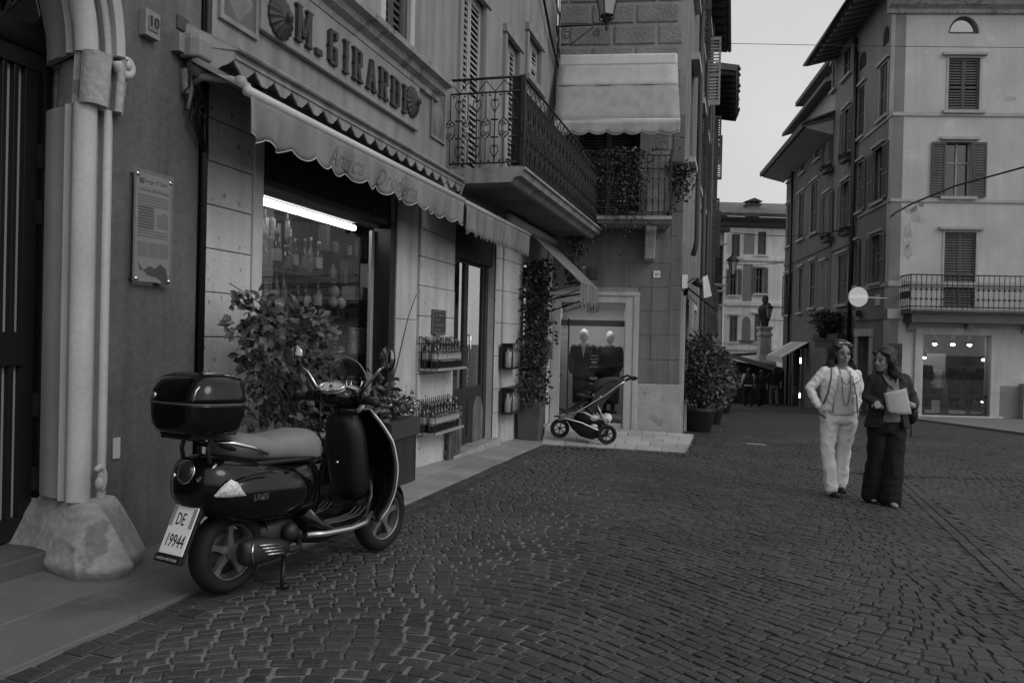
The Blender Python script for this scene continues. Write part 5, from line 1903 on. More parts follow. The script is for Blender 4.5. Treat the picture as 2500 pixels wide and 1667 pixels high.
# half-round attic light: stepped opening closed by an arched frame
hs.append(hl)
ah = MB()
cs, R = (hl[0] + hl[1]) / 2, (hl[1] - hl[0]) / 2
hh = hl[3] - hl[2]
K = 16
for i in range(K):
    a0, a1 = math.pi * i / K, math.pi * (i + 1) / K
    p = [(cs + R * math.cos(a0), hl[2] + hh * math.sin(a0)), (cs + R * math.cos(a1), hl[2] + hh * math.sin(a1))]
    ah.add([RF.P(p[0][0], .0, p[0][1]), RF.P(p[1][0], .0, p[1][1]), RF.P(p[1][0], .0, hl[3] + .002), RF.P(p[0][0], 0, hl[3] + .002)], [(0, 1, 2, 3)])
    ah.add([RF.P(p[0][0], .0, p[0][1]), RF.P(p[1][0], .0, p[1][1]), RF.P(p[1][0], -.3, p[1][1]), RF.P(p[0][0], -.3, p[0][1])], [(0, 1, 2, 3)])
ah.build('arch_infill', M_rw, rh)
fr_ = MB()
fr_.tube([RF.P(cs + (R - .05) * math.cos(math.pi * i / 16), -.15, hl[2] + .04 + (hh - .06) * math.sin(math.pi * i / 16)) for i in range(17)] , .06, 6)
fr_.fbox(RF, hl[0], hl[1], -.2, -.1, hl[2], hl[2] + .1)
aw_ = fr_.build('attic_window', M_slat, rh)
MB().fbox(RF, hl[0], hl[1], -.17, -.16, hl[2], hl[3]).build('pane', glass('attic_glass', .3, .01, .6), aw_)
MB().fbox(RF, hl[0], hl[1], -.6, -.5, hl[2], hl[3]).build('dark_room', M_void, aw_)
ZT = RF.pix(2300, 22)[1]
wall_obj('front_wall', RF, 0, 9, -2, ZT + .35, hs, M_rw, rh, -.35, 0)
for px, py, w_, h_ in ((2222, 505, .35, .3), (2243, 520, .3, .45), (2216, 575, .2, .5), (2218, 615, .16, .3), (2250, 495, .18, .15), (2262, 128, .1, .12), (2440, 238, .1, .1), (2468, 240, .25, .12), (2412, 150, .06, .08)):
    a, z = RF.pix(px, py)
    g_ = random.Random(px)
    MB().prism(RF, [(a + w_ * (.6 + .5 * g_.random()) * math.cos(2 * math.pi * i / 11), z + h_ * (.6 + .5 * g_.random()) * math.sin(2 * math.pi * i / 11)) for i in range(11)], -.01, .004).build('bare_plaster_patch', mat('bare_plaster', .40, .95, .25, 4, .15, 20, .4, 20), rh)
# string courses and cornice
def course(fr, s0, s1, z, h=.12, d=.05, m=None, house=None, name='string_course'):
    return MB().fbox(fr, s0, s1, -.02, d, z - h / 2, z + h / 2).build(name, m or M_sill, house)
zc1, zc2, zc3, zc4 = [RF.pix(2185, y)[1] for y in (279, 489, 692, 766)]
for z, h in ((zc1, .12), (zc2, .10), (zc3, .18), (zc4, .34)):
    course(RF, -.03, 9, z, h, .045, M_rw if h > .3 else None, rh)
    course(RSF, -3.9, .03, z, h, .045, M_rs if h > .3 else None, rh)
cr = MB()
sweep(cr, RF, -.3, 9, [(0, -.45), (.1, -.43), (.12, -.3), (.3, -.2), (.35, -.08), (.5, -.02), (.5, .1), (0, .15)], ZT + .25)
cr.build('cornice', M_stone_d, rh)
# shop surround, window, room
su = MB()
so = RF.rect(2230, 800, 2440, 1016)
su.fbox(RF, so[0], w_shop[0], -.3, .07, -1.4, so[3])
su.fbox(RF, w_shop[1], so[1], -.3, .07, -1.4, so[3])
su.fbox(RF, w_shop[0], w_shop[1], -.3, .07, w_shop[3], so[3])
su.build('shop_surround', M_stone_s, rh, bevel=.02)
MB().fbox(RF, so[0], so[1] + .1, -.3, .14, -1.5, w_shop[2]).build('shop_step', M_stone_s, rh, bevel=.02)
MB().fbox(RF, w_shop[0], w_shop[1], -.12, -.11, w_shop[2], w_shop[3]).build('pane', G_shop, rh)
MB().fbox(RF, w_shop[0], w_shop[1], -.2, -.1, w_shop[2] + .62, w_shop[2] + .7).build('glazing_bar', M_iron, rh)
rm = MB()
a0, a1 = w_shop[0] - .6, w_shop[1] + .8
rm.fbox(RF, a0, a1, -3.1, -3.0, -1.6, 2.6)
rm.fbox(RF, a0 - .1, a0, -3.1, -.35, -1.6, 2.6)
rm.fbox(RF, a1, a1 + .1, -3.1, -.35, -1.6, 2.6)
rm.fbox(RF, a0, a1, -3.1, -.35, w_shop[3] + .15, w_shop[3] + .3)
rm.fbox(RF, a0, a1, -3.1, -.15, -1.7, w_shop[2])
rm.build('shop_room', mat('shop_room_paint', .13, .8, .3, 1.2), rh)
sg_ = MB()
sg_.fbox(RF, w_shop[0] + .1, w_shop[1] - .75, -1.6, -1.55, w_shop[2] + .9, w_shop[2] + 2.1)
sg_.build('display_screen', mat('display_screen', .4, .8, .1, 2), rh)
rh_l = random.Random(4)
for i, (px, py) in enumerate(((2282, 840), (2326, 841), (2367, 842), (2256, 873), (2402, 878), (2400, 936), (2399, 979))):
    a, z = RF.pix(px, py, -.7)
    t = thing('spot_lamp', RF.P(a, -.7, z), 'small lit spot lamp ' + ['leftmost on the ceiling of the clothes shop', 'in the middle on the ceiling of the clothes shop', 'rightmost on the ceiling of the clothes shop', 'on the left edge of the clothes shop window', 'highest on the right edge of the clothes shop window', 'halfway down the right edge of the clothes shop window', 'lowest on the right edge of the clothes shop window'][i], 'lamp')
    MB().ball(RF.P(a, -.7, z), .085, .06, .05, 8).build('bulb', E_bulb, t, smooth=True)
    MB().lathe(Matrix.Translation(RF.P(a, -.7, z + .03)), [(.1, 0), (.08, .12), (.03, .3)], 8).build('can', M_black, t, smooth=True)
sl = bpy.data.lights.new('shop_light', 'AREA')
sl.energy = 15
sl.size = 2.2
so_l = bpy.data.objects.new('shop_light', sl)
COL.objects.link(so_l)
so_l.location = RF.P((a0 + a1) / 2, -1.2, w_shop[3] + .12)
par(so_l, rh)
# darker dado, pale pier at the picture's edge
MB().fbox(RF, so[1] + .02, RF.pix(2488, 980)[0], -.02, .03, -1.6, RF.pix(2460, 942)[1]).build('dado', mat('dado_paint', .2, .8), rh)
MB().fbox(RF, RF.pix(2489, 980)[0], RF.pix(2489, 980)[0] + .8, -.02, .25, -1.6, RF.pix(2495, 936)[1]).build('pier', M_sill, rh)
# balcony
bs0, bn = RF.pix(2199, 720)[0], .78
zb = RF.pix(2300, 757)[1]
bb = MB()
sweep(bb, RF, bs0, 9, [(-.02, -.16), (bn - .08, -.16), (bn, -.08), (bn + .04, -.07), (bn + .04, 0), (-.02, 0)], zb)
bal = bb.build('balcony', mat('balcony_stone_dark', .16, .9, .2, 2), rh)
for a in (bs0 + .35, bs0 + 2.3, bs0 + 4.2):
    p = RF.P(a, 0, 0)
    MB().prism(Fr((p.x, p.y), RF.n), [(0, zb - .17), (.6, zb - .17), (.55, zb - .35), (.25, zb - .5), (0, zb - .8)], -.12, .12).build('bracket', M_stone_d, bal, bevel=.02)
MB().fbox(RF, bs0 + .1, 9, 0, bn - .1, zb - .45, zb - .17).build('beam', mat('balcony_beam', .10, .9), bal)
rl_ = MB()
rt = RF.pix(2300, 676)[1]
for z in (zb + .08, zb + .8, rt):
    rl_.tube([RF.P(bs0, 0, z), RF.P(bs0, bn, z), RF.P(9, bn, z)], .022, 5)
a = bs0
i = 0
while a < 8.8:
    rl_.tube([RF.P(a, bn, zb), RF.P(a, bn, rt)], .013, 4)
    rl_.fbox(RF, a - .05, a + .05, bn - .015, bn + .015, zb + .30, zb + .36)
    rl_.fbox(RF, a - .05, a + .05, bn - .015, bn + .015, zb + .62, zb + .68)
    a += .17
k = 0
while k < bn:
    rl_.tube([RF.P(bs0, k, zb), RF.P(bs0, k, rt)], .013, 4)
    rl_.fbox(RF, bs0 - .015, bs0 + .015, k - .04, k + .04, zb + .35, zb + .6)
    k += .14
rl_.build('railing', M_iron, bal)
# roof above
rf = MB()
rf.hexa([RF.P(-1.2, .7, ZT + .42), RF.P(9, .7, ZT + .42), RF.P(9, -6, ZT + 3), RF.P(-1.2, -6, ZT + 3), RF.P(-1.2, .7, ZT + .54), RF.P(9, .7, ZT + .54), RF.P(9, -6, ZT + 3.1), RF.P(-1.2, -6, ZT + 3.1)])
rf.build('roof', mat('clay_tile_roof', .12, .9, .3, 2), rh)

# ---- flank of that house
def win_px(fr, house, lst, holes, shut='open', **k):
    for (x0, y0, x1, y1) in lst:
        holes.append(dwin(fr, house, fr.rect(x0, y0, x1, y1), shut=shut, **k))
SB1 = RSF.pix(2087, 600)[0]
SB2 = RSF.pix(2029, 600)[0]
SB3 = RSF.pix(1917, 600)[0]
h1 = []
win_px(RSF, rh, [(2148, 160, 2167, 285), (2093, 215, 2111, 335)], h1, 'closed')
win_px(RSF, rh, [(2122, 362, 2171, 490), (2086, 398, 2115, 515), (2116, 575, 2163, 690), (2080, 592, 2101, 697)], h1)
dr_ = RSF.rect(2094, 822, 2124, 985)
dr_ = (dr_[0], dr_[1], -1.9, dr_[3])
h1.append(dr_)
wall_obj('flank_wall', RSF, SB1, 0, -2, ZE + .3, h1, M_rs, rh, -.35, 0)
ds = MB()
ds.fbox(RSF, dr_[0] - .3, dr_[0], -.1, .06, -1.8, dr_[3] + .25)
ds.fbox(RSF, dr_[1], dr_[1] + .3, -.1, .06, -1.8, dr_[3] + .25)
ds.fbox(RSF, dr_[0] - .35, dr_[1] + .35, -.1, .09, dr_[3] + .02, dr_[3] + .3)
ds.build('door_surround', M_stone_s, rh)
MB().fbox(RSF, dr_[0], dr_[1], -.4, -.3, -1.8, dr_[3]).build('door', M_dark, rh)
for (x0, y0, x1, y1) in ((2158, 66, 2171, 108), (2100, 128, 2115, 166)):
    r = RSF.rect(x0, y0, x1, y1)
    pts = [(r[0], r[2]), (r[1], r[2])] + [((r[0] + r[1]) / 2 + (r[1] - r[0]) / 2 * math.cos(math.pi * i / 8), r[2] + (r[3] - r[2]) * (.4 + .6 * math.sin(math.pi * i / 8))) for i in range(9)]
    MB().prism(RSF, pts, .003, .02).build('attic_light', M_void, rh)
MB().fbox(RSF, SB1, -.9, -.75, -.6, -2, ZT + .3).build('rear_wall', M_void, rh)
MB().fbox(RF, .6, 9, -5, -3.2, -2, ZT + .3).build('rear_wall', M_void, rh)
for s_ in (SB1 + .05,):
    MB().tube([RSF.P(s_, .12, ZT), RSF.P(s_, .12, -1.5)], .06, 8).build('downpipe', M_black, rh, smooth=True)
# eaves along the flank (shared line with the next house)
ev = MB()
ev.hexa([RSF.P(SB2 - .3, -.6, ZE + .35), RSF.P(.9, -.6, ZE + .35), RSF.P(.9, 1.2, ZE - .05), RSF.P(SB2 - .3, 1.2, ZE - .05), RSF.P(SB2 - .3, -.6, ZE + .5), RSF.P(.9, -.6, ZE + .5), RSF.P(.9, 1.25, ZE + .1), RSF.P(SB2 - .3, 1.25, ZE + .1)])
eo = ev.build('eaves', mat('roof_timber', .10), rh)
for i in range(14):
    a = SB2 + .2 + i * .55
    MB().hexa([RSF.P(a, 0, ZE + .1), RSF.P(a + .14, 0, ZE + .1), RSF.P(a + .14, 1.1, ZE - .16), RSF.P(a, 1.1, ZE - .16), RSF.P(a, 0, ZE + .22), RSF.P(a + .14, 0, ZE + .22), RSF.P(a + .14, 1.1, ZE - .03), RSF.P(a, 1.1, ZE - .03)]).build('rafter', mat('rafter_pale', .2, .8), eo)
MB().tube([RSF.P(SB2 - .3, 1.28, ZE + .02), RSF.P(.9, 1.28, ZE + .02)], .07, 8).build('gutter', M_black, eo, smooth=True)

# ---- second house
b2 = thing('flowerbox_house', RSF.P((SB1 + SB2) / 2, 0, -1.6), 'grey house with flower boxes between the corner house and brown house', 'house')
h2 = []
win_px(RSF, b2, [(2047, 445, 2083, 556), (2006, 474, 2035, 572)], h2)
win_px(RSF, b2, [(2046, 622, 2070, 742), (2004, 641, 2017, 750)], h2, 'closed')
win_px(RSF, b2, [(2053, 268, 2082, 378), (2008, 300, 2034, 404)], h2)
win_px(RSF, b2, [(2060, 120, 2078, 185), (2033, 158, 2041, 218)], h2, 'closed')
sh2 = (RSF.pix(2078, 900)[0], RSF.pix(2035, 900)[0])
h2.append((SB2 + .4, SB1 - .4, -2.2, .9))
wall_obj('wall', RSF, SB2, SB1, -2.5, ZE + .2, h2, M_b2, b2, -.35, -.02)
MB().fbox(RSF, SB2, SB1, -4, -.7, -2.5, ZE).build('rear_wall', M_void, b2)
course(RSF, SB2, SB1, RSF.pix(2040, 608)[1], .12, .04, M_b2, b2)
MB().tube([RSF.P(SB1 - .2, .1, ZE - .2), RSF.P(SB1 - .2, .1, -1)], .07, 8).build('downpipe', M_black, b2, smooth=True)
def leaf_cloud(name, parent, m, N, pick, size, seed=1, jit=.5, droop=.3):
    """a cluster of leaf blades; pick(rng) gives a point and an outward direction"""
    rg_ = random.Random(seed)
    mb = MB()
    for i in range(N):
        p, d = pick(rg_)
        d = (Vector(d) + Vector((rg_.gauss(0, jit), rg_.gauss(0, jit), rg_.gauss(0, jit) - droop))).normalized()
        s = size * rg_.uniform(.6, 1.3)
        a = d.orthogonal().normalized()
        a = (Matrix.Rotation(rg_.uniform(0, 6.28), 3, d) @ a)
        nrm = d.cross(a)
        w = s * .30
        p = Vector(p)
        m1 = p + d * s * .45 + nrm * s * .07
        mb.add([p, m1 + a * w, p + d * s, m1 - a * w, p + d * s * .5 - nrm * s * .03], [(0, 1, 4), (1, 2, 4), (2, 3, 4), (3, 0, 4)])
    me = bpy.data.meshes.new(name)
    me.from_pydata(mb.v, [], mb.f)
    me.polygons.foreach_set('use_smooth', [True] * len(me.polygons))
    return kind(link(name, me, m, parent), 'stuff')
M_leaf = mat('leaf', .075, .45, .2, 6, .0, 40, 0, island=.45, spec=.45)
M_leaf_d = mat('dark_leaf', .045, .5, .2, 6, .0, 40, 0, island=.5, spec=.4)
for i, (px, py, lab) in enumerate(((2064, 563, 'window box of leaves under the right middle window of the grey house'), (2018, 580, 'window box of leaves under the left middle window of the grey house'), (2064, 384, 'window box of leaves under the right upper window of the grey house'), (2018, 412, 'window box of leaves under the left upper window of the grey house'))):
    a, z = RSF.pix(px, py, .2)
    t = thing('flower_box', RSF.P(a, .2, z), lab, 'flower box')
    MB().fbox(RSF, a - .5, a + .5, .1, .32, z - .2, z - .02).build('trough', mat('terracotta_dark', .09, .8), t)
    leaf_cloud('foliage', t, M_leaf, 260, lambda g, a=a, z=z: (RSF.P(a + g.uniform(-.52, .52), .22 + g.gauss(0, .08), z + g.uniform(-.08, .1)), (g.uniform(-1, 1), -.2, .6)), .12, 30 + i)
# dark canopy, hanging planter and shop at the foot of the grey house
cn = thing('dark_canopy', RSF.P(SB2 + 1, .4, 1.0), 'dark flat canopy over the shop below the hanging planter', 'canopy')
r = RSF.rect(1975, 818, 2072, 832, .5)
MB().fbox(RSF, SB2 - .6, SB1 - .1, .0, .55, r[2], r[3] + .05).build('slab', mat('canopy_dark', .035, .7), cn, bevel=.02)
MB().fbox(RSF, SB2 - .4, SB1 - .3, .45, .5, r[2] - .3, r[2]).build('fascia', mat('canopy_dark', .035), cn)
pl_ = thing('hanging_planter', RSF.P(SB2 + .6, .5, 1.5), 'large dark planter spilling foliage on the canopy', 'planter')
pp = RSF.pix(2020, 782, .45)
MB().lathe(Matrix.Translation(RSF.P(pp[0], .45, pp[1] - .75)), [(.28, 0), (.42, .35), (.6, .95), (.55, .95)], 12).build('basket', mat('basket_dark', .03, .9, .3, 8), pl_, smooth=True)
leaf_cloud('foliage', pl_, M_leaf_d, 1500, lambda g: (RSF.P(pp[0] + g.gauss(0, .55), .45 + g.gauss(0, .25), pp[1] + .3 - abs(g.gauss(0, .28))), (g.uniform(-1, 1), g.uniform(-1, 0), .3)), .15, 61)
MB().fbox(RSF, SB2 + .4, SB1 - .4, -.9, -.6, -2.2, .9).build('dark_shop', M_void, b2)

# ---- third house with the deep eaves
b3 = thing('deep_eaved_house', RSF.P((SB2 + SB3) / 2, 0, -2), 'long brown house with deep eaves on the right of the far street', 'house')
h3 = []
win_px(RSF, b3, [(1980, 446, 1997, 568), (1950, 474, 1964, 583), (1922, 500, 1932, 600), (1978, 640, 1991, 750), (1950, 655, 1960, 762)], h3, 'closed')
win_px(RSF, b3, [(1990, 354, 2003, 388), (1955, 385, 1966, 420), (1925, 412, 1933, 440)], h3, 'closed', lintel=False)
win_px(RSF, b3, [(1912, 670, 1934, 768)], h3)
lit = (RSF.pix(1936, 900)[0], RSF.pix(1968, 900)[0])
lz0, lz1 = -2.4, RSF.pix(1950, 850)[1]
h3.append((lit[0], lit[1], lz0, lz1))
ZE3 = 11.0
wall_obj('wall', RSF, SB3, SB2, -3, ZE3 + .2, h3, M_b3, b3, -.35, 0)
course(RSF, SB3, SB2, RSF.pix(1975, 622)[1], .12, .05, M_b3, b3)
MB().fbox(RSF, SB3, SB2, -6, -1.6, -3, ZE3).build('rear_wall', M_void, b3)
MB().fbox(RSF, SB3 - .02, SB3 + .2, -6, -.01, -3, ZE3 + .2).build('end_wall', M_b3, b3)
MB().tube([RSF.P(RSF.pix(1936, 600)[0], .12, ZE3), RSF.P(RSF.pix(1936, 600)[0], .12, -2)], .07, 8).build('downpipe', M_black, b3, smooth=True)
ev = MB()
ev.hexa([RSF.P(SB3 - .8, -.6, ZE3 + .45), RSF.P(SB2, -.6, ZE3 + .45), RSF.P(SB2, 1.35, ZE3 - .0), RSF.P(SB3 - .8, 1.35, ZE3 - .0), RSF.P(SB3 - .8, -.6, ZE3 + .6), RSF.P(SB2, -.6, ZE3 + .6), RSF.P(SB2, 1.4, ZE3 + .15), RSF.P(SB3 - .8, 1.4, ZE3 + .15)])
eo = ev.build('eaves', mat('roof_timber', .10), b3)
MB().hexa([RSF.P(SB3 - .8, .02, ZE3 - .35), RSF.P(SB2, .02, ZE3 - .35), RSF.P(SB2, 1.2, ZE3 - .02), RSF.P(SB3 - .8, 1.2, ZE3 - .02), RSF.P(SB3 - .8, .02, ZE3 + .3), RSF.P(SB2, .02, ZE3 + .3), RSF.P(SB2, 1.2, ZE3 + .03), RSF.P(SB3 - .8, 1.2, ZE3 + .03)]).build('coved_soffit', mat('cove_plaster', .34, .9), eo)
# roof slope with rows of tiles
M_tile = mat('clay_tile', .12, .9, .3, 6, island=.2)
tl = MB()
g_ = random.Random(9)
for i in range(60):
    a = SB3 - .7 + i * .185
    for j in range(9):
        n0 = 1.4 - j * .35
        z0 = ZE3 + .16 + j * .13
        tl.hexa([RSF.P(a, n0, z0), RSF.P(a + .15, n0, z0), RSF.P(a + .15, n0 - .38, z0 + .14), RSF.P(a, n0 - .38, z0 + .14), RSF.P(a + .02, n0, z0 + .06), RSF.P(a + .13, n0, z0 + .06), RSF.P(a + .13, n0 - .38, z0 + .2), RSF.P(a + .02, n0 - .38, z0 + .2)])
kind(tl.build('roof_tiles', M_tile, eo), 'stuff')
dm_ = MB()
d0, d1 = RSF.pix(1935, 315, -.8)[0], RSF.pix(2026, 300, -.8)[0]
dz = RSF.pix(1935, 318, -.8)[1]
dm_.fbox(RSF, d0, d1 + 1, -3.5, -.9, ZE3 + .6, dz - .1)
dmo = dm_.build('dormer', mat('dormer_plaster', .34, .9), b3)
MB().hexa([RSF.P(d0 - .6, -.3, dz - .25), RSF.P(d1 + 1, -.3, dz - .25), RSF.P(d1 + 1, -3.5, dz + .7), RSF.P(d0 - .6, -3.5, dz + .7), RSF.P(d0 - .6, -.3, dz - .05), RSF.P(d1 + 1, -.3, dz - .05), RSF.P(d1 + 1, -3.5, dz + .9), RSF.P(d0 - .6, -3.5, dz + .9)]).build('dormer_roof', mat('roof_timber', .10), dmo)
u0 = RSF.pix(1975, 230, -2)
MB().fbox(RSF, RSF.pix(1978, 225, -2)[0], RSF.pix(2035, 225, -2)[0], -5, -2.2, dz, u0[1] - .2).build('roof_loggia', mat('dormer_plaster', .34), b3)
MB().fbox(RSF, RSF.pix(1958, 225, -2)[0], RSF.pix(2040, 225, -2)[0], -5.2, -1.6, u0[1] - .2, u0[1] + .05).build('loggia_roof', mat('roof_timber', .10), b3)
# lit shop in its ground floor
MB().fbox(RSF, lit[0] - .3, lit[1] + .3, -1.5, -1.4, lz0, lz1).build('lit_shop_wall', mat('lit_shop_paint', .5, .7, .2, 2), b3)
for i, (px, py) in enumerate(((1952, 880), (1948, 965))):
    a, z = RSF.pix(px, py, -.6)
    t = thing('shop_lamp', RSF.P(a, -.6, z), ['glowing white lamp high in the far shop entrance', 'glowing white lamp low in the far shop entrance'][i], 'lamp')
    MB().ball(RSF.P(a, -.6, z), .17, seg=10).build('globe', emitter('shop_globe', 9.0), t, smooth=True)
    MB().tube([RSF.P(a, -.6, z + .15), RSF.P(a, -.6, lz1)], .015, 5).build('stem', M_black, t)
fs = MB()
fs.fbox(RSF, lit[0] - .12, lit[0], -.3, .05, lz0, lz1)
fs.fbox(RSF, lit[1], lit[1] + .12, -.3, .05, lz0, lz1)
fs.fbox(RSF, (lit[0] + lit[1]) / 2 - .04, (lit[0] + lit[1]) / 2 + .04, -.2, -.1, lz0, lz1)
fs.build('shop_frame', M_alu, b3)
sa = thing('striped_awning', RSF.P(lit[0], .8, lz1), 'small pale striped awning over the lit shop entrance down the street', 'awning')
ra = RSF.pix(1960, 836, .1)
st = MB()
for i in range(9):
    a, b = lit[0] - .7 + i * (lit[1] - lit[0] + 1.2) / 9, lit[0] - .7 + (i + 1) * (lit[1] - lit[0] + 1.2) / 9
    st.hexa([RSF.P(a, 1.25, ra[1] - .75), RSF.P(b, 1.25, ra[1] - .75), RSF.P(b, .02, ra[1]), RSF.P(a, .02, ra[1]), RSF.P(a, 1.25, ra[1] - .72), RSF.P(b, 1.25, ra[1] - .72), RSF.P(b, .02, ra[1] + .03), RSF.P(a, .02, ra[1] + .03)])
st.build('cloth', mat('awning_white_stripes', .5, .8, .05, 4, island=.3), sa)
MB().fbox(RSF, lit[0] - .7, lit[1] + .5, 1.24, 1.26, ra[1] - 1.0, ra[1] - .74).build('valance', mat('awning_white_stripes', .5), sa)

# ---- pale house closing the street
FB = Fr((at(1769, 700, 50).x, 50), (1, .04))
fh = thing('pale_end_house', FB.P(3, 0, -2), 'pale stuccoed house with painted panels closing the end of the street', 'house')
hf = []
SILL[0] = M_white
M_sf = mat('far_shutter', .14, .7, .1, 3)
win_px(FB, fh, [(1786, 572, 1806, 628), (1850, 566, 1870, 622)], hf, 'closed', m=M_sf, lintel=False)
win_px(FB, fh, [(1773, 660, 1810, 720), (1836, 655, 1874, 716)], hf, 'open', m=M_sf)
win_px(FB, fh, [(1781, 772, 1800, 834), (1842, 768, 1856, 834)], hf, 'closed', m=M_sf)
ZF = FB.pix(1820, 533)[1]
wall_obj('wall', FB, 0, 7.2, -4, ZF, hf, M_far, fh, -.3, 0)
MB().fbox(FB, -.1, 7.2, -4, -.8, -4, ZF).build('rear_wall', M_void, fh)
for (x0, y0, x1, y1, v) in ((1816, 570, 1842, 620, .3), (1814, 645, 1836, 735, .27)):
    r = FB.rect(x0, y0, x1, y1)
    MB().fbox(FB, r[0], r[1], -.01, .02, r[2], r[3]).build('painted_panel', mat('panel_%d' % int(v * 100), v, .9, .1, 2), fh)
for y in (632, 742, 850):
    course(FB, 0, 7.2, FB.pix(1820, y)[1], .22, .09, M_far, fh)
# arched niche
r = FB.rect(1812, 772, 1832, 830)
pts = [(r[0], r[2]), (r[1], r[2])] + [((r[0] + r[1]) / 2 + (r[1] - r[0]) / 2 * math.cos(math.pi * i / 8), r[2] + (r[3] - r[2]) * (.72 + .28 * math.sin(math.pi * i / 8))) for i in range(9)]
MB().prism(FB, [(cs_[0], cs_[1]) for cs_ in pts], .003, .03).build('niche', mat('niche_shade', .22, .9), fh)
MB().fbox(FB, r[0] - .2, r[1] + .2, .0, .14, r[2] - .15, r[2]).build('niche_sill', M_sf, fh)
for y, sa_ in ((553, .5),):
    MB().tube([FB.P(4.3, .12, ZF), FB.P(4.3, .12, -3)], .09, 8).build('downpipe', M_slat, fh, smooth=True)
rf = MB()
rf.hexa([FB.P(-.9, .7, ZF), FB.P(7.2, .7, ZF), FB.P(7.2, -5, ZF + 1.6), FB.P(-.9, -5, ZF + 1.6), FB.P(-.9, .75, ZF + .22), FB.P(7.2, .75, ZF + .22), FB.P(7.2, -5, ZF + 1.85), FB.P(-.9, -5, ZF + 1.85)])
ro = rf.build('roof', mat('grey_tile_roof', .16, .9, .35, 5, .2, 20, .5, 9), fh)
sweep_ = MB()
sweep(sweep_, FB, -.5, 7.2, [(0, -.6), (.2, -.5), (.25, -.3), (.6, -.1), (.6, 0), (0, 0)], ZF)
sweep_.build('cornice', mat('far_cornice', .12, .9), fh)
def chimney(px0, px1, ytop, ybot, lab):
    r = FB.rect(px0, ytop, px1, ybot, -1.5)
    c = MB()
    c.fbox(FB, r[0], r[1], -2.1, -1.5, r[2] - 1.0, r[3] - .35)
    o = c.build('chimney', mat('chimney_brick', .26, .9, .2, 4), ro)
    k = MB()
    k.fbox(FB, r[0] - .12, r[1] + .12, -2.2, -1.4, r[3] - .35, r[3] - .25)
    for a in (r[0], (r[0] + r[1]) / 2 - .06, r[1] - .12):
        k.fbox(FB, a, a + .12, -2.1, -1.5, r[3] - .25, r[3] - .1)
    m_ = (r[0] + r[1]) / 2
    k.prism(FB, [(r[0] - .2, r[3] - .1), (r[1] + .2, r[3] - .1), (m_, r[3] + .12)], -2.2, -1.4)
    k.build('chimney_cap', mat('cap_tile', .1, .9), o)
chimney(1827, 1854, 488, 530, '')
chimney(1754, 1775, 512, 545, '')
# darker wing to its left
wg = thing('dark_wing_house', FB.P(-1.4, .5, -2), 'narrow darker house left of the pale end house with long shutters', 'house')
WG = Fr((at(1738, 700, 46).x, 46), (1, .5))
hw = []
win_px(WG, wg, [(1743, 600, 1764, 708), (1750, 700, 1764, 742)], hw, 'closed', m=M_slat)
wall_obj('wall', WG, -.5, .78, -4, WG.pix(1750, 566)[1], hw, mat('wing_plaster', .6, .9), wg, -.3, 0)
MB().fbox(WG, -1, .9, -.6, .4, WG.pix(1750, 566)[1], WG.pix(1750, 556)[1]).build('eaves', mat('roof_timber', .10), wg)
# ---- wall closing the far end low down: dark market blinds
mk = thing('market_blind', (12.6, 43, -2), 'dark market stall with a sloping blind low at the end of the street', 'stall')
MB().hexa([at(1780, 872, 42.2), at(1912, 912, 42.2), at(1912, 912, 42.0), at(1780, 872, 42.0), at(1780, 862, 43.4), at(1912, 898, 43.4), at(1912, 898, 43.2), at(1780, 862, 43.2)]).build('blind', mat('blind_dark', .07, .9), mk)
MB().hexa([at(1770, 992, 43), at(1915, 992, 43), at(1915, 992, 43.6), at(1770, 992, 43.6), at(1770, 876, 43), at(1915, 903, 43), at(1915, 903, 43.6), at(1770, 876, 43.6)]).build('stall_front', mat('stall_dark', .035, .9, .4, 1.5), mk)
MB().hexa([at(1765, 872, 48), at(1850, 866, 48), at(1850, 866, 48.4), at(1765, 872, 48.4), at(1765, 864, 48), at(1850, 860, 48), at(1850, 860, 48.4), at(1765, 864, 48.4)]).build('rear_blind', mat('blind_dark', .07, .9), mk)

# ---- monument: bust on a tall pedestal
mo_p = at(1864, 900, 46)
mo = thing('bust_monument', (mo_p.x, mo_p.y, gz(mo_p.x, mo_p.y)), 'dark bronze bust on a tall pale stone pedestal at the street end', 'monument')
def zz_(y):
    return at(1864, y, 46).z
def sq(mb, prof):
    mb.loft([[Vector((mo_p.x + q[0] * r, mo_p.y + q[1] * r, z)) for q in ((-1, -1), (1, -1), (1, 1), (-1, 1))] for r, z in prof])
ped = MB()
zg_ = gz(mo_p.x, mo_p.y)
sq(ped, [(.62, zg_ - .1), (.62, zz_(893)), (.55, zz_(892)), (.55, zz_(883)), (.45, zz_(880)), (.40, zz_(873)), (.33, zz_(866)), (.31, zz_(822)), (.36, zz_(819)), (.36, zz_(814)), (.30, zz_(812)), (.30, zz_(806)), (.37, zz_(803)), (.37, zz_(797))])
ped.build('pedestal', mat('monument_stone', .42, .8, .12, 2, streak=.2), mo, bevel=.01)
bu = MB()
cx, cy = mo_p.x, mo_p.y
bu.loft([[Vector((cx + a * math.cos(t_ * math.pi / 8), cy + b * math.sin(t_ * math.pi / 8), z)) for t_ in range(16)] for a, b, z in ((.2, .18, zz_(797)), (.22, .2, zz_(788)), (.3, .22, zz_(778)), (.38, .26, zz_(765)), (.43, .28, zz_(755)), (.34, .24, zz_(748)), (.16, .16, zz_(744)), (.13, .14, zz_(740)))])
bu.ball((cx, cy - .02, zz_(731)), .19, .22, .27, 12)
bu.ball((cx, cy - .24, zz_(732)), .04, .06, .05, 6)
bu.ball((cx, cy - .16, zz_(737)), .13, .12, .13, 8)
bu.build('bust', mat('bronze', .035, .5, .2, 6), mo, smooth=True)
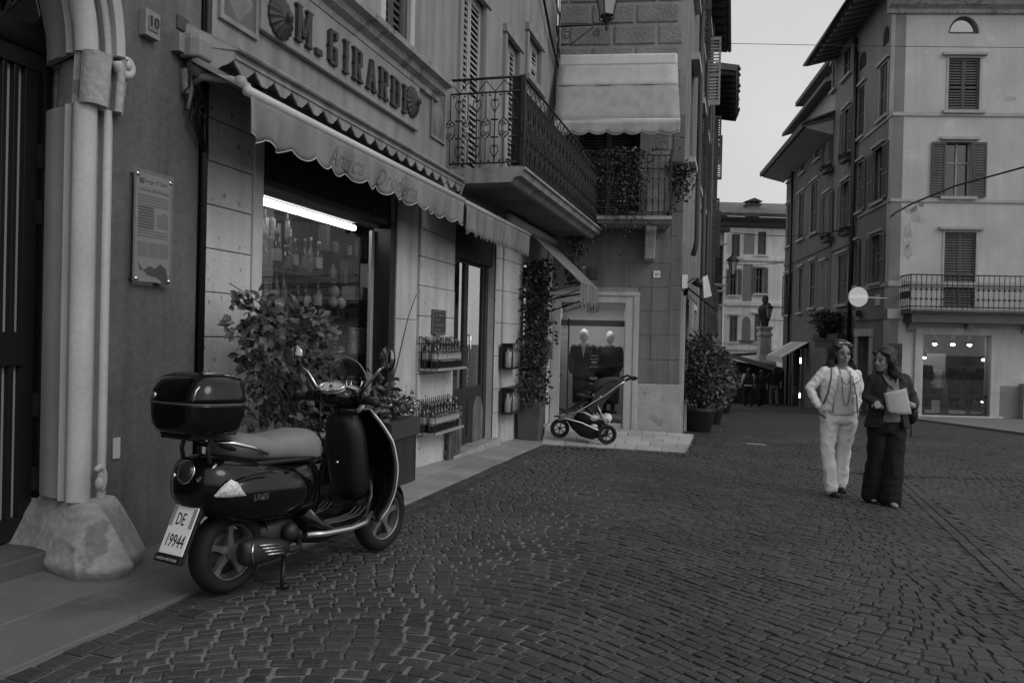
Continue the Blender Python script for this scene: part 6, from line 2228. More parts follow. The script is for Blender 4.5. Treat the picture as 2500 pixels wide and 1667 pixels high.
# ---- lanterns further down the street
def small_lantern(px, py, Y, wall_px, label, sc):
    c = at(px, py, Y)
    t = thing('street_lantern', c, label, 'lantern')
    T = Matrix.Translation(c)
    f = MB()
    f.lathe(T, [(.36 * sc, .42 * sc), (.38 * sc, .46 * sc), (.18 * sc, .68 * sc), (.1 * sc, .74 * sc), (.1 * sc, .82 * sc), (.02 * sc, .86 * sc)], 6)
    f.lathe(T, [(.03 * sc, -.5 * sc), (.05 * sc, -.42 * sc), (.13 * sc, -.36 * sc), (.13 * sc, -.32 * sc)], 6)
    for i in range(6):
        a = math.pi / 3 * i
        f.tube([c + Vector((.13 * sc * math.cos(a), .13 * sc * math.sin(a), -.32 * sc)), c + Vector((.27 * sc * math.cos(a), .27 * sc * math.sin(a), .42 * sc))], .018 * sc, 4)
    f.build('frame', M_iron, t)
    g2 = MB().lathe(T, [(.12 * sc, -.32 * sc), (.26 * sc, .42 * sc)], 6).build('frosted_glass', mat('frosted_glass', .32), t)
    w = at(wall_px, py + 22, Y)
    MB().tube([Vector((w.x, w.y, c.z - .5 * sc)), Vector((c.x + .05, c.y, c.z - .5 * sc))], .03 * sc, 6).build('arm', M_iron, t)
    return t
small_lantern(1789, 656, 28, 1738, 'lantern on a straight arm from the left wall before the pale end house', .62)
small_lantern(1877, 766, 38, 1912, 'lantern on a thin arm beside the bronze bust', .62)
# ---- no entry sign on its arm
sc_ = at(2095, 725, 27.2)
ns_ = thing('no_entry_sign', sc_, 'round no entry sign with white bar held out from the corner house', 'sign')
T = Matrix.Translation(sc_) @ Matrix.Rotation(math.pi / 2, 4, 'X') @ Matrix.Rotation(0, 4, 'Y')
MB().lathe(T, [(.335, -.012), (.34, 0), (.335, .012)], 40).build('rim', mat('sign_rim', .75, .4, **PLAIN), ns_)
MB().lathe(T, [(.318, .012), (.318, .016)], 40).build('disc', mat('sign_disc', .78, .4, **PLAIN), ns_)
MB().box(sc_.x - .30, sc_.x + .30, sc_.y - .022, sc_.y - .0162, sc_.z - .065, sc_.z + .065).build('bar', mat('sign_bar', .95, .4, **PLAIN), ns_)
w = RF.P(-.05, .02, sc_.z)
MB().tube([Vector((sc_.x, sc_.y + .03, sc_.z)), Vector((w.x, w.y, sc_.z))], .02, 6).build('arm', M_alu, ns_)
r = RSF.rect(2138, 718, 2150, 746)
tag(MB().fbox(RSF, r[0], r[1], .0, .03, r[2], r[3]).build('street_plaque', mat('plaque_pale', .42, .6)), 'small pale street plaque on the flank just right of the no entry sign', 'plaque')
a, z = RSF.pix(2092, 765, .15)
t = thing('wall_camera', RSF.P(a, .1, z), 'small dark camera below the no entry sign', 'camera')
MB().fbox(RSF, a - .1, a + .35, .1, .28, z - .12, z + .1).build('housing', M_iron, t)
MB().tube([RSF.P(a, .0, z - .1), RSF.P(a, .15, z - .1)], .03, 6).build('arm', M_iron, t)
# dark board hung on the corner
r = RF.rect(2148, 838, 2198, 950)
t = tag(MB().fbox(RF, .05, r[1], .06, .12, r[2], r[3]).build('advertising_board', mat('board_dark', .05, .5, .5, 1.5, .2, 8)), 'dark advertising board on the corner behind the woman with the paper', 'board')
# ---- wires over the street
def wire(pts, r, label):
    o = MB().tube(pts, r, 5).build('overhead_wire', M_black, smooth=True)
    return tag(o, label, 'wire')
def sag(a, b, d, n=14):
    return [a.lerp(b, i / n) - Vector((0, 0, d * 4 * (i / n) * (1 - i / n))) for i in range(n + 1)]
wire(sag(MS.P(4.9, .05, MS.pix(1716, 115, .05)[1]), at(3300, 118, 18), .05), .007, 'thin wire crossing the sky high over the street')
wire([RF.P(-.02, .06, RF.pix(2170, 530)[1]), at(2185, 520, 27.2), at(2230, 496, 26), at(2330, 455, 24.5), at(2440, 425, 23), at(2560, 392, 21), at(2800, 318, 18), at(3300, 150, 14)], .03, 'thick black cable rising right from the corner house')
wire(sag(at(1745, 560, 33), RSF.P(RSF.pix(2055, 563, .1)[0], .1, RSF.pix(2055, 563, .1)[1]), .25), .014, 'thin cable across the far street below the eaves')
wire(sag(at(1765, 642, 48), RSF.P(SB3 + .2, .1, RSF.pix(1918, 640)[1]), .15), .018, 'short cable before the pale end house')
# ================================================================ the scooter (x forward, y left, z up; then stood on its centre stand)
r0 = Vector((-1.39, 3.93, gz(-1.39, 3.93) + .016))
hd = Vector((.50, .866))
SCL = .92
SW = Matrix.Translation(r0) @ Matrix.Rotation(math.atan2(hd.y, hd.x), 4, 'Z') @ Matrix.Rotation(.042, 4, 'Y') @ Matrix.Diagonal((SCL, SCL, SCL, 1))
sco = thing('motor_scooter', r0, 'black motor scooter with top box parked beside the shop window plant', 'scooter')
M_bk = mat('black_enamel', .004, .12, spec=.45, **PLAIN)
M_bp = mat('black_plastic', .012, .45, **PLAIN)
M_seat = mat('seat_vinyl', .20, .55, .1, 8, .05, 60, .08, 140)
M_rim = mat('wheel_alloy', .30, .32, metal=.7, **PLAIN)
M_eng = mat('engine_grey', .035, .45, .2, 10, metal=.4)
M_clear = mat('clear_lens', .62, .08, spec=.8, var=.35, scale=60, fine=0, bump=.5, bscale=90)
FRONT = {'glove_box', 'lock', 'horn_cover', 'handlebar_cover', 'instrument_dial', 'dial_ring', 'dial_marks', 'headlamp', 'grip', 'bar_end', 'brake_lever', 'mirror_stalk', 'mirror', 'mirror_glass', 'fly_screen', 'screen_clamp'}
TAIL = {'body', 'side_cowl', 'indicator', 'rear_skirt', 'tail_lamp', 'lamp_surround', 'trim_line', 'badge'}
def sp(mb, name, m, parent=None, **k):
    if name in FRONT:       # raked steering head
        mb.v = [(v[0] - .21 * max(0, v[2] - .34), v[1], v[2] + .07 * max(0, v[2] - .5)) for v in mb.v]
    elif name in TAIL:
        mb.v = [(v[0] * .72 if v[0] < 0 else v[0], v[1], v[2]) for v in mb.v]
    return mb.xf(SW).build(name, m, parent or sco, **k)
def ring_x(x, a, z0, z1, e=2.6, y0=0.0, N=22):
    """super-elliptic section across the scooter"""
    zc, h = .5 * (z0 + z1), .5 * (z1 - z0)
    r = []
    for i in range(N):
        t = 2 * math.pi * i / N
        c, s = math.cos(t), math.sin(t)
        r.append(Vector((x, y0 + a * math.copysign(abs(c) ** (2 / e), c), zc + h * math.copysign(abs(s) ** (2 / e), s))))
    return r
def wheel(x, z, R, w, spk, par_):
    T = Matrix.Translation((x, 0, z)) @ Matrix.Rotation(math.pi / 2, 4, 'X')
    ty = MB()
    rr = R * .33
    prof = [(R * .66, -w * .40), (R * .74, -w * .5), (R * .86, -w * .5), (R * .95, -w * .36), (R, -w * .12), (R, w * .12), (R * .95, w * .36), (R * .86, w * .5), (R * .74, w * .5), (R * .66, w * .40), (R * .66, -w * .40)]
    ty.lathe(T, prof, 40, cap=False)
    wh = sp(ty, 'tyre', M_rub, par_, smooth=True)
    rm = MB()
    rm.lathe(T, [(R * .66, -w * .4), (R * .69, -w * .42), (R * .64, -w * .36), (R * .61, -w * .1), (R * .61, w * .1), (R * .64, w * .36), (R * .69, w * .42), (R * .66, w * .4)], 36, cap=False)
    rm.lathe(T, [(.001, -w * .38), (R * .16, -w * .38), (R * .18, -w * .2), (R * .18, w * .2), (R * .16, w * .38), (.001, w * .38)], 16)
    for i in range(spk):
        a = 2 * math.pi * i / spk + .3
        rings = []
        for q, hw, tk in ((R * .12, R * .10, w * .26), (R * .4, R * .06, w * .2), (R * .64, R * .09, w * .24)):
            c = Vector((q * math.cos(a), q * math.sin(a), 0))
            u = Vector((-math.sin(a), math.cos(a), 0))
            rings.append([T @ (c + u * hw * sx + Vector((0, 0, tk * sz))) for sx, sz in ((-1, -1), (1, -1), (1, 1), (-1, 1))])
        rm.loft(rings)
    sp(rm, 'rim', M_rim, par_, auto=40)
    MB_ = MB().lathe(T, [(R * .3, -w * .1), (R * .55, -w * .06), (R * .55, -w * .02), (R * .3, .0)], 28)
    sp(MB_, 'brake_disc', M_eng, par_, smooth=True)
wr = bpy.data.objects.new('rear_wheel', None)
COL.objects.link(wr)
wr.matrix_basis = Matrix.Translation(SW @ Vector((0, 0, .21)))
par(wr, sco)
wheel(0, .222, .222, .122, 5, wr)
wf = bpy.data.objects.new('front_wheel', None)
COL.objects.link(wf)
wf.matrix_basis = Matrix.Translation(SW @ Vector((1.28, 0, .21)))
par(wf, sco)
wheel(1.28, .233, .233, .114, 5, wf)
# rear body with bulging side cowls
b = MB()
rings = []
for x, a, z0, z1, e in ((-.40, .06, .56, .66, 2.2), (-.385, .13, .50, .70, 2.6), (-.34, .165, .47, .735, 2.8), (-.24, .195, .43, .75, 2.8), (-.08, .215, .395, .745, 2.7), (.10, .225, .375, .72, 2.6), (.26, .215, .36, .70, 2.6), (.40, .19, .35, .70, 2.8), (.50, .165, .33, .69, 3.0), (.545, .14, .33, .66, 3.0)):
    rings.append(ring_x(x, a, z0, z1, e))
b.loft(rings)
body = sp(b, 'body', M_bk, smooth=True)
for sy in (-1, 1):     # cowl swellings
    c = MB()
    rings = []
    for x, z0, z1, out in ((-.30, .50, .60, .168), (-.22, .44, .655, .212), (-.05, .40, .69, .243), (.14, .385, .685, .25), (.30, .40, .655, .238), (.42, .44, .60, .20), (.46, .49, .55, .165)):
        zc, h = .5 * (z0 + z1), .5 * (z1 - z0)
        rings.append([Vector((x, sy * (.12 + (out - .12) * max(0, math.cos(t)) ** .75), zc + h * math.sin(t))) for t in [math.pi * (-.5 + i / 12) for i in range(13)]])
    c.loft(rings, False, False)
    sp(c, 'side_cowl', M_bk, smooth=True)
    l = MB()      # clear rear indicator
    rings = []
    for x, h, o in ((-.335, .004, .165), (-.30, .03, .196), (-.255, .045, .215), (-.20, .035, .225), (-.145, .004, .228)):
        zc = .555 + h
        rings.append([Vector((x, sy * (o + .012 * k_), .555 + 2 * h * f)) for f, k_ in ((0, 0), (.15, 1), (.5, 1.2), (.85, .8), (1, 0))])
    l.loft(rings, False, False)
    sp(l, 'indicator', M_clear, smooth=True)
    tr_ = MB().tube([(.06, sy * .246, .665), (-.1, sy * .243, .66), (-.2, sy * .226, .63)], .006, 5)
    sp(tr_, 'trim_line', M_bp)
bd = MB()
vs, fs = text_geo('LX125', .045, extrude=.002, shear=.3)
bd.add([(-.02 + q[0], -.2485 - q[2], .525 + q[1]) for q in vs], fs)
sp(bd, 'badge', M_chrome)
# skirt, hugger and tail
tl_ = MB()
T = Matrix.Translation((-.385, 0, .665)) @ Matrix.Rotation(math.radians(-70), 4, 'Y')
tl_.lathe(T, [(.05, -.02), (.054, .02), (.04, .03), (.001, .034)], 20)
lt = sp(tl_, 'tail_lamp', mat('tail_lens', .03, .12, spec=.7, **PLAIN), smooth=True)
hz = MB()
hz.torus(T @ Matrix.Translation((0, 0, .012)), .058, .006, 24, 8)
hz.tube([(-.40, -.085, .635), (-.36, -.12, .665), (-.30, -.135, .715)], .012, 6)
hz.tube([(-.40, .085, .635), (-.36, .12, .665), (-.30, .135, .715)], .012, 6)
sp(hz, 'lamp_surround', M_chrome, lt, smooth=True)
# number plate on its hanger
PT = Matrix.Translation((-.315, 0, .372)) @ Matrix.Rotation(math.radians(22), 4, 'Y')
hg = MB()
hg.obox(PT @ Matrix.Translation((.018, 0, -.01)), .014, .2, .29)
hg.hexa([PT @ Vector(q) for q in ((.012, -.08, .05), (.012, .08, .05), (.04, .08, .05), (.04, -.08, .05))] + [Vector(q) for q in ((-.22, -.09, .52), (-.22, .09, .52), (-.16, .09, .52), (-.16, -.09, .52))])
hg.obox(PT @ Matrix.Translation((.004, 0, -.137)), .02, .19, .035)
ho = sp(hg, 'plate_hanger', M_bp, bevel=.004)
pm = MB().obox(PT @ Matrix.Translation((.006, 0, .01)), .006, .178, .245)
po = sp(pm, 'number_plate', mat('plate_white', .95, .25, **PLAIN), bevel=.004)
def plate_text(body_, y, z, size, m, par_, sx=1.0):
    vs, fs = text_geo(body_, size, extrude=.0008)
    o = MB()
    o.add([PT @ Vector((.0022 - q[2], y - q[0] * sx, z + q[1])) for q in vs], fs)
    return sp(o, 'plate_lettering', m, par_)
M_pl = mat('plate_ink', .02, .4, **PLAIN)
plate_text('DE', .012, .035, .088, M_pl, po, .62)
plate_text('19944', .0, -.075, .092, M_pl, po, .62)
bar_ = MB()
for y in (.076, -.072):
    bar_.obox(PT @ Matrix.Translation((.0024, y, .075)), .001, .026, .1)
sp(bar_, 'plate_band', mat('plate_band', .35, .4, **PLAIN), po)
vs, fs = text_geo('GARDA MOTORS', .02, extrude=.0005)
o = MB().add([PT @ Vector((-.0085 - q[2], -q[0], -.144 + q[1])) for q in vs], fs)
sp(o, 'dealer_lettering', mat('dealer_ink', .5, .4, **PLAIN), ho)
# seat
s_ = MB()
rings = []
for x, a, z0, z1 in ((-.10, .05, .75, .80), (-.08, .105, .735, .84), (-.02, .135, .715, .855), (.07, .148, .70, .85), (.18, .145, .69, .832), (.30, .15, .685, .845), (.42, .155, .665, .862), (.51, .148, .65, .855), (.555, .125, .645, .83), (.58, .07, .665, .79)):
    rings.append(ring_x(x, a, z0, z1, 2.7))
s_.loft(rings)
seat = sp(s_, 'seat', M_seat, smooth=True)
g = MB().tube([(-.2, -.10, .825), (-.14, -.165, .82), (-.02, -.178, .79), (.10, -.165, .75)], .011, 8)
sp(g, 'grab_rail', M_chrome, smooth=True)
g = MB().tube([(-.2, .10, .825), (-.14, .165, .82), (-.02, .178, .79), (.10, .165, .75)], .011, 8)
sp(g, 'grab_rail', M_chrome, smooth=True)
sk = MB().loft([ring_x(x, a, .675, .715, 3.5) for x, a in ((-.08, .12), (.1, .16), (.4, .16), (.55, .125))])
sp(sk, 'seat_skirt', M_bp, seat, smooth=True)
# floor tunnel and footboards
f = MB()
f.loft([ring_x(x, a, z0, z1, 3.6) for x, a, z0, z1 in ((.44, .16, .24, .46), (.52, .19, .235, .36), (.60, .215, .235, .295), (.76, .225, .24, .295), (.90, .215, .25, .33), (.97, .19, .28, .46), (1.0, .16, .34, .62))])
fl = sp(f, 'footboard', M_bk, smooth=True)
for y in (-.17, -.135, -.10, .10, .135, .17):
    o = MB().tube([(.56, y, .300), (.74, y, .302), (.86, y, .315), (.93, y, .36)], .006, 6)
    sp(o, 'foot_strip', mat('strip_rubber', .06, .5, **PLAIN), fl, smooth=True)
for sy in (-1, 1):
    o = MB().tube([(.40, sy * .19, .27), (.52, sy * .222, .262), (.72, sy * .235, .262), (.86, sy * .228, .275), (.95, sy * .205, .32)], .017, 8)
    sp(o, 'side_bar', M_alu, fl, smooth=True)
# leg shield: a curved sheet, widest at knee height
def shield(y, z):
    """x of the shield at a height and offset: swept back at the foot and the neck"""
    base = float(np.interp(z, (.28, .36, .45, .6, .75, .88, .97), (.87, .945, .99, 1.015, 1.0, .955, .905)))
    return base + .05 * (1 - (abs(y) / .36) ** 2) + .02
def shw(z):
    u = min(1, max(0, (z - .28) / .70))
    return .19 + .135 * math.sin(math.pi * min(1, u * .72 + .28)) - .12 * max(0, u - .72) ** 1 * 2.2
ls = MB()
NZ, NY = 18, 16
grid = []
for i in range(NZ + 1):
    z = .28 + .68 * i / NZ
    w = shw(z)
    grid.append([Vector((shield(w * (2 * j / NY - 1), z), w * (2 * j / NY - 1), z)) for j in range(NY + 1)])
ls.add([p for r in grid for p in r], [(i * (NY + 1) + j, i * (NY + 1) + j + 1, (i + 1) * (NY + 1) + j + 1, (i + 1) * (NY + 1) + j) for i in range(NZ) for j in range(NY)])
lso = sp(ls, 'leg_shield', M_bk, smooth=True)
lso.modifiers.new('thick', 'SOLIDIFY').thickness = .014
ed = [r[0] for r in grid] + [r[j] for r in grid[-1:] for j in range(1, NY)] + [r[-1] for r in reversed(grid)]
o = MB().tube([p + Vector((.0, 0, 0)) for p in ed], .0055, 8)
sp(o, 'shield_trim', M_alu, lso, smooth=True)
# inner glove box behind the shield
gb = MB()
gb.loft([ring_x(x, a, z0, z1, 3.2) for x, a, z0, z1 in ((.915, .08, .46, .86), (.93, .12, .40, .90), (.98, .15, .34, .91), (1.03, .14, .34, .91))])
gbo = sp(gb, 'glove_box', M_bp, smooth=True)
o = MB().ball((.872, -.02, .62), .012, seg=8)
sp(o, 'lock', M_chrome, gbo, smooth=True)
# steering column, front shield nose and mudguard
o = MB().loft([ring_x(x, a, z0, z1, 2.4) for x, a, z0, z1 in ((1.03, .07, .38, .92), (1.08, .075, .36, .93), (1.13, .05, .40, .90), (1.145, .012, .5, .8))])
sp(o, 'horn_cover', M_bk, smooth=True)
mg = MB()
rings = []
for i in range(15):
    a = math.radians(-8 + 172 * i / 14)
    R = .255 + .01 * math.sin(a)
    cx, cz = 1.28 + R * math.cos(a), .225 + R * math.sin(a)
    w = .085 * (1 - .55 * max(0, (.0 - math.cos(a) + .0) * -1) ** 3) * (1 if i > 0 else .5)
    rings.append([Vector((1.28 + (R - .05 * abs(q) ** 2.2) * math.cos(a), w * q, .225 + (R - .05 * abs(q) ** 2.2) * math.sin(a))) for q in (-1, -.8, -.5, 0, .5, .8, 1)])
mg.loft(rings, False, False)
mgo = sp(mg, 'front_mudguard', M_bk, smooth=True)
mgo.modifiers.new('thick', 'SOLIDIFY').thickness = .006
o = MB().tube([(1.06, 0, .7), (1.13, 0, .5), (1.2, .075, .42), (1.28, .08, .22)], .024, 8)
sp(o, 'fork', M_eng, smooth=True)
# handlebar unit
hb = MB()
hb.loft([ring_x(x, a, z0, z1, 2.4) for x, a, z0, z1 in ((.86, .05, .965, 1.03), (.885, .10, .945, 1.05), (.94, .13, .93, 1.065), (1.01, .125, .92, 1.06), (1.07, .10, .93, 1.05), (1.105, .06, .95, 1.03))])
hb.loft([ring_x(x, a, .86, .97, 2.4) for x, a in ((.93, .05), (1.0, .08), (1.06, .05))])
for sy in (-1, 1):
    hb.tube([(.99, sy * .08, .995), (.965, sy * .18, 1.0), (.93, sy * .24, .995)], [.05, .038, .03], 10)
hbo = sp(hb, 'handlebar_cover', M_bk, smooth=True)
T = Matrix.Translation((.905, 0, 1.052)) @ Matrix.Rotation(math.radians(-28), 4, 'Y') @ Matrix.Diagonal((.75, 1.25, 1, 1))
o = MB().lathe(T, [(.075, -.01), (.078, .008), (.072, .012)], 24)
dial = sp(o, 'instrument_dial', mat('dial_face', .5, .35, .25, 25, 0, 40, 0), hbo)
o = MB().torus(T @ Matrix.Translation((0, 0, .012)), .077, .007, 28, 6)
sp(o, 'dial_ring', M_chrome, dial, smooth=True)
nd = MB()
for i in range(12):
    a = math.radians(-30 + i * 22)
    nd.obox(T @ Matrix.Translation((.055 * math.cos(a), .055 * math.sin(a), .013)) @ Matrix.Rotation(a, 4, 'Z'), .014, .004, .001)
nd.obox(T @ Matrix.Translation((-.015, .0, .014)) @ Matrix.Rotation(.6, 4, 'Z'), .06, .005, .001)
nd.ball(T @ Vector((0, 0, .014)), .01, seg=8)
sp(nd, 'dial_marks', M_text, dial)
T2 = Matrix.Translation((1.10, 0, .985)) @ Matrix.Rotation(math.radians(82), 4, 'Y')
o = MB().lathe(T2, [(.085, -.05), (.09, .0), (.08, .015), (.001, .03)], 24)
sp(o, 'headlamp', M_clear, hbo, smooth=True)
for sy in (-1, 1):
    o = MB().tube([(.94, sy * .225, .995), (.90, sy * .34, .985)], [.024, .022], 12)
    sp(o, 'grip', M_rub, hbo, smooth=True)
    o = MB().tube([(.905, sy * .335, .985), (.90, sy * .352, .985)], .027, 12)
    sp(o, 'bar_end', M_bp, hbo, smooth=True)
    o = MB().tube([(1.0, sy * .19, .985), (1.01, sy * .24, .97), (.985, sy * .36, .965), (.975, sy * .40, .975)], .008, 6)
    sp(o, 'brake_lever', M_alu, hbo, smooth=True)
    # mirror on a bright stalk
    st = [(.965, sy * .17, 1.03), (.99, sy * .27, 1.13), (.985, sy * .335, 1.18)]
    o = MB().tube(st, .0085, 8)
    so_ = sp(o, 'mirror_stalk', M_chrome, hbo, smooth=True)
    MT = Matrix.Translation((.985, sy * .385, 1.235)) @ Matrix.Rotation(sy * .2, 4, 'Z') @ Matrix.Rotation(math.radians(-80), 4, 'Y') @ Matrix.Diagonal((1.0, 1.0, 1, 1))
    o = MB().lathe(MT, [(.001, -.036), (.04, -.03), (.07, -.01), (.075, 0)], 22)
    mo_ = sp(o, 'mirror', M_bp, so_, smooth=True)
    o = MB().lathe(MT, [(.068, .0005), (.068, .002), (.001, .0025)], 22)
    sp(o, 'mirror_glass', mat('mirror_silver', .35, .05, metal=1.0, **PLAIN), so_, smooth=True)
# fly screen with its clamps
w = MB()
rings = []
for i in range(11):
    f = i / 10
    zz = 1.035 + .20 * f
    hw = .15 * math.sqrt(max(.004, 1 - (max(0, f - .3) / .7) ** 2)) - .035 * max(0, .3 - f) / .3
    rings.append([Vector((1.075 + .02 * f - .035 * f * f - .5 * (hw * q) ** 2 * 1.2, hw * q, zz)) for q in [-1 + j / 6 for j in range(13)]])
w.loft(rings, False, False)
wo = sp(w, 'fly_screen', glass('tinted_screen', .62, .02, .93), hbo, smooth=True)
wo.modifiers.new('thick', 'SOLIDIFY').thickness = .004
sp(MB().tube([r_[0] for r_ in rings] + rings[-1][1:-1] + [r_[-1] for r_ in reversed(rings)], .003, 5), 'screen_clamp', mat('screen_edge', .3, .3, **PLAIN), wo, smooth=True)
for y in (-.11, -.02, .02, .11):
    o = MB().tube([(1.05, y * .8, 1.03), (1.065, y, 1.10)], .005, 6)
    sp(o, 'screen_clamp', M_chrome, wo, smooth=True)
# power unit, exhaust and stand (right-hand side faces the street)
e = MB()
e.loft([ring_x(x, a, z0, z1, 3, y0=.03) for x, a, z0, z1 in ((.12, .05, .2, .3), (.18, .09, .18, .35), (.28, .13, .15, .38), (.38, .13, .16, .38), (.46, .08, .2, .33))])
e.loft([ring_x(x, .04, .15, .29, 3, y0=.13) for x in (-.1, .0, .3)])
e.ball((.33, -.13, .29), .05, .045, .055, 12)
e.tube([(.42, -.1, .25), (.38, -.16, .2), (.3, -.175, .2), (.24, -.17, .215)], .018, 8)
sp(e, 'engine', M_eng, smooth=True)
ex = MB()
rings = []
for x, a, h, zc in ((-.05, .02, .035, .24), (-.045, .04, .06, .24), (-.01, .05, .072, .24), (.10, .052, .07, .232), (.20, .045, .055, .225), (.27, .032, .036, .22), (.28, .012, .016, .22)):
    rings.append([Vector((x, -.165 + a * math.cos(t), zc + h * math.sin(t))) for t in [2 * math.pi * i / 18 for i in range(18)]])
ex.loft(rings)
exo = sp(ex, 'exhaust_silencer', M_eng, smooth=True)
es = MB()
for k in range(4):
    es.tube([(.03 + .02 * k, -.214, .275 - .019 * k), (.10 + .02 * k, -.218, .27 - .019 * k), (.17 + .012 * k, -.212, .258 - .017 * k)], .006, 5)
sp(es, 'heat_shield_ribs', M_alu, exo, smooth=True)
o = MB().tube([(-.01, -.208, .29), (-.02, -.216, .245), (-.0, -.21, .19)], .006, 6)
sp(o, 'silencer_edge', M_chrome, exo, smooth=True)
cs_ = MB()
for sy in (-1, 1):
    cs_.tube([(.32, sy * .10, .19), (.27, sy * .15, .08), (.25, sy * .17, .005)], .013, 7)
    cs_.tube([(.25, sy * .17, .008), (.29, sy * .18, .004)], .016, 7)
cs_.tube([(.32, -.1, .19), (.32, .1, .19)], .013, 7)
sp(cs_, 'centre_stand', M_bp, smooth=True)
o = MB().loft([ring_x(x, a, z0, z1, 3) for x, a, z0, z1 in ((.42, .12, .2, .3), (.6, .13, .17, .26), (.82, .12, .19, .27), (.9, .06, .22, .27))])
sp(o, 'belly_frame', M_bp, smooth=True)
o = MB().loft([[Vector((.21 * 1.12 * math.cos(t) * 1.0, y, .215 + .235 * math.sin(t))) for t in [math.radians(20 + 10 * i) for i in range(10)]] for y in (-.075, 0, .075)], False, False)
sp(o, 'rear_hugger', M_bp, smooth=True)
# carrier and top box
cr = MB()
for y in (-.1, .1):
    cr.tube([(.0, y, .76), (-.15, y, .80), (-.2, y, .845), (-.36, y, .85)], .012, 7)
    cr.tube([(-.22, y, .70), (-.24, y, .78), (-.22, y, .85)], .012, 7)
cr.tube([(-.35, -.1, .85), (-.35, .1, .85)], .012, 7)
cr.box(-.36, -.08, -.12, .12, .858, .875)
sp(cr, 'rear_carrier', M_bp, smooth=False)
BX0 = -.235
def box_ring(z, k, kx=1.0, N=28, off=0.0):
    r = []
    for i in range(N):
        t = 2 * math.pi * i / N
        c, s = math.cos(t), math.sin(t)
        r.append(Vector((BX0 + off + .19 * k * kx * math.copysign(abs(c) ** .62, c), .222 * k * math.copysign(abs(s) ** .62, s), z)))
    return r
lo = MB().loft([box_ring(z, k) for z, k in ((.872, .80), (.880, .88), (.91, .94), (.96, .985), (1.01, 1.0), (1.018, 1.0))])
tb = sp(lo, 'top_box', M_bk, smooth=True)
hi = MB().loft([box_ring(z, k, 1, off=o_) for z, k, o_ in ((1.024, 1.0, 0), (1.05, 1.0, 0), (1.09, .97, .005), (1.13, .90, .01), (1.155, .80, .015), (1.17, .62, .02), (1.176, .35, .02), (1.177, .05, .02))])
sp(hi, 'box_lid', M_bk, tb, smooth=True)
sm_ = MB().loft([box_ring(z, k) for z, k in ((1.0165, 1.004), (1.0255, 1.004))])
sp(sm_, 'box_seam', mat('seam_grey', .10, .3, **PLAIN), tb, smooth=True)
q = [(BX0 - .165, -.17, 1.04), (BX0 - .15, -.168, 1.09), (BX0 - .10, -.163, 1.135), (BX0 - .03, -.159, 1.150), (BX0 + .06, -.159, 1.148), (BX0 + .12, -.161, 1.13)]
sp(MB().tube(q, .006, 6), 'lid_ridge', M_alu, tb, smooth=True)
q = [(BX0 - .18, -.08, 1.05), (BX0 - .157, -.09, 1.10), (BX0 - .12, -.10, 1.15), (BX0 - .04, -.105, 1.172), (BX0 + .05, -.105, 1.172)]
sp(MB().tube(q, .006, 6), 'lid_ridge', M_alu, tb, smooth=True)
o = MB().lathe(Matrix.Translation((BX0 - .184, .10, 1.055)) @ Matrix.Rotation(-math.pi / 2, 4, 'Y'), [(.016, -.01), (.016, .006), (.001, .008)], 14)
sp(o, 'box_lock', M_alu, tb, smooth=True)
# ================================================================ people
M_skin = mat('skin', .27, .5, .08, 12, .03, 60, .05, 90, spec=.35)
M_hair = mat('dark_hair', .018, .45, .3, 25, .2, 80, .6, 60, spec=.5)
M_eye = mat('eye_dark', .02, .2, **PLAIN)
def soft(o, vox, disp=0.0, size=.08, smooth=4, rid=False):
    r = o.modifiers.new('remesh', 'REMESH')
    r.mode = 'VOXEL'
    r.voxel_size = vox
    r.use_smooth_shade = True
    s = o.modifiers.new('smooth', 'SMOOTH')
    s.factor = .5
    s.iterations = smooth
    if disp:
        t = bpy.data.textures.new('folds', 'MUSGRAVE' if rid else 'CLOUDS')
        t.noise_scale = size
        if rid:
            t.musgrave_type = 'RIDGED_MULTIFRACTAL'
            t.octaves = 1.5
        else:
            t.noise_depth = 2
        d = o.modifiers.new('folds', 'DISPLACE')
        d.texture = t
        d.strength = disp
        d.mid_level = .5
    return o
def chain(mb, pts, rad, seg=14, ball=True):
    pts = [Vector(p) for p in pts]
    P, R = [], []
    for i in range(len(pts) - 1):
        for k in range(4):
            f = k / 4
            P.append(pts[i].lerp(pts[i + 1], f))
            R.append(rad[i] + (rad[i + 1] - rad[i]) * f)
    P.append(pts[-1])
    R.append(rad[-1])
    mb.tube(P, R, seg)
    if ball:
        for p, r in zip(pts, rad):
            mb.ball(p, r * .99, seg=12)
def stack(mb, rows, N=20):
    """torso-like loft: (x, y, z, half width, half depth)"""
    mb.loft([[Vector((x + a * math.cos(2 * math.pi * i / N), y + b * math.sin(2 * math.pi * i / N), z)) for i in range(N)] for x, y, z, a, b in rows])
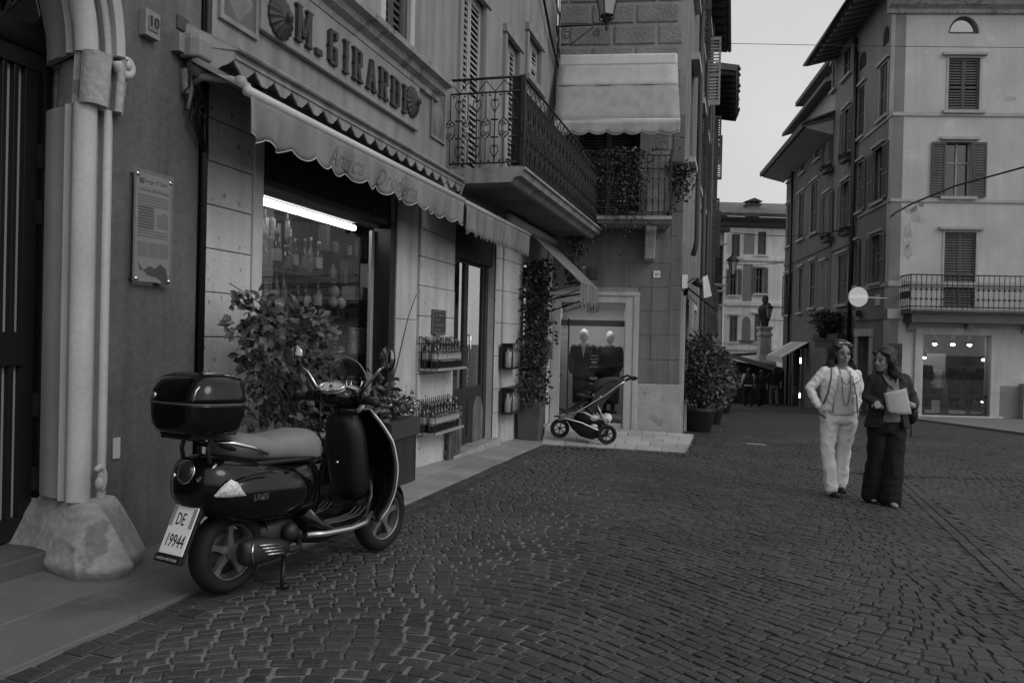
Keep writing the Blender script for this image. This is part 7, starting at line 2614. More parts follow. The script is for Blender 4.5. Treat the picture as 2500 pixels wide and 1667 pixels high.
def head_geo(mb, c, yaw, s=1.0):
    """skull, jaw, nose, cheeks, ears; face looks along -y before the turn"""
    M3 = Matrix.Rotation(yaw, 3, 'Z')
    def q(x, y, z):
        return Vector(c) + M3 @ Vector((x * s, y * s, z * s))
    mb.ball(q(0, .01, .035), .073 * s, .092 * s, .088 * s, 16, M3)
    mb.ball(q(0, -.018, -.04), .058 * s, .066 * s, .072 * s, 14, M3)
    mb.ball(q(0, -.055, -.088), .026 * s, .022 * s, .022 * s, 10, M3)
    for sx in (-1, 1):
        mb.ball(q(sx * .036, -.052, -.022), .026 * s, .024 * s, .026 * s, 10, M3)
        mb.ball(q(sx * .074, .012, -.012), .010 * s, .018 * s, .028 * s, 8, M3)
    mb.tube([q(0, -.082, .02), q(0, -.098, -.012), q(0, -.104, -.026)], [.008 * s, .011 * s, .014 * s], 8)
    mb.ball(q(0, -.096, -.027), .016 * s, .014 * s, .011 * s, 8, M3)
    mb.ball(q(0, -.076, -.058), .024 * s, .014 * s, .010 * s, 8, M3)
    return q
def face_parts(parent, q, s=1.0, smile=False):
    for sx in (-1, 1):
        MB().ball(q(sx * .03, -.079, .008), .015 * s, .008 * s, .0085 * s, 8).build('eye', M_eye, parent, smooth=True)
        MB().tube([q(sx * .013, -.087, .027), q(sx * .032, -.086, .033), q(sx * .05, -.072, .026)], .0045 * s, 6).build('eyebrow', M_hair, parent, smooth=True)
    if smile:
        MB().tube([q(-.017, -.084, -.052), q(0, -.092, -.056), q(.017, -.084, -.052)], .0035 * s, 6).build('teeth', mat('teeth', .45, .3, **PLAIN), parent, smooth=True)
    lp = mat('lips', .13, .4, **PLAIN)
    MB().tube([q(-.028, -.075, -.047), q(0, -.092, -.049), q(.028, -.075, -.047)], .0042 * s, 6).build('upper_lip', lp, parent, smooth=True)
    MB().tube([q(-.024, -.076, -.056), q(0, -.089, -.068), q(.024, -.076, -.056)], .0048 * s, 6).build('lower_lip', lp, parent, smooth=True)
def hand_geo(mb, wrist, fdir, pdir, s=1.0, curl=.6, side=1):
    """palm with four curled fingers and a thumb from its side"""
    f = Vector(fdir).normalized()
    n = Vector(pdir)
    n = (n - f * n.dot(f)).normalized()
    a = f.cross(n) * side
    w = Vector(wrist)
    def P(x, y, z):
        return w + (f * x + a * y + n * z) * s
    mb.tube([P(-.02, 0, 0), P(.02, 0, 0), P(.05, 0, 0), P(.085, 0, 0)], [.024 * s, .028 * s, .034 * s, .028 * s], 10)
    mb.ball(P(.055, 0, 0), .036 * s, .034 * s, .026 * s, 10)
    for i, (y, l) in enumerate(((-.03, .062), (-.010, .072), (.010, .068), (.029, .052))):
        p = P(.082, y, 0)
        d = f.copy()
        pts = [p]
        for k in range(3):
            d = (d * math.cos(curl) + n * math.sin(curl)).normalized()
            p = p + d * l * s * (.45, .33, .26)[k]
            pts.append(p)
        mb.tube(pts, [.0095 * s, .009 * s, .0082 * s, .007 * s], 7)
    mb.tube([P(.02, -.028, .004), P(.045, -.05, .016), P(.068, -.052, .032), P(.085, -.045, .042)], [.013 * s, .011 * s, .0095 * s, .008 * s], 7)
def person_body(parent, mb, name='body'):
    return soft(mb.build(name, M_skin, parent, smooth=True), .0095, 0, smooth=2)
def to_world(base, rz=0.0):
    return Matrix.Translation(base) @ Matrix.Rotation(rz, 4, 'Z')
def hair_mass(parent, W, blobs, m=None, disp=.03, yaw=0.0):
    h = MB()
    for c, r in blobs:
        h.ball(c, r[0], r[1], r[2], 14)
    o = h.xf(W).build('hair', m or M_hair, parent, smooth=True)
    soft(o, .010, disp, .03, 2)
    g = random.Random(len(blobs))
    st = MB()
    for i in range(520):
        c, r = g.choice(blobs)
        d = Vector((g.gauss(0, 1), g.gauss(0, 1), g.gauss(0, 1))).normalized()
        p = Vector(c) + Vector((d.x * r[0], d.y * r[1], d.z * r[2])) * .97
        e = p - Vector(blobs[0][0])
        if e.x * math.sin(yaw) - e.y * math.cos(yaw) > .035 and e.z < .06:
            continue
        l = g.uniform(.05, .11)
        t1 = (Vector((d.x, d.y, 0)) * .35 + Vector((g.gauss(0, .3), g.gauss(0, .3), -1))).normalized()
        q1, q2_ = p + t1 * l * .5 + d * .008, p + t1 * l + d * g.uniform(-.005, .012)
        w = t1.cross(d).normalized() * g.uniform(.0025, .006)
        st.add([p - w, p + w, q1 + w, q1 - w, q2_], [(0, 1, 2, 3), (3, 2, 4)])
    kind(st.xf(W).build('hair_strands', m or M_hair, o), 'stuff')
    return o

# ---- woman in white
gb_ = gnd(2045, 1212)
W = to_world((gb_.x, gb_.y, gz(gb_.x, gb_.y) + .012))
wa = thing('person', (gb_.x, gb_.y, gz(gb_.x, gb_.y)), 'smiling dark-haired woman in white jacket and pale trousers walking towards us', 'person')
M_jw = mat('white_cotton', .86, .8, .06, 8, .03, 60, .15, 40)
M_tw = mat('pale_trousers', .86, .85, .08, 6, .03, 60, .1, 50)
M_tp = mat('cream_top', .68, .85, .05, 6, .03, 60, .1, 60)
hc = Vector((.008, -.01, 1.505))
b = MB()
q = head_geo(b, hc, 0.0, 1.05)
chain(b, [(.008, .0, 1.42), (.008, .01, 1.33)], [.048, .056])
stack(b, [(.0, .02, .80, .15, .10), (0, .02, 1.0, .12, .085), (0, .01, 1.2, .15, .095), (0, .02, 1.32, .14, .08), (0, .02, 1.36, .07, .05)])
chain(b, [(-.17, .02, 1.31), (-.315, .04, 1.13), (-.25, -.05, .955)], [.045, .036, .027])
chain(b, [(.185, .02, 1.29), (.235, .06, 1.07), (.19, .04, .93)], [.045, .036, .027])
chain(b, [(-.09, .02, .80), (-.11, .0, .48), (-.05, -.03, .08)], [.075, .05, .035])
chain(b, [(.09, .02, .80), (.075, .06, .50), (.06, .12, .10)], [.075, .05, .035])
hand_geo(b, (-.245, -.055, .945), (.35, -.1, -1), (1, 0, .2), .95, .35, 1)
hand_geo(b, (.185, .03, .92), (-.05, -.25, -1), (-1, -.2, 0), .95, .5, -1)
o = person_body(wa, b.xf(W))
face_parts(o, lambda x, y, z: W @ q(x, y, z), 1.05, True)
t = MB()     # trousers
stack(t, [(-.005, .02, .765, .17, .105), (-.005, .02, .80, .195, .125), (-.005, .02, .87, .188, .122), (-.005, .02, .95, .168, .11)])
chain(t, [(-.098, .02, .79), (-.122, .0, .50), (-.078, -.02, .08)], [.099, .074, .072])
chain(t, [(.098, .02, .79), (.078, .05, .52), (.068, .10, .11)], [.099, .074, .070])
soft(t.xf(W).build('trousers', M_tw, wa, smooth=True), .010, .011, .10, 2, True)
t = MB()     # top under the jacket
stack(t, [(-.005, .01, .87, .168, .135), (-.005, .0, 1.0, .150, .125), (0, -.01, 1.17, .165, .135), (0, .0, 1.28, .15, .105), (0, .01, 1.35, .085, .065)])
soft(t.xf(W).build('top', M_tp, wa, smooth=True), .012, .008, .06)
t = MB()     # jacket: two fronts, back, sleeves
for sx in (-1, 1):
    rows = []
    for z, i0, o0, d in ((.90, .115, .20, .135), (.98, .115, .193, .135), (1.08, .105, .195, .14), (1.17, .085, .20, .15), (1.26, .065, .20, .13), (1.33, .06, .17, .095), (1.375, .06, .10, .06)):
        pts = []
        for k in range(13):
            a = -math.pi / 2 + (math.pi * k / 12)
            x = o0 * math.cos(a)
            y = d * math.sin(a) + .01
            if k == 0:
                x = i0
            pts.append(Vector((sx * max(x, i0 * (.2 if y > 0 else 1)) - .004, y, z)))
        inn = [Vector((sx * max(abs(p.x) - .022, 0) if p.y > -.09 or True else p.x, p.y * .82 + .012, p.z)) for p in reversed(pts)]
        rows.append(pts + inn)
    t.loft(rows)
chain(t, [(-.16, .02, 1.315), (-.315, .04, 1.135), (-.258, -.045, .965)], [.062, .047, .038])
chain(t, [(.172, .02, 1.30), (.235, .06, 1.075), (.19, .04, .94)], [.060, .047, .038])
t.tube([(-.075, .0, 1.385), (-.05, .05, 1.40), (.05, .05, 1.40), (.085, .0, 1.375)], .022, 8)
soft(t.xf(W).build('jacket', M_jw, wa, smooth=True), .0095, .012, .085, 2, True)
for i, pts in enumerate((((-.06, -.128, 1.30), (-.085, -.15, 1.17), (-.12, -.145, 1.05), (-.13, -.135, .91)), ((.065, -.128, 1.29), (.085, -.15, 1.17), (.115, -.147, 1.05), (.13, -.135, .91)))):
    MB().tube(pts, .008, 6).xf(W).build('jacket_edge', mat('jacket_piping', .42, .8), wa, smooth=True)
MB().tube([(.06, -.15, 1.19), (.10, -.165, 1.215), (.15, -.14, 1.245)], .007, 6).xf(W).build('lapel_seam', mat('jacket_piping', .42), wa, smooth=True)
for pts in (((-.055, -.09, 1.345), (-.05, -.135, 1.27), (-.02, -.15, 1.205), (.0, -.152, 1.197), (.022, -.15, 1.205), (.05, -.135, 1.27), (.06, -.09, 1.345)), ((-.05, -.10, 1.34), (-.045, -.155, 1.2), (-.035, -.16, 1.05), (-.012, -.155, .975), (.012, -.155, .975), (.03, -.16, 1.05), (.045, -.155, 1.2), (.055, -.1, 1.34))):
    MB().tube(pts, .0045, 6).xf(W).build('necklace', mat('bead_grey', .16, .4), wa, smooth=True)
def coiffure(q, locks):
    r = [(q(0, .04, .066), (.104, .108, .098)), (q(0, .075, -.01), (.088, .05, .1))]
    return r + [(q(*c), d) for c, d in locks]
hair_mass(wa, W, coiffure(q, [((-.085, .03, -.03), (.034, .06, .10)), ((.088, .03, -.03), (.036, .06, .10)), ((-.105, .03, -.11), (.046, .055, .07)), ((.115, .03, -.11), (.05, .055, .08)), ((0, .07, -.1), (.11, .04, .08)), ((-.06, -.035, .085), (.042, .04, .03)), ((.06, -.035, .085), (.042, .04, .03)), ((-.084, -.02, .03), (.02, .035, .06)), ((.086, -.02, .03), (.02, .035, .06))]), None, .022)
g = MB()
for sx in (-.036, .042):
    g.ball((sx, -.062, 1.628), .03, .012, .012, 10)
g.tube([(-.06, -.05, 1.625), (0, -.065, 1.632), (.07, -.05, 1.625)], .004, 6)
g.xf(W).build('sunglasses', mat('sunglass_lens', .35, .1, **PLAIN), wa, smooth=True)
for x, y, z in ((-.062, -.055, .03), (.062, .085, .055)):
    s = MB()
    s.ball((x, y, z), .042, .085, .034, 12)
    s.ball((x, y - .06, z - .006), .04, .045, .026, 12)
    s.box(x - .036, x + .036, y - .10, y + .075, z - .038, z - .024)
    soft(s.xf(W).build('shoe', M_black, wa, smooth=True), .008, 0, smooth=2)
for x, z in ((-.095, 1.255), (.105, 1.27), (.155, .925)):
    MB().ball((x, -.155 if z > 1 else -.135, z), .012, .006, .008, 8).xf(W).build('stud', M_alu, wa, smooth=True)
# strap of a bag over her right shoulder
MB().tube([(-.125, -.06, 1.37), (-.15, -.125, 1.27), (-.175, -.11, 1.1), (-.19, -.03, .98)], .009, 6).xf(W).build('bag_strap', mat('strap_grey', .13, .6), wa, smooth=True)

# ---- woman with the paper
gb_ = gnd(2152, 1233)
W2 = to_world((gb_.x, gb_.y, gz(gb_.x, gb_.y) + .012))
wb = thing('person', (gb_.x, gb_.y, gz(gb_.x, gb_.y)), 'woman in dark jacket and trousers looking aside and holding a sheet of paper', 'person')
M_jd = mat('dark_wool', .026, .85, .2, 8, .05, 60, .15, 50)
M_td = mat('dark_trousers', .011, .9, .2, 6, .05, 60, .1, 50)
M_sh = mat('grey_shirt', .19, .85, .08, 8, .03, 60, .1, 60)
hc2 = Vector((-.03, -.02, 1.455))
b = MB()
yaw = math.radians(-62)
q2 = head_geo(b, hc2, yaw, 1.0)
chain(b, [(-.01, .01, 1.38), (.015, .02, 1.29)], [.046, .055])
stack(b, [(.04, .02, .80, .15, .10), (.04, .02, 1.0, .13, .09), (.035, .01, 1.2, .15, .095), (.035, .02, 1.28, .13, .08), (.03, .02, 1.32, .06, .05)])
chain(b, [(-.13, .02, 1.26), (-.175, .02, 1.08), (-.10, -.16, 1.0)], [.045, .036, .026])
chain(b, [(.215, .02, 1.27), (.30, .0, 1.06), (.20, -.19, 1.02)], [.045, .036, .026])
chain(b, [(-.05, .02, .80), (-.04, .05, .5), (-.06, .10, .1)], [.075, .05, .035])
chain(b, [(.12, .02, .80), (.10, -.02, .5), (.06, -.06, .08)], [.075, .05, .035])
hand_geo(b, (-.13, -.13, 1.03), (-.35, -.75, .1), (.2, .1, -1), .95, .75, 1)
hand_geo(b, (.215, -.17, 1.015), (-.75, -.55, .25), (-.3, .9, .1), .95, .55, -1)
hand_geo(b, (-.02, -.15, .965), (.6, -.55, .2), (.3, .9, .1), .85, .5, 1)
o = person_body(wb, b.xf(W2))
face_parts(o, lambda x, y, z: W2 @ q2(x, y, z), 1.0)
t = MB()
stack(t, [(.045, .02, .72, .17, .11), (.045, .02, .77, .19, .125), (.045, .02, .86, .18, .12), (.045, .02, .96, .16, .11)])
chain(t, [(-.05, .02, .78), (-.045, .05, .50), (-.065, .09, .07)], [.10, .088, .098])
chain(t, [(.13, .02, .78), (.105, -.02, .50), (.065, -.05, .055)], [.106, .098, .11])
soft(t.xf(W2).build('trousers', M_td, wb, smooth=True), .011, .014, .13, 2, True)
t = MB()
stack(t, [(.04, .01, .84, .165, .13), (.04, .0, 1.0, .145, .125), (.035, -.01, 1.15, .155, .13), (.035, .0, 1.25, .14, .10), (.03, .0, 1.315, .08, .065)])
soft(t.xf(W2).build('shirt', M_sh, wb, smooth=True), .012, .01, .06)
MB().tube([(-.045, -.06, 1.325), (-.03, -.115, 1.25), (.02, -.135, 1.195), (.075, -.115, 1.25), (.095, -.06, 1.33)], .013, 8).xf(W2).build('shirt_collar', M_sh, wb, smooth=True)
t = MB()
for sx in (-1, 1):
    rows = []
    for z, i0, o0, d in ((.78, .11, .225, .155), (.90, .10, .205, .145), (1.02, .085, .195, .142), (1.14, .075, .20, .145), (1.24, .06, .20, .12), (1.30, .055, .165, .09), (1.335, .05, .09, .06)):
        pts = []
        for k in range(13):
            a = -math.pi / 2 + math.pi * k / 12
            x, y = o0 * math.cos(a), d * math.sin(a) + .01
            if k == 0:
                x = i0
            pts.append(Vector((.04 + sx * max(x, i0 * (.2 if y > 0 else 1)), y, z)))
        inn = [Vector((.04 + (p.x - .04) * .88, p.y * .82 + .012, p.z)) for p in reversed(pts)]
        rows.append(pts + inn)
    t.loft(rows)
chain(t, [(-.115, .02, 1.265), (-.175, .02, 1.08), (-.115, -.125, 1.02)], [.06, .05, .04])
chain(t, [(.205, .02, 1.275), (.295, .0, 1.07), (.235, -.145, 1.02)], [.062, .054, .042])
t.tube([(-.045, -.01, 1.335), (-.02, .055, 1.35), (.08, .055, 1.35), (.11, -.01, 1.34)], .022, 8)
soft(t.xf(W2).build('jacket', M_jd, wb, smooth=True), .010, .012, .10, 2, True)
hair_mass(wb, W2, coiffure(q2, [((.085, .035, -.03), (.036, .06, .10)), ((.09, .06, -.11), (.06, .06, .075)), ((0, .11, -.06), (.08, .045, .09)), ((.03, .11, -.13), (.075, .05, .06)), ((-.085, .03, -.03), (.03, .05, .09)), ((.05, -.04, .085), (.045, .04, .028)), ((-.05, -.04, .085), (.045, .04, .028)), ((.084, -.015, .03), (.02, .035, .06))]), mat('brown_hair', .024, .5, .35, 25, .2, 80, .6, 60), .022, yaw)
for x, y, z, m_ in ((.055, -.10, .03, 'pale'), (-.07, .09, .04, 'pale')):
    s = MB()
    s.ball((x, y, z), .04, .08, .03, 12)
    s.ball((x, y - .06, z - .008), .038, .045, .022, 12)
    soft(s.xf(W2).build('shoe', mat('grey_shoe', .24, .5), wb, smooth=True), .008, 0, smooth=2)
# shoulder bag with hanging strap
s = MB()
s.ball((.30, .06, .93), .07, .10, .12, 14)
so = soft(s.xf(W2).build('shoulder_bag', mat('black_leather', .014, .45), wb, smooth=True), .012, .012, .05)
MB().tube([(.19, .0, 1.335), (.27, .06, 1.2), (.31, .07, 1.03)], .009, 6).xf(W2).build('bag_strap', mat('black_leather', .014), wb, smooth=True)
MB().tube([(.29, .03, .86), (.295, .02, .76), (.29, .03, .69)], .007, 6).xf(W2).build('bag_strap', mat('black_leather', .014), wb, smooth=True)
# sheet of paper
pp = MB()
C4 = [Vector((-.108, -.215, 1.145)), Vector((.115, -.215, 1.20)), Vector((.17, -.225, .945)), Vector((-.06, -.215, .955))]
grid = []
for i in range(9):
    for j in range(9):
        u, v = i / 8, j / 8
        p = C4[0].lerp(C4[1], u).lerp(C4[3].lerp(C4[2], u), v)
        p.y -= .018 * math.sin(math.pi * u) * (1 - v * .3)
        p.z -= .012 * math.sin(math.pi * u) * v
        grid.append(p)
pp.add(grid, [(i * 9 + j, (i + 1) * 9 + j, (i + 1) * 9 + j + 1, i * 9 + j + 1) for i in range(8) for j in range(8)])
o = pp.xf(W2).build('paper_sheet', mat('paper', .40, .7, .03, 5, .02, 60, 0), smooth=True)
o.modifiers.new('thick', 'SOLIDIFY').thickness = .002
tag(o, 'plain pale sheet of paper held by the woman in the dark jacket', 'paper')

# ---- three people walking away down the street
def walker(px, py, ptop, label, vest, sleeve, trous, hair, stride):
    g_ = gnd(px, py)
    k = (at(px, ptop, g_.y).z - g_.z) / 1.70
    Wk = Matrix.Translation((g_.x, g_.y, gz(g_.x, g_.y) + .01)) @ Matrix.Diagonal((k, k, k, 1))
    t_ = thing('person', (g_.x, g_.y, gz(g_.x, g_.y)), label, 'person', 'people walking away down the street')
    b = MB()
    b.ball((0, 0, 1.58), .085, .10, .12, 12)
    chain(b, [(0, .0, 1.5), (0, .0, 1.42)], [.05, .06])
    chain(b, [(-.19, 0, 1.38), (-.27, .02, 1.12), (-.27, .10, .88)], [.05, .04, .03])
    chain(b, [(.19, 0, 1.38), (.27, .0, 1.12), (.26, -.06, .88)], [.05, .04, .03])
    stack(b, [(0, 0, .85, .14, .1), (0, 0, 1.1, .14, .1), (0, 0, 1.4, .16, .09)])
    hand_geo(b, (-.27, .10, .88), (0, .2, -1), (1, 0, 0), 1, .5, 1)
    hand_geo(b, (.26, -.06, .88), (0, -.1, -1), (-1, 0, 0), 1, .5, -1)
    soft(b.xf(Wk).build('body', M_skin, t_, smooth=True), .025 * k)
    s = MB()
    stack(s, [(0, 0, .86, .18, .12), (0, 0, 1.1, .175, .125), (0, 0, 1.3, .205, .13), (0, 0, 1.42, .17, .09), (0, 0, 1.47, .07, .06)])
    soft(s.xf(Wk).build('shirt', vest, t_, smooth=True), .025 * k, .03, .15)
    for sx in (-1, 1):
        s = MB()
        chain(s, [(sx * .195, 0, 1.39), (sx * .275, .0, 1.14)] + ([(sx * .275, .06 * -sx, .95)] if sleeve is not vest else []), [.078, .066] + ([.05] if sleeve is not vest else []))
        soft(s.xf(Wk).build('sleeve', sleeve, t_, smooth=True), .025 * k)
    s = MB()
    stack(s, [(0, 0, .74, .18, .12), (0, 0, .84, .19, .13), (0, 0, .95, .17, .11)])
    chain(s, [(-.09, 0, .8), (-.1, stride, .45), (-.1, stride * .5, .07)], [.11, .085, .075])
    chain(s, [(.09, 0, .8), (.1, -stride, .45), (.1, -stride * 1.6, .1)], [.11, .085, .075])
    soft(s.xf(Wk).build('trousers', trous, t_, smooth=True), .025 * k, .03, .15)
    for x, y in ((-.1, stride * .5 + .06), (.1, -stride * 1.6 + .05)):
        MB().ball((x, y, .045), .05, .13, .05, 10).xf(Wk).build('shoe', M_black, t_, smooth=True)
    soft(MB().ball((0, -.03, 1.61), .1, .1, .12, 12).ball((0, -.05, 1.55), .09, .07, .09, 10).xf(Wk).build('hair', hair, t_, smooth=True), .025 * k)
    if sleeve is not vest:
        MB().lathe(Wk @ Matrix.Translation((0, 0, .93)) @ Matrix.Diagonal((1, .7, 1, 1)), [(.19, -.02), (.19, .03)], 18, cap=False).build('belt', M_white, t_)
M_w1 = mat('walker_black', .014, .9)
walker(1826, 992, 899, 'far walker in a dark vest over white sleeves seen from behind', mat('walker_vest', .03, .9), mat('walker_white', .5, .9), M_w1, M_hair, .12)
walker(1857, 993, 904, 'far walker dressed all in dark between the other two', mat('walker_dark', .025, .9), mat('walker_dark', .025), M_w1, M_hair, -.10)
walker(1889, 991, 896, 'far walker in a black shirt and paler trousers on the right', M_w1, M_w1, mat('walker_grey', .09, .9), M_hair, .10)

# ---- dressed mannequins
M_mq = mat('mannequin_white', .42, .4, **PLAIN)
def mannequin(fr, s, n, z, H, label, coat, skirt, group=None, head=True, lean=0.0, front=False):
    t_ = thing('mannequin', fr.P(s, n, z), label, 'mannequin', group)
    T = Matrix.Translation(fr.P(s, n, z)) @ Matrix(((fr.t[0], -fr.n[0], 0, 0), (fr.t[1], -fr.n[1], 0, 0), (0, 0, 1, 0), (0, 0, 0, 1))) @ Matrix.Diagonal((H, H, H, 1))
    if head:
        b = MB().ball((lean, 0, .925), .056, .066, .078, 16)
        chain(b, [(lean, 0, .87), (0, 0, .80)], [.026, .032])
        b.xf(T).build('head', M_mq, t_, smooth=True)
    b = MB()
    stack(b, [(0, 0, .40, .13, .09), (0, 0, .50, .125, .09), (0, 0, .60, .098, .075), (0, -.01, .71, .118, .085), (0, 0, .79, .11, .06), (0, 0, .825, .045, .035)])
    chain(b, [(-.115, 0, .785), (-.15, .0, .63), (-.135, -.03, .49)], [.038, .036, .03])
    chain(b, [(.115, 0, .785), (.15, .0, .63), (.11, -.07, .53)], [.038, .036, .03])
    soft(b.xf(T).build('jacket', coat, t_, smooth=True), .012, .015, .06, 2)
    if front:
        MB().prism(Fr((0, 0), (1, 0)), [(-.03, .82), (.03, .82), (.0, .66)], .082, .094).xf(T).build('shirt_front', M_mq, t_)
    b = MB()
    stack(b, [(0, 0, .12, .12, .08), (0, 0, .3, .125, .085), (0, 0, .42, .12, .08)])
    b.xf(T).build('skirt', skirt, t_, smooth=True)
    b = MB()
    for x in (-.05, .05):
        chain(b, [(x, 0, .14), (x, 0, .03)], [.03, .022])
    b.box(-.1, .1, -.08, .06, .0, .03)
    b.xf(T).build('legs', M_td, t_, smooth=True)
    return t_
zs_ = op[2] + .01
m_a = mat('mannequin_black', .012, .9, .2, 6, .1, 40, .1)
mannequin(M_, M_.pix(1424, 900, -.35)[0], -.35, zs_ + .12, 1.56, 'bald white-headed mannequin in a black suit with pale shirt on the left', m_a, mat('mannequin_skirt', .03, .9), front=True)
mannequin(M_, M_.pix(1488, 900, -.45)[0], -.45, zs_ + .12, 1.53, 'bald white-headed mannequin in a dark belted coat on the right', mat('mannequin_coat', .016, .9), m_a)
t_ = mannequin(M_, M_.pix(1450, 900, -.62)[0], -.62, zs_ + .1, 1.42, 'headless form in a striped dark pullover behind the two suited mannequins', mat('stripe_knit', .06, .9, .8, 1.2, .3, 25), m_a, head=False)
cb = MB()
for i, (z, w, h) in enumerate(((1.18, .12, .02), (1.12, .16, .015), (1.05, .10, .04), (.98, .16, .012), (.75, .14, .05), (.66, .15, .03), (.58, .14, .03), (.5, .14, .03))):
    cb.fbox(M_, M_.pix(1450, 900, -.3)[0] - w / 2, M_.pix(1450, 900, -.3)[0] + w / 2, -.22, -.215, zs_ + z, zs_ + z + h)
cb.build('printed_lines', mat('print_pale', .35, .8), t_)
# clothes in the shop on the right
zr_ = w_shop[2] + .02
cl_ = [(2256, -.5, 1.75, 'dark jacketed figure cut by the left edge of the clothes shop window', m_a, m_a), (2287, -.8, 1.55, 'pale shirted form left of centre in the clothes shop window', mat('form_pale', .3, .9), m_a), (2330, -.6, 1.72, 'dark jacketed headless form in the middle of the clothes shop window', m_a, m_a), (2366, -.9, 1.7, 'dark coated form right of centre in the clothes shop window', mat('form_dark', .022, .9), m_a), (2398, -.6, 1.7, 'dark clothed form at the right edge of the clothes shop window', mat('form_darkest', .015, .9), m_a)]
for px, n, H, lb, c1, c2 in cl_:
    mannequin(RF, RF.pix(px, 960, n)[0], n, zr_ + .25, H, lb, c1, c2, 'figures in the clothes shop window', head=False)
for i, (px, w, h, n) in enumerate(((2272, .42, .12, -.35), (2336, .56, .12, -.35), (2382, .34, .1, -.35), (2284, .3, .45, -.45))):
    a = RF.pix(px, 1005, n)[0]
    o = MB().fbox(RF, a - w / 2, a + w / 2, n - .2, n, zr_, zr_ + h).build('display_box', mat('display_box_%d' % (i % 2), .32 if i < 3 else .07, .7), bevel=.01)
    tag(o, ['pale flat box on the floor at the left of the clothes shop window', 'wide pale flat box on the floor in the middle of the clothes shop window', 'small pale flat box on the floor at the right of the clothes shop window', 'dark upright plinth behind the left flat box'][i], 'box')
# ================================================================ pushchair
pc_ = gnd(1430, 1084)
PW = Matrix.Translation((pc_.x, pc_.y, gz(pc_.x, pc_.y) + .04)) @ Matrix.Rotation(math.radians(4), 4, 'Z')
pu = thing('pushchair', (pc_.x, pc_.y, gz(pc_.x, pc_.y)), 'dark three-wheeled pushchair parked on the pale platform before the mannequin window', 'pushchair')
# local: x to the right (handle side), y away, z up; photographed from the side
K = 1 / 161.0
def px2(zx, zy, y=0.0):       # zoomed photograph coordinates to metres
    return Vector(((1300 + zx / 7.465 - 1419) * K, y, (1085.5 - (900 + zy / 7.465)) * K))
M_fab = mat('pushchair_fabric', .042, .9, .2, 10, .1, 60, .15, 60)
M_net = mat('pushchair_basket', .012, .9)
def pw(c, R, w, nm):
    T = Matrix.Translation(c) @ Matrix.Rotation(math.pi / 2, 4, 'X')
    e = bpy.data.objects.new('wheel', None)
    COL.objects.link(e)
    e.matrix_basis = Matrix.Translation(PW @ c)
    par(e, pu)
    MB().torus(T, R * .82, R * .18, 32, 10, R * .16).xf(PW).build('tyre', M_rub, e, smooth=True)
    m = MB()
    m.torus(T, R * .62, R * .05, 28, 6)
    m.lathe(T, [(R * .16, -.03), (R * .16, .03)], 10)
    for i in range(6):
        a = math.pi / 3 * i + .3
        m.tube([T @ Vector((R * .1 * math.cos(a), R * .1 * math.sin(a), 0)), T @ Vector((R * .62 * math.cos(a), R * .62 * math.sin(a), 0))], R * .055, 6)
    m.xf(PW).build('rim', M_bp, e, smooth=True)
RW = 178 / 7.465 * K
pw(px2(402, 1148, .0), RW, .04, 'f')
pw(px2(1222, 1212, -.25), RW * 1.0, .04, 'r')
pw(px2(1200, 1190, .25), RW * 1.0, .04, 'r')
def pt2(mb, pts, r, y, nm, m, seg=8):
    return mb.tube([px2(a, b, y) for a, b in pts], r, seg)
for y in (-.24, .24):
    pt2(MB(), ((330, 960), (480, 935), (760, 1010), (1060, 1140), (1222, 1205)), .012, y, '', 0).xf(PW).build('lower_rail', M_alu, pu, smooth=True)
    pt2(MB(), ((440, 900), (700, 800), (980, 620), (1180, 500), (1400, 330), (1560, 225)), .011, y, '', 0).xf(PW).build('main_tube', M_alu if y < 0 else M_bp, pu, smooth=True)
    pt2(MB(), ((1040, 690), (1100, 820), (1180, 960), (1222, 1150)), .010, y, '', 0).xf(PW).build('rear_strut', M_alu, pu, smooth=True)
    pt2(MB(), ((700, 810), (820, 830), (960, 900), (1150, 950)), .009, y, '', 0).xf(PW).build('cross_tube', M_alu, pu, smooth=True)
    MB().tube([px2(330, 960, y), px2(380, 940, y * .4), px2(402, 960, 0)], .012, 6).xf(PW).build('fork', M_bp, pu, smooth=True)
h_ = MB()
h_.tube([px2(1540, 235, -.24), px2(1620, 190, -.25), px2(1700, 165, -.24), px2(1750, 190, -.22), px2(1740, 220, -.1), px2(1740, 220, .1), px2(1750, 190, .22), px2(1700, 165, .24), px2(1560, 225, .24)], .018, 8)
h_.xf(PW).build('handle', M_rub, pu, smooth=True)
def fabric(prof, w0, w1, name, th=.02, m=M_fab):
    mb = MB()
    rows = []
    n = len(prof)
    for i, (a, b_) in enumerate(prof):
        w = w0 + (w1 - w0) * i / (n - 1)
        rows.append([px2(a, b_ + 18 * math.cos(math.pi * j / 8) ** 2 * 0, -w + 2 * w * j / 8) + Vector((0, 0, -.02 * math.sin(math.pi * j / 8))) for j in range(9)])
    mb.loft(rows, False, False)
    o = mb.xf(PW).build(name, m, pu, smooth=True)
    o.modifiers.new('thick', 'SOLIDIFY').thickness = th
    return o
fabric(((400, 800), (520, 830), (640, 800), (760, 700), (880, 640)), .16, .19, 'foot_rest')
fabric(((860, 720), (960, 860), (1060, 800), (1180, 640), (1290, 470), (1400, 300), (1500, 250)), .19, .21, 'seat_sling', .03)
fabric(((1010, 470), (1090, 360), (1180, 290), (1300, 260), (1430, 250), (1530, 262)), .2, .2, 'backrest_flap', .05)
for y in (-.205, .205):
    MB().extr([PW @ px2(a, b_, y) for a, b_ in ((1010, 470), (1190, 285), (1500, 240), (1520, 270), (1250, 540), (1050, 820), (960, 850), (860, 760))], (0, .008, 0)).build('side_panel', M_fab, pu)
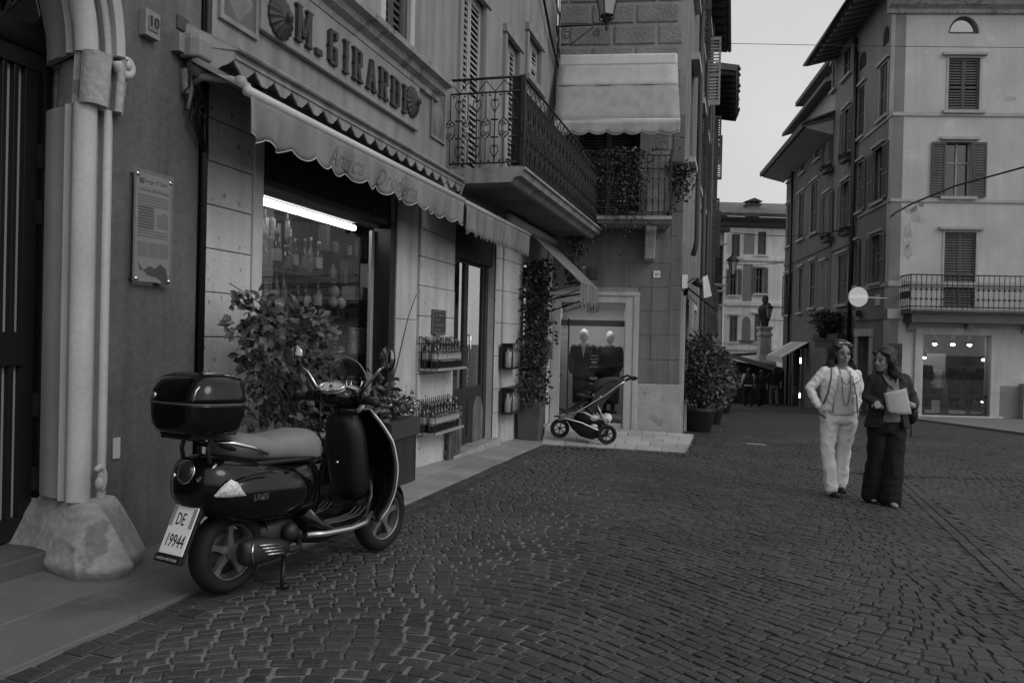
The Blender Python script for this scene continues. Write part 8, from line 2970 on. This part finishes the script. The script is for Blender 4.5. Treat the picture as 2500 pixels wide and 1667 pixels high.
MB().loft([[px2(a, b_ + d, -.17 + .34 * j / 6) + Vector((0, 0, 0)) for d, j in [(0, k) for k in range(7)] + [(60, 6 - k) for k in range(7)]] for a, b_ in ((720, 520), (760, 515), (880, 525), (1000, 545), (1060, 560))]).xf(PW).build('bumper_bar', M_rub, pu, smooth=True)
bs = MB()
bs.loft([[px2(a, t_, -.2 + .4 * j / 4) for j in range(5)] + [px2(a, b_, .15 - .3 * j / 4) for j in range(5)] for a, t_, b_ in ((570, 1000, 1040), (640, 1030, 1160), (760, 1060, 1270), (880, 1080, 1300), (980, 1110, 1320), (1070, 1140, 1290))])
bs.xf(PW).build('basket', M_net, pu, smooth=True)
bh = MB()
bh.loft([[px2(a, t_, -.18 + .36 * j / 4) for j in range(5)] + [px2(a, b_, .15 - .3 * j / 4) for j in range(5)] for a, t_, b_ in ((690, 950, 1000), (760, 880, 1020), (860, 880, 1060), (960, 960, 1090), (1160, 960, 1130))])
bh.xf(PW).build('basket_hood', M_net, pu, smooth=True)
bag = MB().ball(px2(1000, 940, -.1), .09, .12, .05, 12).ball(px2(1240, 935, -.12), .085, .1, .075, 12).ball(px2(1000, 1075, -.12), .07, .1, .035, 10)
soft(bag.xf(PW).build('white_bags', M_white, pu, smooth=True), .012, .03, .06, 2)
MB().ball(px2(1000, 520, -.12), .035, .04, .035, 10).ball(px2(1100, 540, -.2), .02, .02, .02, 8).xf(PW).build('toy_clip', M_white, pu, smooth=True)

# ================================================================ plants
M_leaf_c = mat('camellia_leaf', .055, .4, .25, 5, .0, 40, 0, island=.6, spec=.5)
def blade(size):
    mb = MB()
    mb.add([(0, 0, 0), (size * .28, size * .35, .07 * size), (size * .30, size * .62, .06 * size), (0, size, -.08 * size), (-size * .30, size * .62, .06 * size), (-size * .28, size * .35, .07 * size), (0, size * .35, 0), (0, size * .65, 0)],
           [(0, 1, 6), (1, 2, 7, 6), (2, 3, 7), (3, 4, 7), (4, 5, 6, 7), (5, 0, 6)])
    me = bpy.data.meshes.new('leaf')
    me.from_pydata(mb.v, [], mb.f)
    me.polygons.foreach_set('use_smooth', [True] * len(me.polygons))
    me.materials.append(M_leaf_c)
    return me
# camellia in a tub against the shop window
wp = L.P(1.95, .36, 0)
wp.z = gz(wp.x, wp.y) + .02
cam_ = thing('camellia_bush', wp, 'broad-leaved bush in a tub before the shop window behind the scooter', 'bush')
MB().lathe(Matrix.Translation(wp), [(.19, 0), (.24, .3), (.27, .36), (.27, .42), (.24, .42), (.22, .36), (.001, .36)], 24).build('tub', mat('tub_clay', .10, .8, .2, 5), cam_, smooth=True)
gr = random.Random(77)
leafs = [blade(.078), blade(.06)]
def bush_pts(g):
    # silhouette: full low mound, a taller irregular head, a long spray to the left
    k = g.random()
    if k < .55:
        c, r = (2.05, .34, .70), (.95, .28, .40)
    elif k < .86:
        c, r = (1.62, .36, 1.25), (.50, .24, .36)
    elif k < .95:
        c, r = (1.13, .40, 1.45), (.24, .10, .20)
    else:
        c, r = (2.95, .3, .80), (.40, .2, .28)
    while True:
        p = [g.uniform(-1, 1) for _ in range(3)]
        d = math.sqrt(sum(q * q for q in p))
        if .3 < d < 1 and noise.noise(Vector(p) * 2.2 + Vector((k * 3, 0, 0))) > -.02:
            break
    return L.P(c[0] + p[0] * r[0], c[1] + p[1] * r[1], c[2] + p[2] * r[2]), Vector((p[0] * L.t[0] + p[1] * L.n[0], p[0] * L.t[1] + p[1] * L.n[1], p[2]))
spots = [bush_pts(gr) for _ in range(2100)]
spots.sort(key=lambda t_: -(t_[0] - L.P(1.9, 0, 0)).dot(Vector((L.n[0], L.n[1], 0))) + (t_[0].y * .1))
restm = MB()
for i, (p, d) in enumerate(spots):
    d = (d + Vector((gr.gauss(0, .5), gr.gauss(0, .5), gr.gauss(0, .4) - .25))).normalized()
    z = Vector((L.n[0], L.n[1], .6)) + Vector((gr.gauss(0, .5), gr.gauss(0, .5), gr.gauss(0, .5)))
    x = d.cross(z)
    if x.length < 1e-3:
        continue
    x.normalize()
    z = x.cross(d)
    sc_ = gr.uniform(.65, 1.25)
    Mx = Matrix((((x * sc_).x, (d * sc_).x, (z * sc_).x, p.x), ((x * sc_).y, (d * sc_).y, (z * sc_).y, p.y), ((x * sc_).z, (d * sc_).z, (z * sc_).z, p.z), (0, 0, 0, 1)))
    if i < 290:
        o = bpy.data.objects.new('leaf', leafs[i % 2])
        COL.objects.link(o)
        o.matrix_basis = Mx
        par(o, cam_)
    else:
        restm.add([Mx @ v.co for v in leafs[i % 2].vertices], [tuple(f.vertices) for f in leafs[i % 2].polygons])
me = bpy.data.meshes.new('foliage')
me.from_pydata(restm.v, [], restm.f)
kind(link('foliage', me, M_leaf_c, cam_), 'stuff')
M_twig = mat('twig', .06, .9)
for i in range(22):
    e, _ = bush_pts(gr)
    m_ = Vector((wp.x, wp.y, wp.z + .4)).lerp(e, .5) + Vector((gr.gauss(0, .06), gr.gauss(0, .06), .08))
    MB().tube([Vector((wp.x + gr.gauss(0, .03), wp.y, wp.z + .34)), m_, e], [.012, .008, .003], 5).build('branch', M_twig, cam_, smooth=True)
b_l, b_r = L.pix(565, 700, .42), L.pix(975, 660, .25)
MB().tube([L.P(1.9, .38, 1.0), L.P(1.5, .42, 1.4), L.P(1.2, .42, 1.55), L.P(b_l[0] - .02, .42, b_l[1] + .02)], [.008, .006, .004, .003], 5).build('branch', M_twig, cam_, smooth=True)
MB().tube([L.P(3.0, .34, .5), L.P(3.5, .3, 1.1), L.P(3.85, .25, 1.55), L.P(4.15, .2, 1.78), L.P(4.5, .1, 1.85)], [.009, .007, .005, .004, .003], 5).build('branch', M_twig, cam_, smooth=True)
# flowers at the foot on the right
fl_ = thing('flower_trough', L.P(3.55, .3, .2), 'small dark trough of pale flowers beside the shop window frame', 'planter')
tz_ = gz(L.P(3.55, .3, 0).x, L.P(3.55, .3, 0).y)
MB().fbox(L, 3.3, 3.95, .12, .36, tz_ + .45, tz_ + .62).build('trough', mat('trough_dark', .05, .6), fl_, bevel=.01)
MB().fbox(L, 3.35, 3.9, .14, .34, tz_ + .01, tz_ + .45).build('stand', M_dark, fl_)
leaf_cloud('foliage', fl_, M_leaf, 500, lambda g: (L.P(g.uniform(3.3, 3.95), .24 + g.gauss(0, .08), tz_ + .66 + abs(g.gauss(0, .09))), (g.uniform(-1, 1), g.uniform(-1, 1), .5)), .06, 91)
leaf_cloud('petals', fl_, mat('petal', .45, .7, .1, 6, island=.3), 120, lambda g: (L.P(g.uniform(3.3, 3.95), .26 + g.gauss(0, .08), tz_ + .70 + abs(g.gauss(0, .09))), (g.uniform(-1, 1), g.uniform(-1, 1), .5)), .035, 92)

# climber in a square pot by the second door
cp_ = L.P(8.62, .26, 0)
zc_ = gz(cp_.x, cp_.y) + .02
cl_t = thing('potted_climber', (cp_.x, cp_.y, zc_), 'tall narrow dark climbing plant in a square pot between the shop doors', 'plant')
pt_ = MB()
pt_.loft([[L.P(8.62 + q[0] * k, .26 + q[1] * k, z) for q in ((-1, -1), (1, -1), (1, 1), (-1, 1))] for k, z in ((.15, zc_), (.19, zc_ + .58), (.17, zc_ + .58), (.17, zc_ + .5))])
pt_.build('square_pot', mat('pot_grey', .10, .7, .15, 5), cl_t, bevel=.008)
def climb(g):
    h = g.random()
    z = zc_ + .5 + 2.25 * h
    w = .24 * (1 - .3 * h) * (1.25 if h < .25 else 1) + .05 * math.sin(h * 17)
    return (L.P(8.75 + .12 * h + g.gauss(0, w * .65), .24 + g.gauss(0, .11), z), (g.uniform(-1, 1), g.uniform(-1, 1), .2))
leaf_cloud('foliage', cl_t, M_leaf_d, 3600, climb, .075, 101, .6, .4)
for i in range(3):
    MB().tube([L.P(8.62 + .05 * i, .25, zc_ + .5), L.P(8.72 + .08 * i, .22, zc_ + 1.4), L.P(8.8, .15 + .03 * i, zc_ + 2.6)], .012, 5).build('stem', M_twig, cl_t)
# bushes in round pots at the corner
def pot_bush(px, py, R, H, rx, rz, label, N, seed, m=None, leaf=.1):
    p = gnd(px, py)
    p.z = gz(p.x, p.y) + .012
    t_ = thing('potted_bush', p, label, 'bush', 'bushes in round pots by the corner house')
    MB().lathe(Matrix.Translation(p), [(R * .72, 0), (R * .95, H * .82), (R * 1.06, H * .84), (R * 1.08, H), (R * .98, H), (R * .92, H * .88), (.001, H * .88)], 24).build('pot', mat('pot_dark', .055, .7, .2, 4), t_, smooth=True)
    c = p + Vector((0, 0, H + rz * .85))
    def pick(g):
        while True:
            q = Vector([g.uniform(-1, 1) for _ in range(3)])
            l = q.length
            if .25 < l < 1 and noise.noise(q * 1.7 + Vector((seed, 0, 0))) > -.22 - .3 * (1 - l):
                break
        lob = 1 + .22 * noise.noise(q.normalized() * 2.1 + Vector((0, seed, 0)))
        return c + Vector((q.x * rx * lob, q.y * rx * lob, q.z * rz * lob)), q
    leaf_cloud('foliage', t_, m or M_leaf, N, pick, leaf, seed, .55, .2)
    for i in range(6):
        g = random.Random(seed * 10 + i)
        e, _ = pick(g)
        MB().tube([p + Vector((g.gauss(0, .03), g.gauss(0, .03), H * .85)), p.lerp(e, .55) + Vector((0, 0, .15)), e], [.018, .012, .004], 5).build('branch', M_twig, t_)
pot_bush(1706, 1054, .33, .50, .62, .82, 'nearest dense bush in a round pot at the corner house', 3600, 3)
pot_bush(1735, 1035, .33, .48, .55, .75, 'second potted bush behind the nearest at the corner house', 2200, 5)
pot_bush(1762, 1008, .36, .5, .6, .8, 'third potted bush furthest down the flank of the corner house', 1800, 8)
pot_bush(2035, 985, .45, .55, .95, 1.15, 'large dark bush standing behind the woman in white', 2600, 12, M_leaf_d, .14)
pot_bush(2100, 990, .4, .5, .75, .95, 'dark bush standing between the two walking women', 2000, 15, M_leaf_d, .14)
# vine over the balcony of the corner house
vn = thing('balcony_vine', M_.P(.9, .8, 4.4), 'trailing small-leaved vine hanging over the balcony railing of the corner house', 'vine')
def vine(g):
    k = g.random()
    if k < .42:
        s = g.gauss(.42, .17); z = g.uniform(3.4, 4.6)
    elif k < .8:
        s = g.gauss(1.25, .2); z = 4.62 - abs(g.gauss(0, .5))
    elif k < .93:
        s = g.gauss(.32, .07) + .1 * math.sin(g.random() * 3); z = g.uniform(2.3, 3.5)
    else:
        s = g.gauss(.52, .06); z = g.uniform(2.8, 3.5)
    return M_.P(s, .80 + abs(g.gauss(0, .05)), z), (g.uniform(-1, 1), -1, .1)
leaf_cloud('foliage', vn, mat('vine_leaf', .085, .5, .2, 6, 0, 40, 0, island=.6), 7000, vine, .06, 121, .5, .5)
for s in (.35, .5, .95, 1.3):
    MB().tube([M_.P(s, .8, 4.5), M_.P(s + .03, .84, 4.0), M_.P(s - .02, .84, 3.2 if s > .6 else 2.5)], .006, 5).build('stem', M_twig, vn)
bk_ = thing('hanging_basket', M_.P(2.1, .6, 4.35), 'round basket of foliage at the right end of the vine balcony', 'basket')
MB().ball(M_.P(2.13, .55, 4.33), .17, .17, .14, 12).build('basket', mat('basket_dark', .03), bk_, smooth=True)
leaf_cloud('foliage', bk_, M_leaf_d, 900, lambda g: (M_.P(2.13 + g.gauss(0, .13), .55 + g.gauss(0, .12), 4.42 - abs(g.gauss(0, .28))), (g.uniform(-1, 1), g.uniform(-1, 1), .2)), .07, 131)

# ================================================================ small things by the shop door
def rack(x0, y0, x1, y1, nm, lab, glab, blab):
    r = L.rect(x0, y0, x1, y1, .12)
    t_ = thing('wire_rack', L.P(r[0], .03, r[2]), lab, 'rack')
    s0, s1, z0, z1 = r
    MB().fbox(L, s0, s1, .025, .24, z0, z0 + .025).build('shelf', mat('rack_board', .30, .7), t_)
    w = MB()
    for z in (z0 + .12, z0 + .2, z1):
        w.tube([L.P(s0, .03, z), L.P(s0, .24, z if z < z1 else z0 + .24), L.P(s1, .24, z if z < z1 else z0 + .24), L.P(s1, .03, z)], .006, 5)
    k = 0
    while s0 + k * .06 < s1:
        w.tube([L.P(s0 + k * .06, .03, z0), L.P(s0 + k * .06, .03, z1)], .004, 4)
        k += 1
    for a in (s0, s1):
        for n in (.1, .17, .24):
            w.tube([L.P(a, n, z0), L.P(a, n, z0 + .24)], .004, 4)
    w.build('wire_frame', M_iron, t_)
    g = random.Random(int(y0))
    nB = int((s1 - s0 - .06) / .092)
    for row in (0, 1):
        for i in range(nB):
            a = s0 + .06 + i * .092 + g.uniform(-.008, .008)
            pos = L.P(a, .08 + row * .10, z0 + .026)
            place_proto(protoW, pos, '%s dark wine bottle from the left in the %s row of the %s wire rack' % (ORD[i], ('back', 'front')[row], blab), glab, g.uniform(.93, 1.08), g.uniform(0, 6))
rack(1043, 822, 1118, 902, 'u', 'upper wire rack of wine bottles on the pilaster beside the shop door', 'wine bottles in the upper rack', 'upper')
rack(1037, 970, 1110, 1052, 'l', 'lower wire rack of wine bottles on the pilaster beside the shop door', 'wine bottles in the lower rack', 'lower')
for o in (protoW, protoJ, protoS, protoQ):       # the patterns themselves are not part of the place
    for c in list(o.children):
        bpy.data.objects.remove(c)
    bpy.data.objects.remove(o)
r = L.rect(1055, 756, 1087, 816, .04)
t_ = thing('chalk_board', L.P(r[0], .03, r[2]), 'small framed chalk board above the upper wine rack', 'board')
MB().fbox(L, r[0], r[1], .028, .05, r[2], r[3]).build('frame', mat('board_frame', .10, .7), t_, bevel=.004)
MB().fbox(L, r[0] + .03, r[1] - .03, .05, .053, r[2] + .03, r[3] - .03).build('slate', mat('slate', .05, .8), t_)
ch = MB()
g = random.Random(2)
for i in range(7):
    a = r[0] + .05 + g.uniform(0, .03)
    z = r[3] - .07 - i * .055
    ch.fbox(L, a, a + g.uniform(.14, .26), .0535, .055, z, z + .016)
ch.build('chalk_marks', mat('chalk', .13, .9, .5, 30), t_)
for i, (x0, y0, x1, y1, lab) in enumerate(((1233, 840, 1262, 897, 'upper small glass display case on the pilaster beside the climber'), (1232, 946, 1262, 1004, 'lower small glass display case filled with jars beside the climber'))):
    r = L.rect(x0, y0, x1, y1, .1)
    t_ = thing('display_case', L.P(r[0], .04, r[2]), lab, 'display case')
    MB().fbox(L, r[0], r[1], .035, .045, r[2], r[3]).build('back', M_dark, t_)
    f = MB()
    for a in (r[0], r[1] - .015):
        for n in (.045, .2):
            f.fbox(L, a, a + .015, n, n + .012, r[2], r[3])
    f.fbox(L, r[0], r[1], .045, .212, r[2] - .015, r[2])
    f.fbox(L, r[0], r[1], .045, .212, r[3], r[3] + .012)
    f.build('frame', M_iron, t_)
    MB().fbox(L, r[0] + .016, r[1] - .016, .205, .208, r[2], r[3]).build('pane', G_clear, t_)
    gds = random.Random(i)
    for k in range(5):
        a = r[0] + .08 + k * (r[1] - r[0] - .16) / 4
        MB().lathe(Matrix.Translation(L.P(a, .12, r[2] + .002)), [(.04, 0), (.045, .02), (.045, .16 + .08 * gds.random()), (.02, .24), (.02, .28)], 10).build('jar', mat('case_jar_%d' % (k % 3), (.35, .12, .5)[k % 3], .15, spec=.6, **PLAIN), t_, smooth=True)
# boards leaning by the door
r = L.rect(1165, 1000, 1188, 1078, -.05)
zb_ = zd1 + .002
t_ = thing('leaning_board', L.P(r[0], 0, zb_), 'round-topped wooden board leaning inside the shop doorway', 'board')
pts = [(r[0], zb_), (r[1], zb_), (r[1], zb_ + .36)] + [((r[0] + r[1]) / 2 + (r[1] - r[0]) / 2 * math.cos(math.pi * i / 8), zb_ + .36 + .25 * math.sin(math.pi * i / 8)) for i in range(1, 8)] + [(r[0], zb_ + .36)]
MB().prism(L, pts, -.14, -.11).build('board', mat('board_wood', .14, .7, .2, 6, streak=.4), t_, bevel=.006)
r = L.rect(1096, 1020, 1121, 1110, .05)
t_ = thing('wine_crate', L.P(r[0], .05, -.05), 'wooden slatted crate standing upright below the lower wine rack', 'crate')
zc0 = gz(L.P(r[0], .1, 0).x, L.P(r[0], .1, 0).y) + .02
for k in range(4):
    a = r[0] - .1 + k * .115
    MB().fbox(L, a, a + .10, .06, .085, zc0, zc0 + .60).build('slat', mat('crate_wood', .11, .8, .3, 5, streak=.5), t_, bevel=.004)
MB().fbox(L, r[0] - .1, r[0] + .35, .03, .058, zc0 + .05, zc0 + .12).build('batten', mat('crate_wood', .11), t_)
MB().fbox(L, r[0] - .1, r[0] + .35, .03, .058, zc0 + .46, zc0 + .53).build('batten', mat('crate_wood', .11), t_)
r = L.rect(1330, 776, 1346, 876, .04)
t_ = thing('menu_case', L.P(r[0], .02, r[2]), 'tall narrow dark notice case on the last pilaster before the mannequin window', 'notice case')
MB().fbox(L, r[0], r[1], .002, .07, r[2], r[3]).build('case', M_slat, t_, bevel=.006)
MB().fbox(L, r[0] + .08, r[1] - .08, .071, .075, r[2] + .3, r[3] - .1).build('notice', mat('notice_paper', .3, .7, .4, 14), t_)
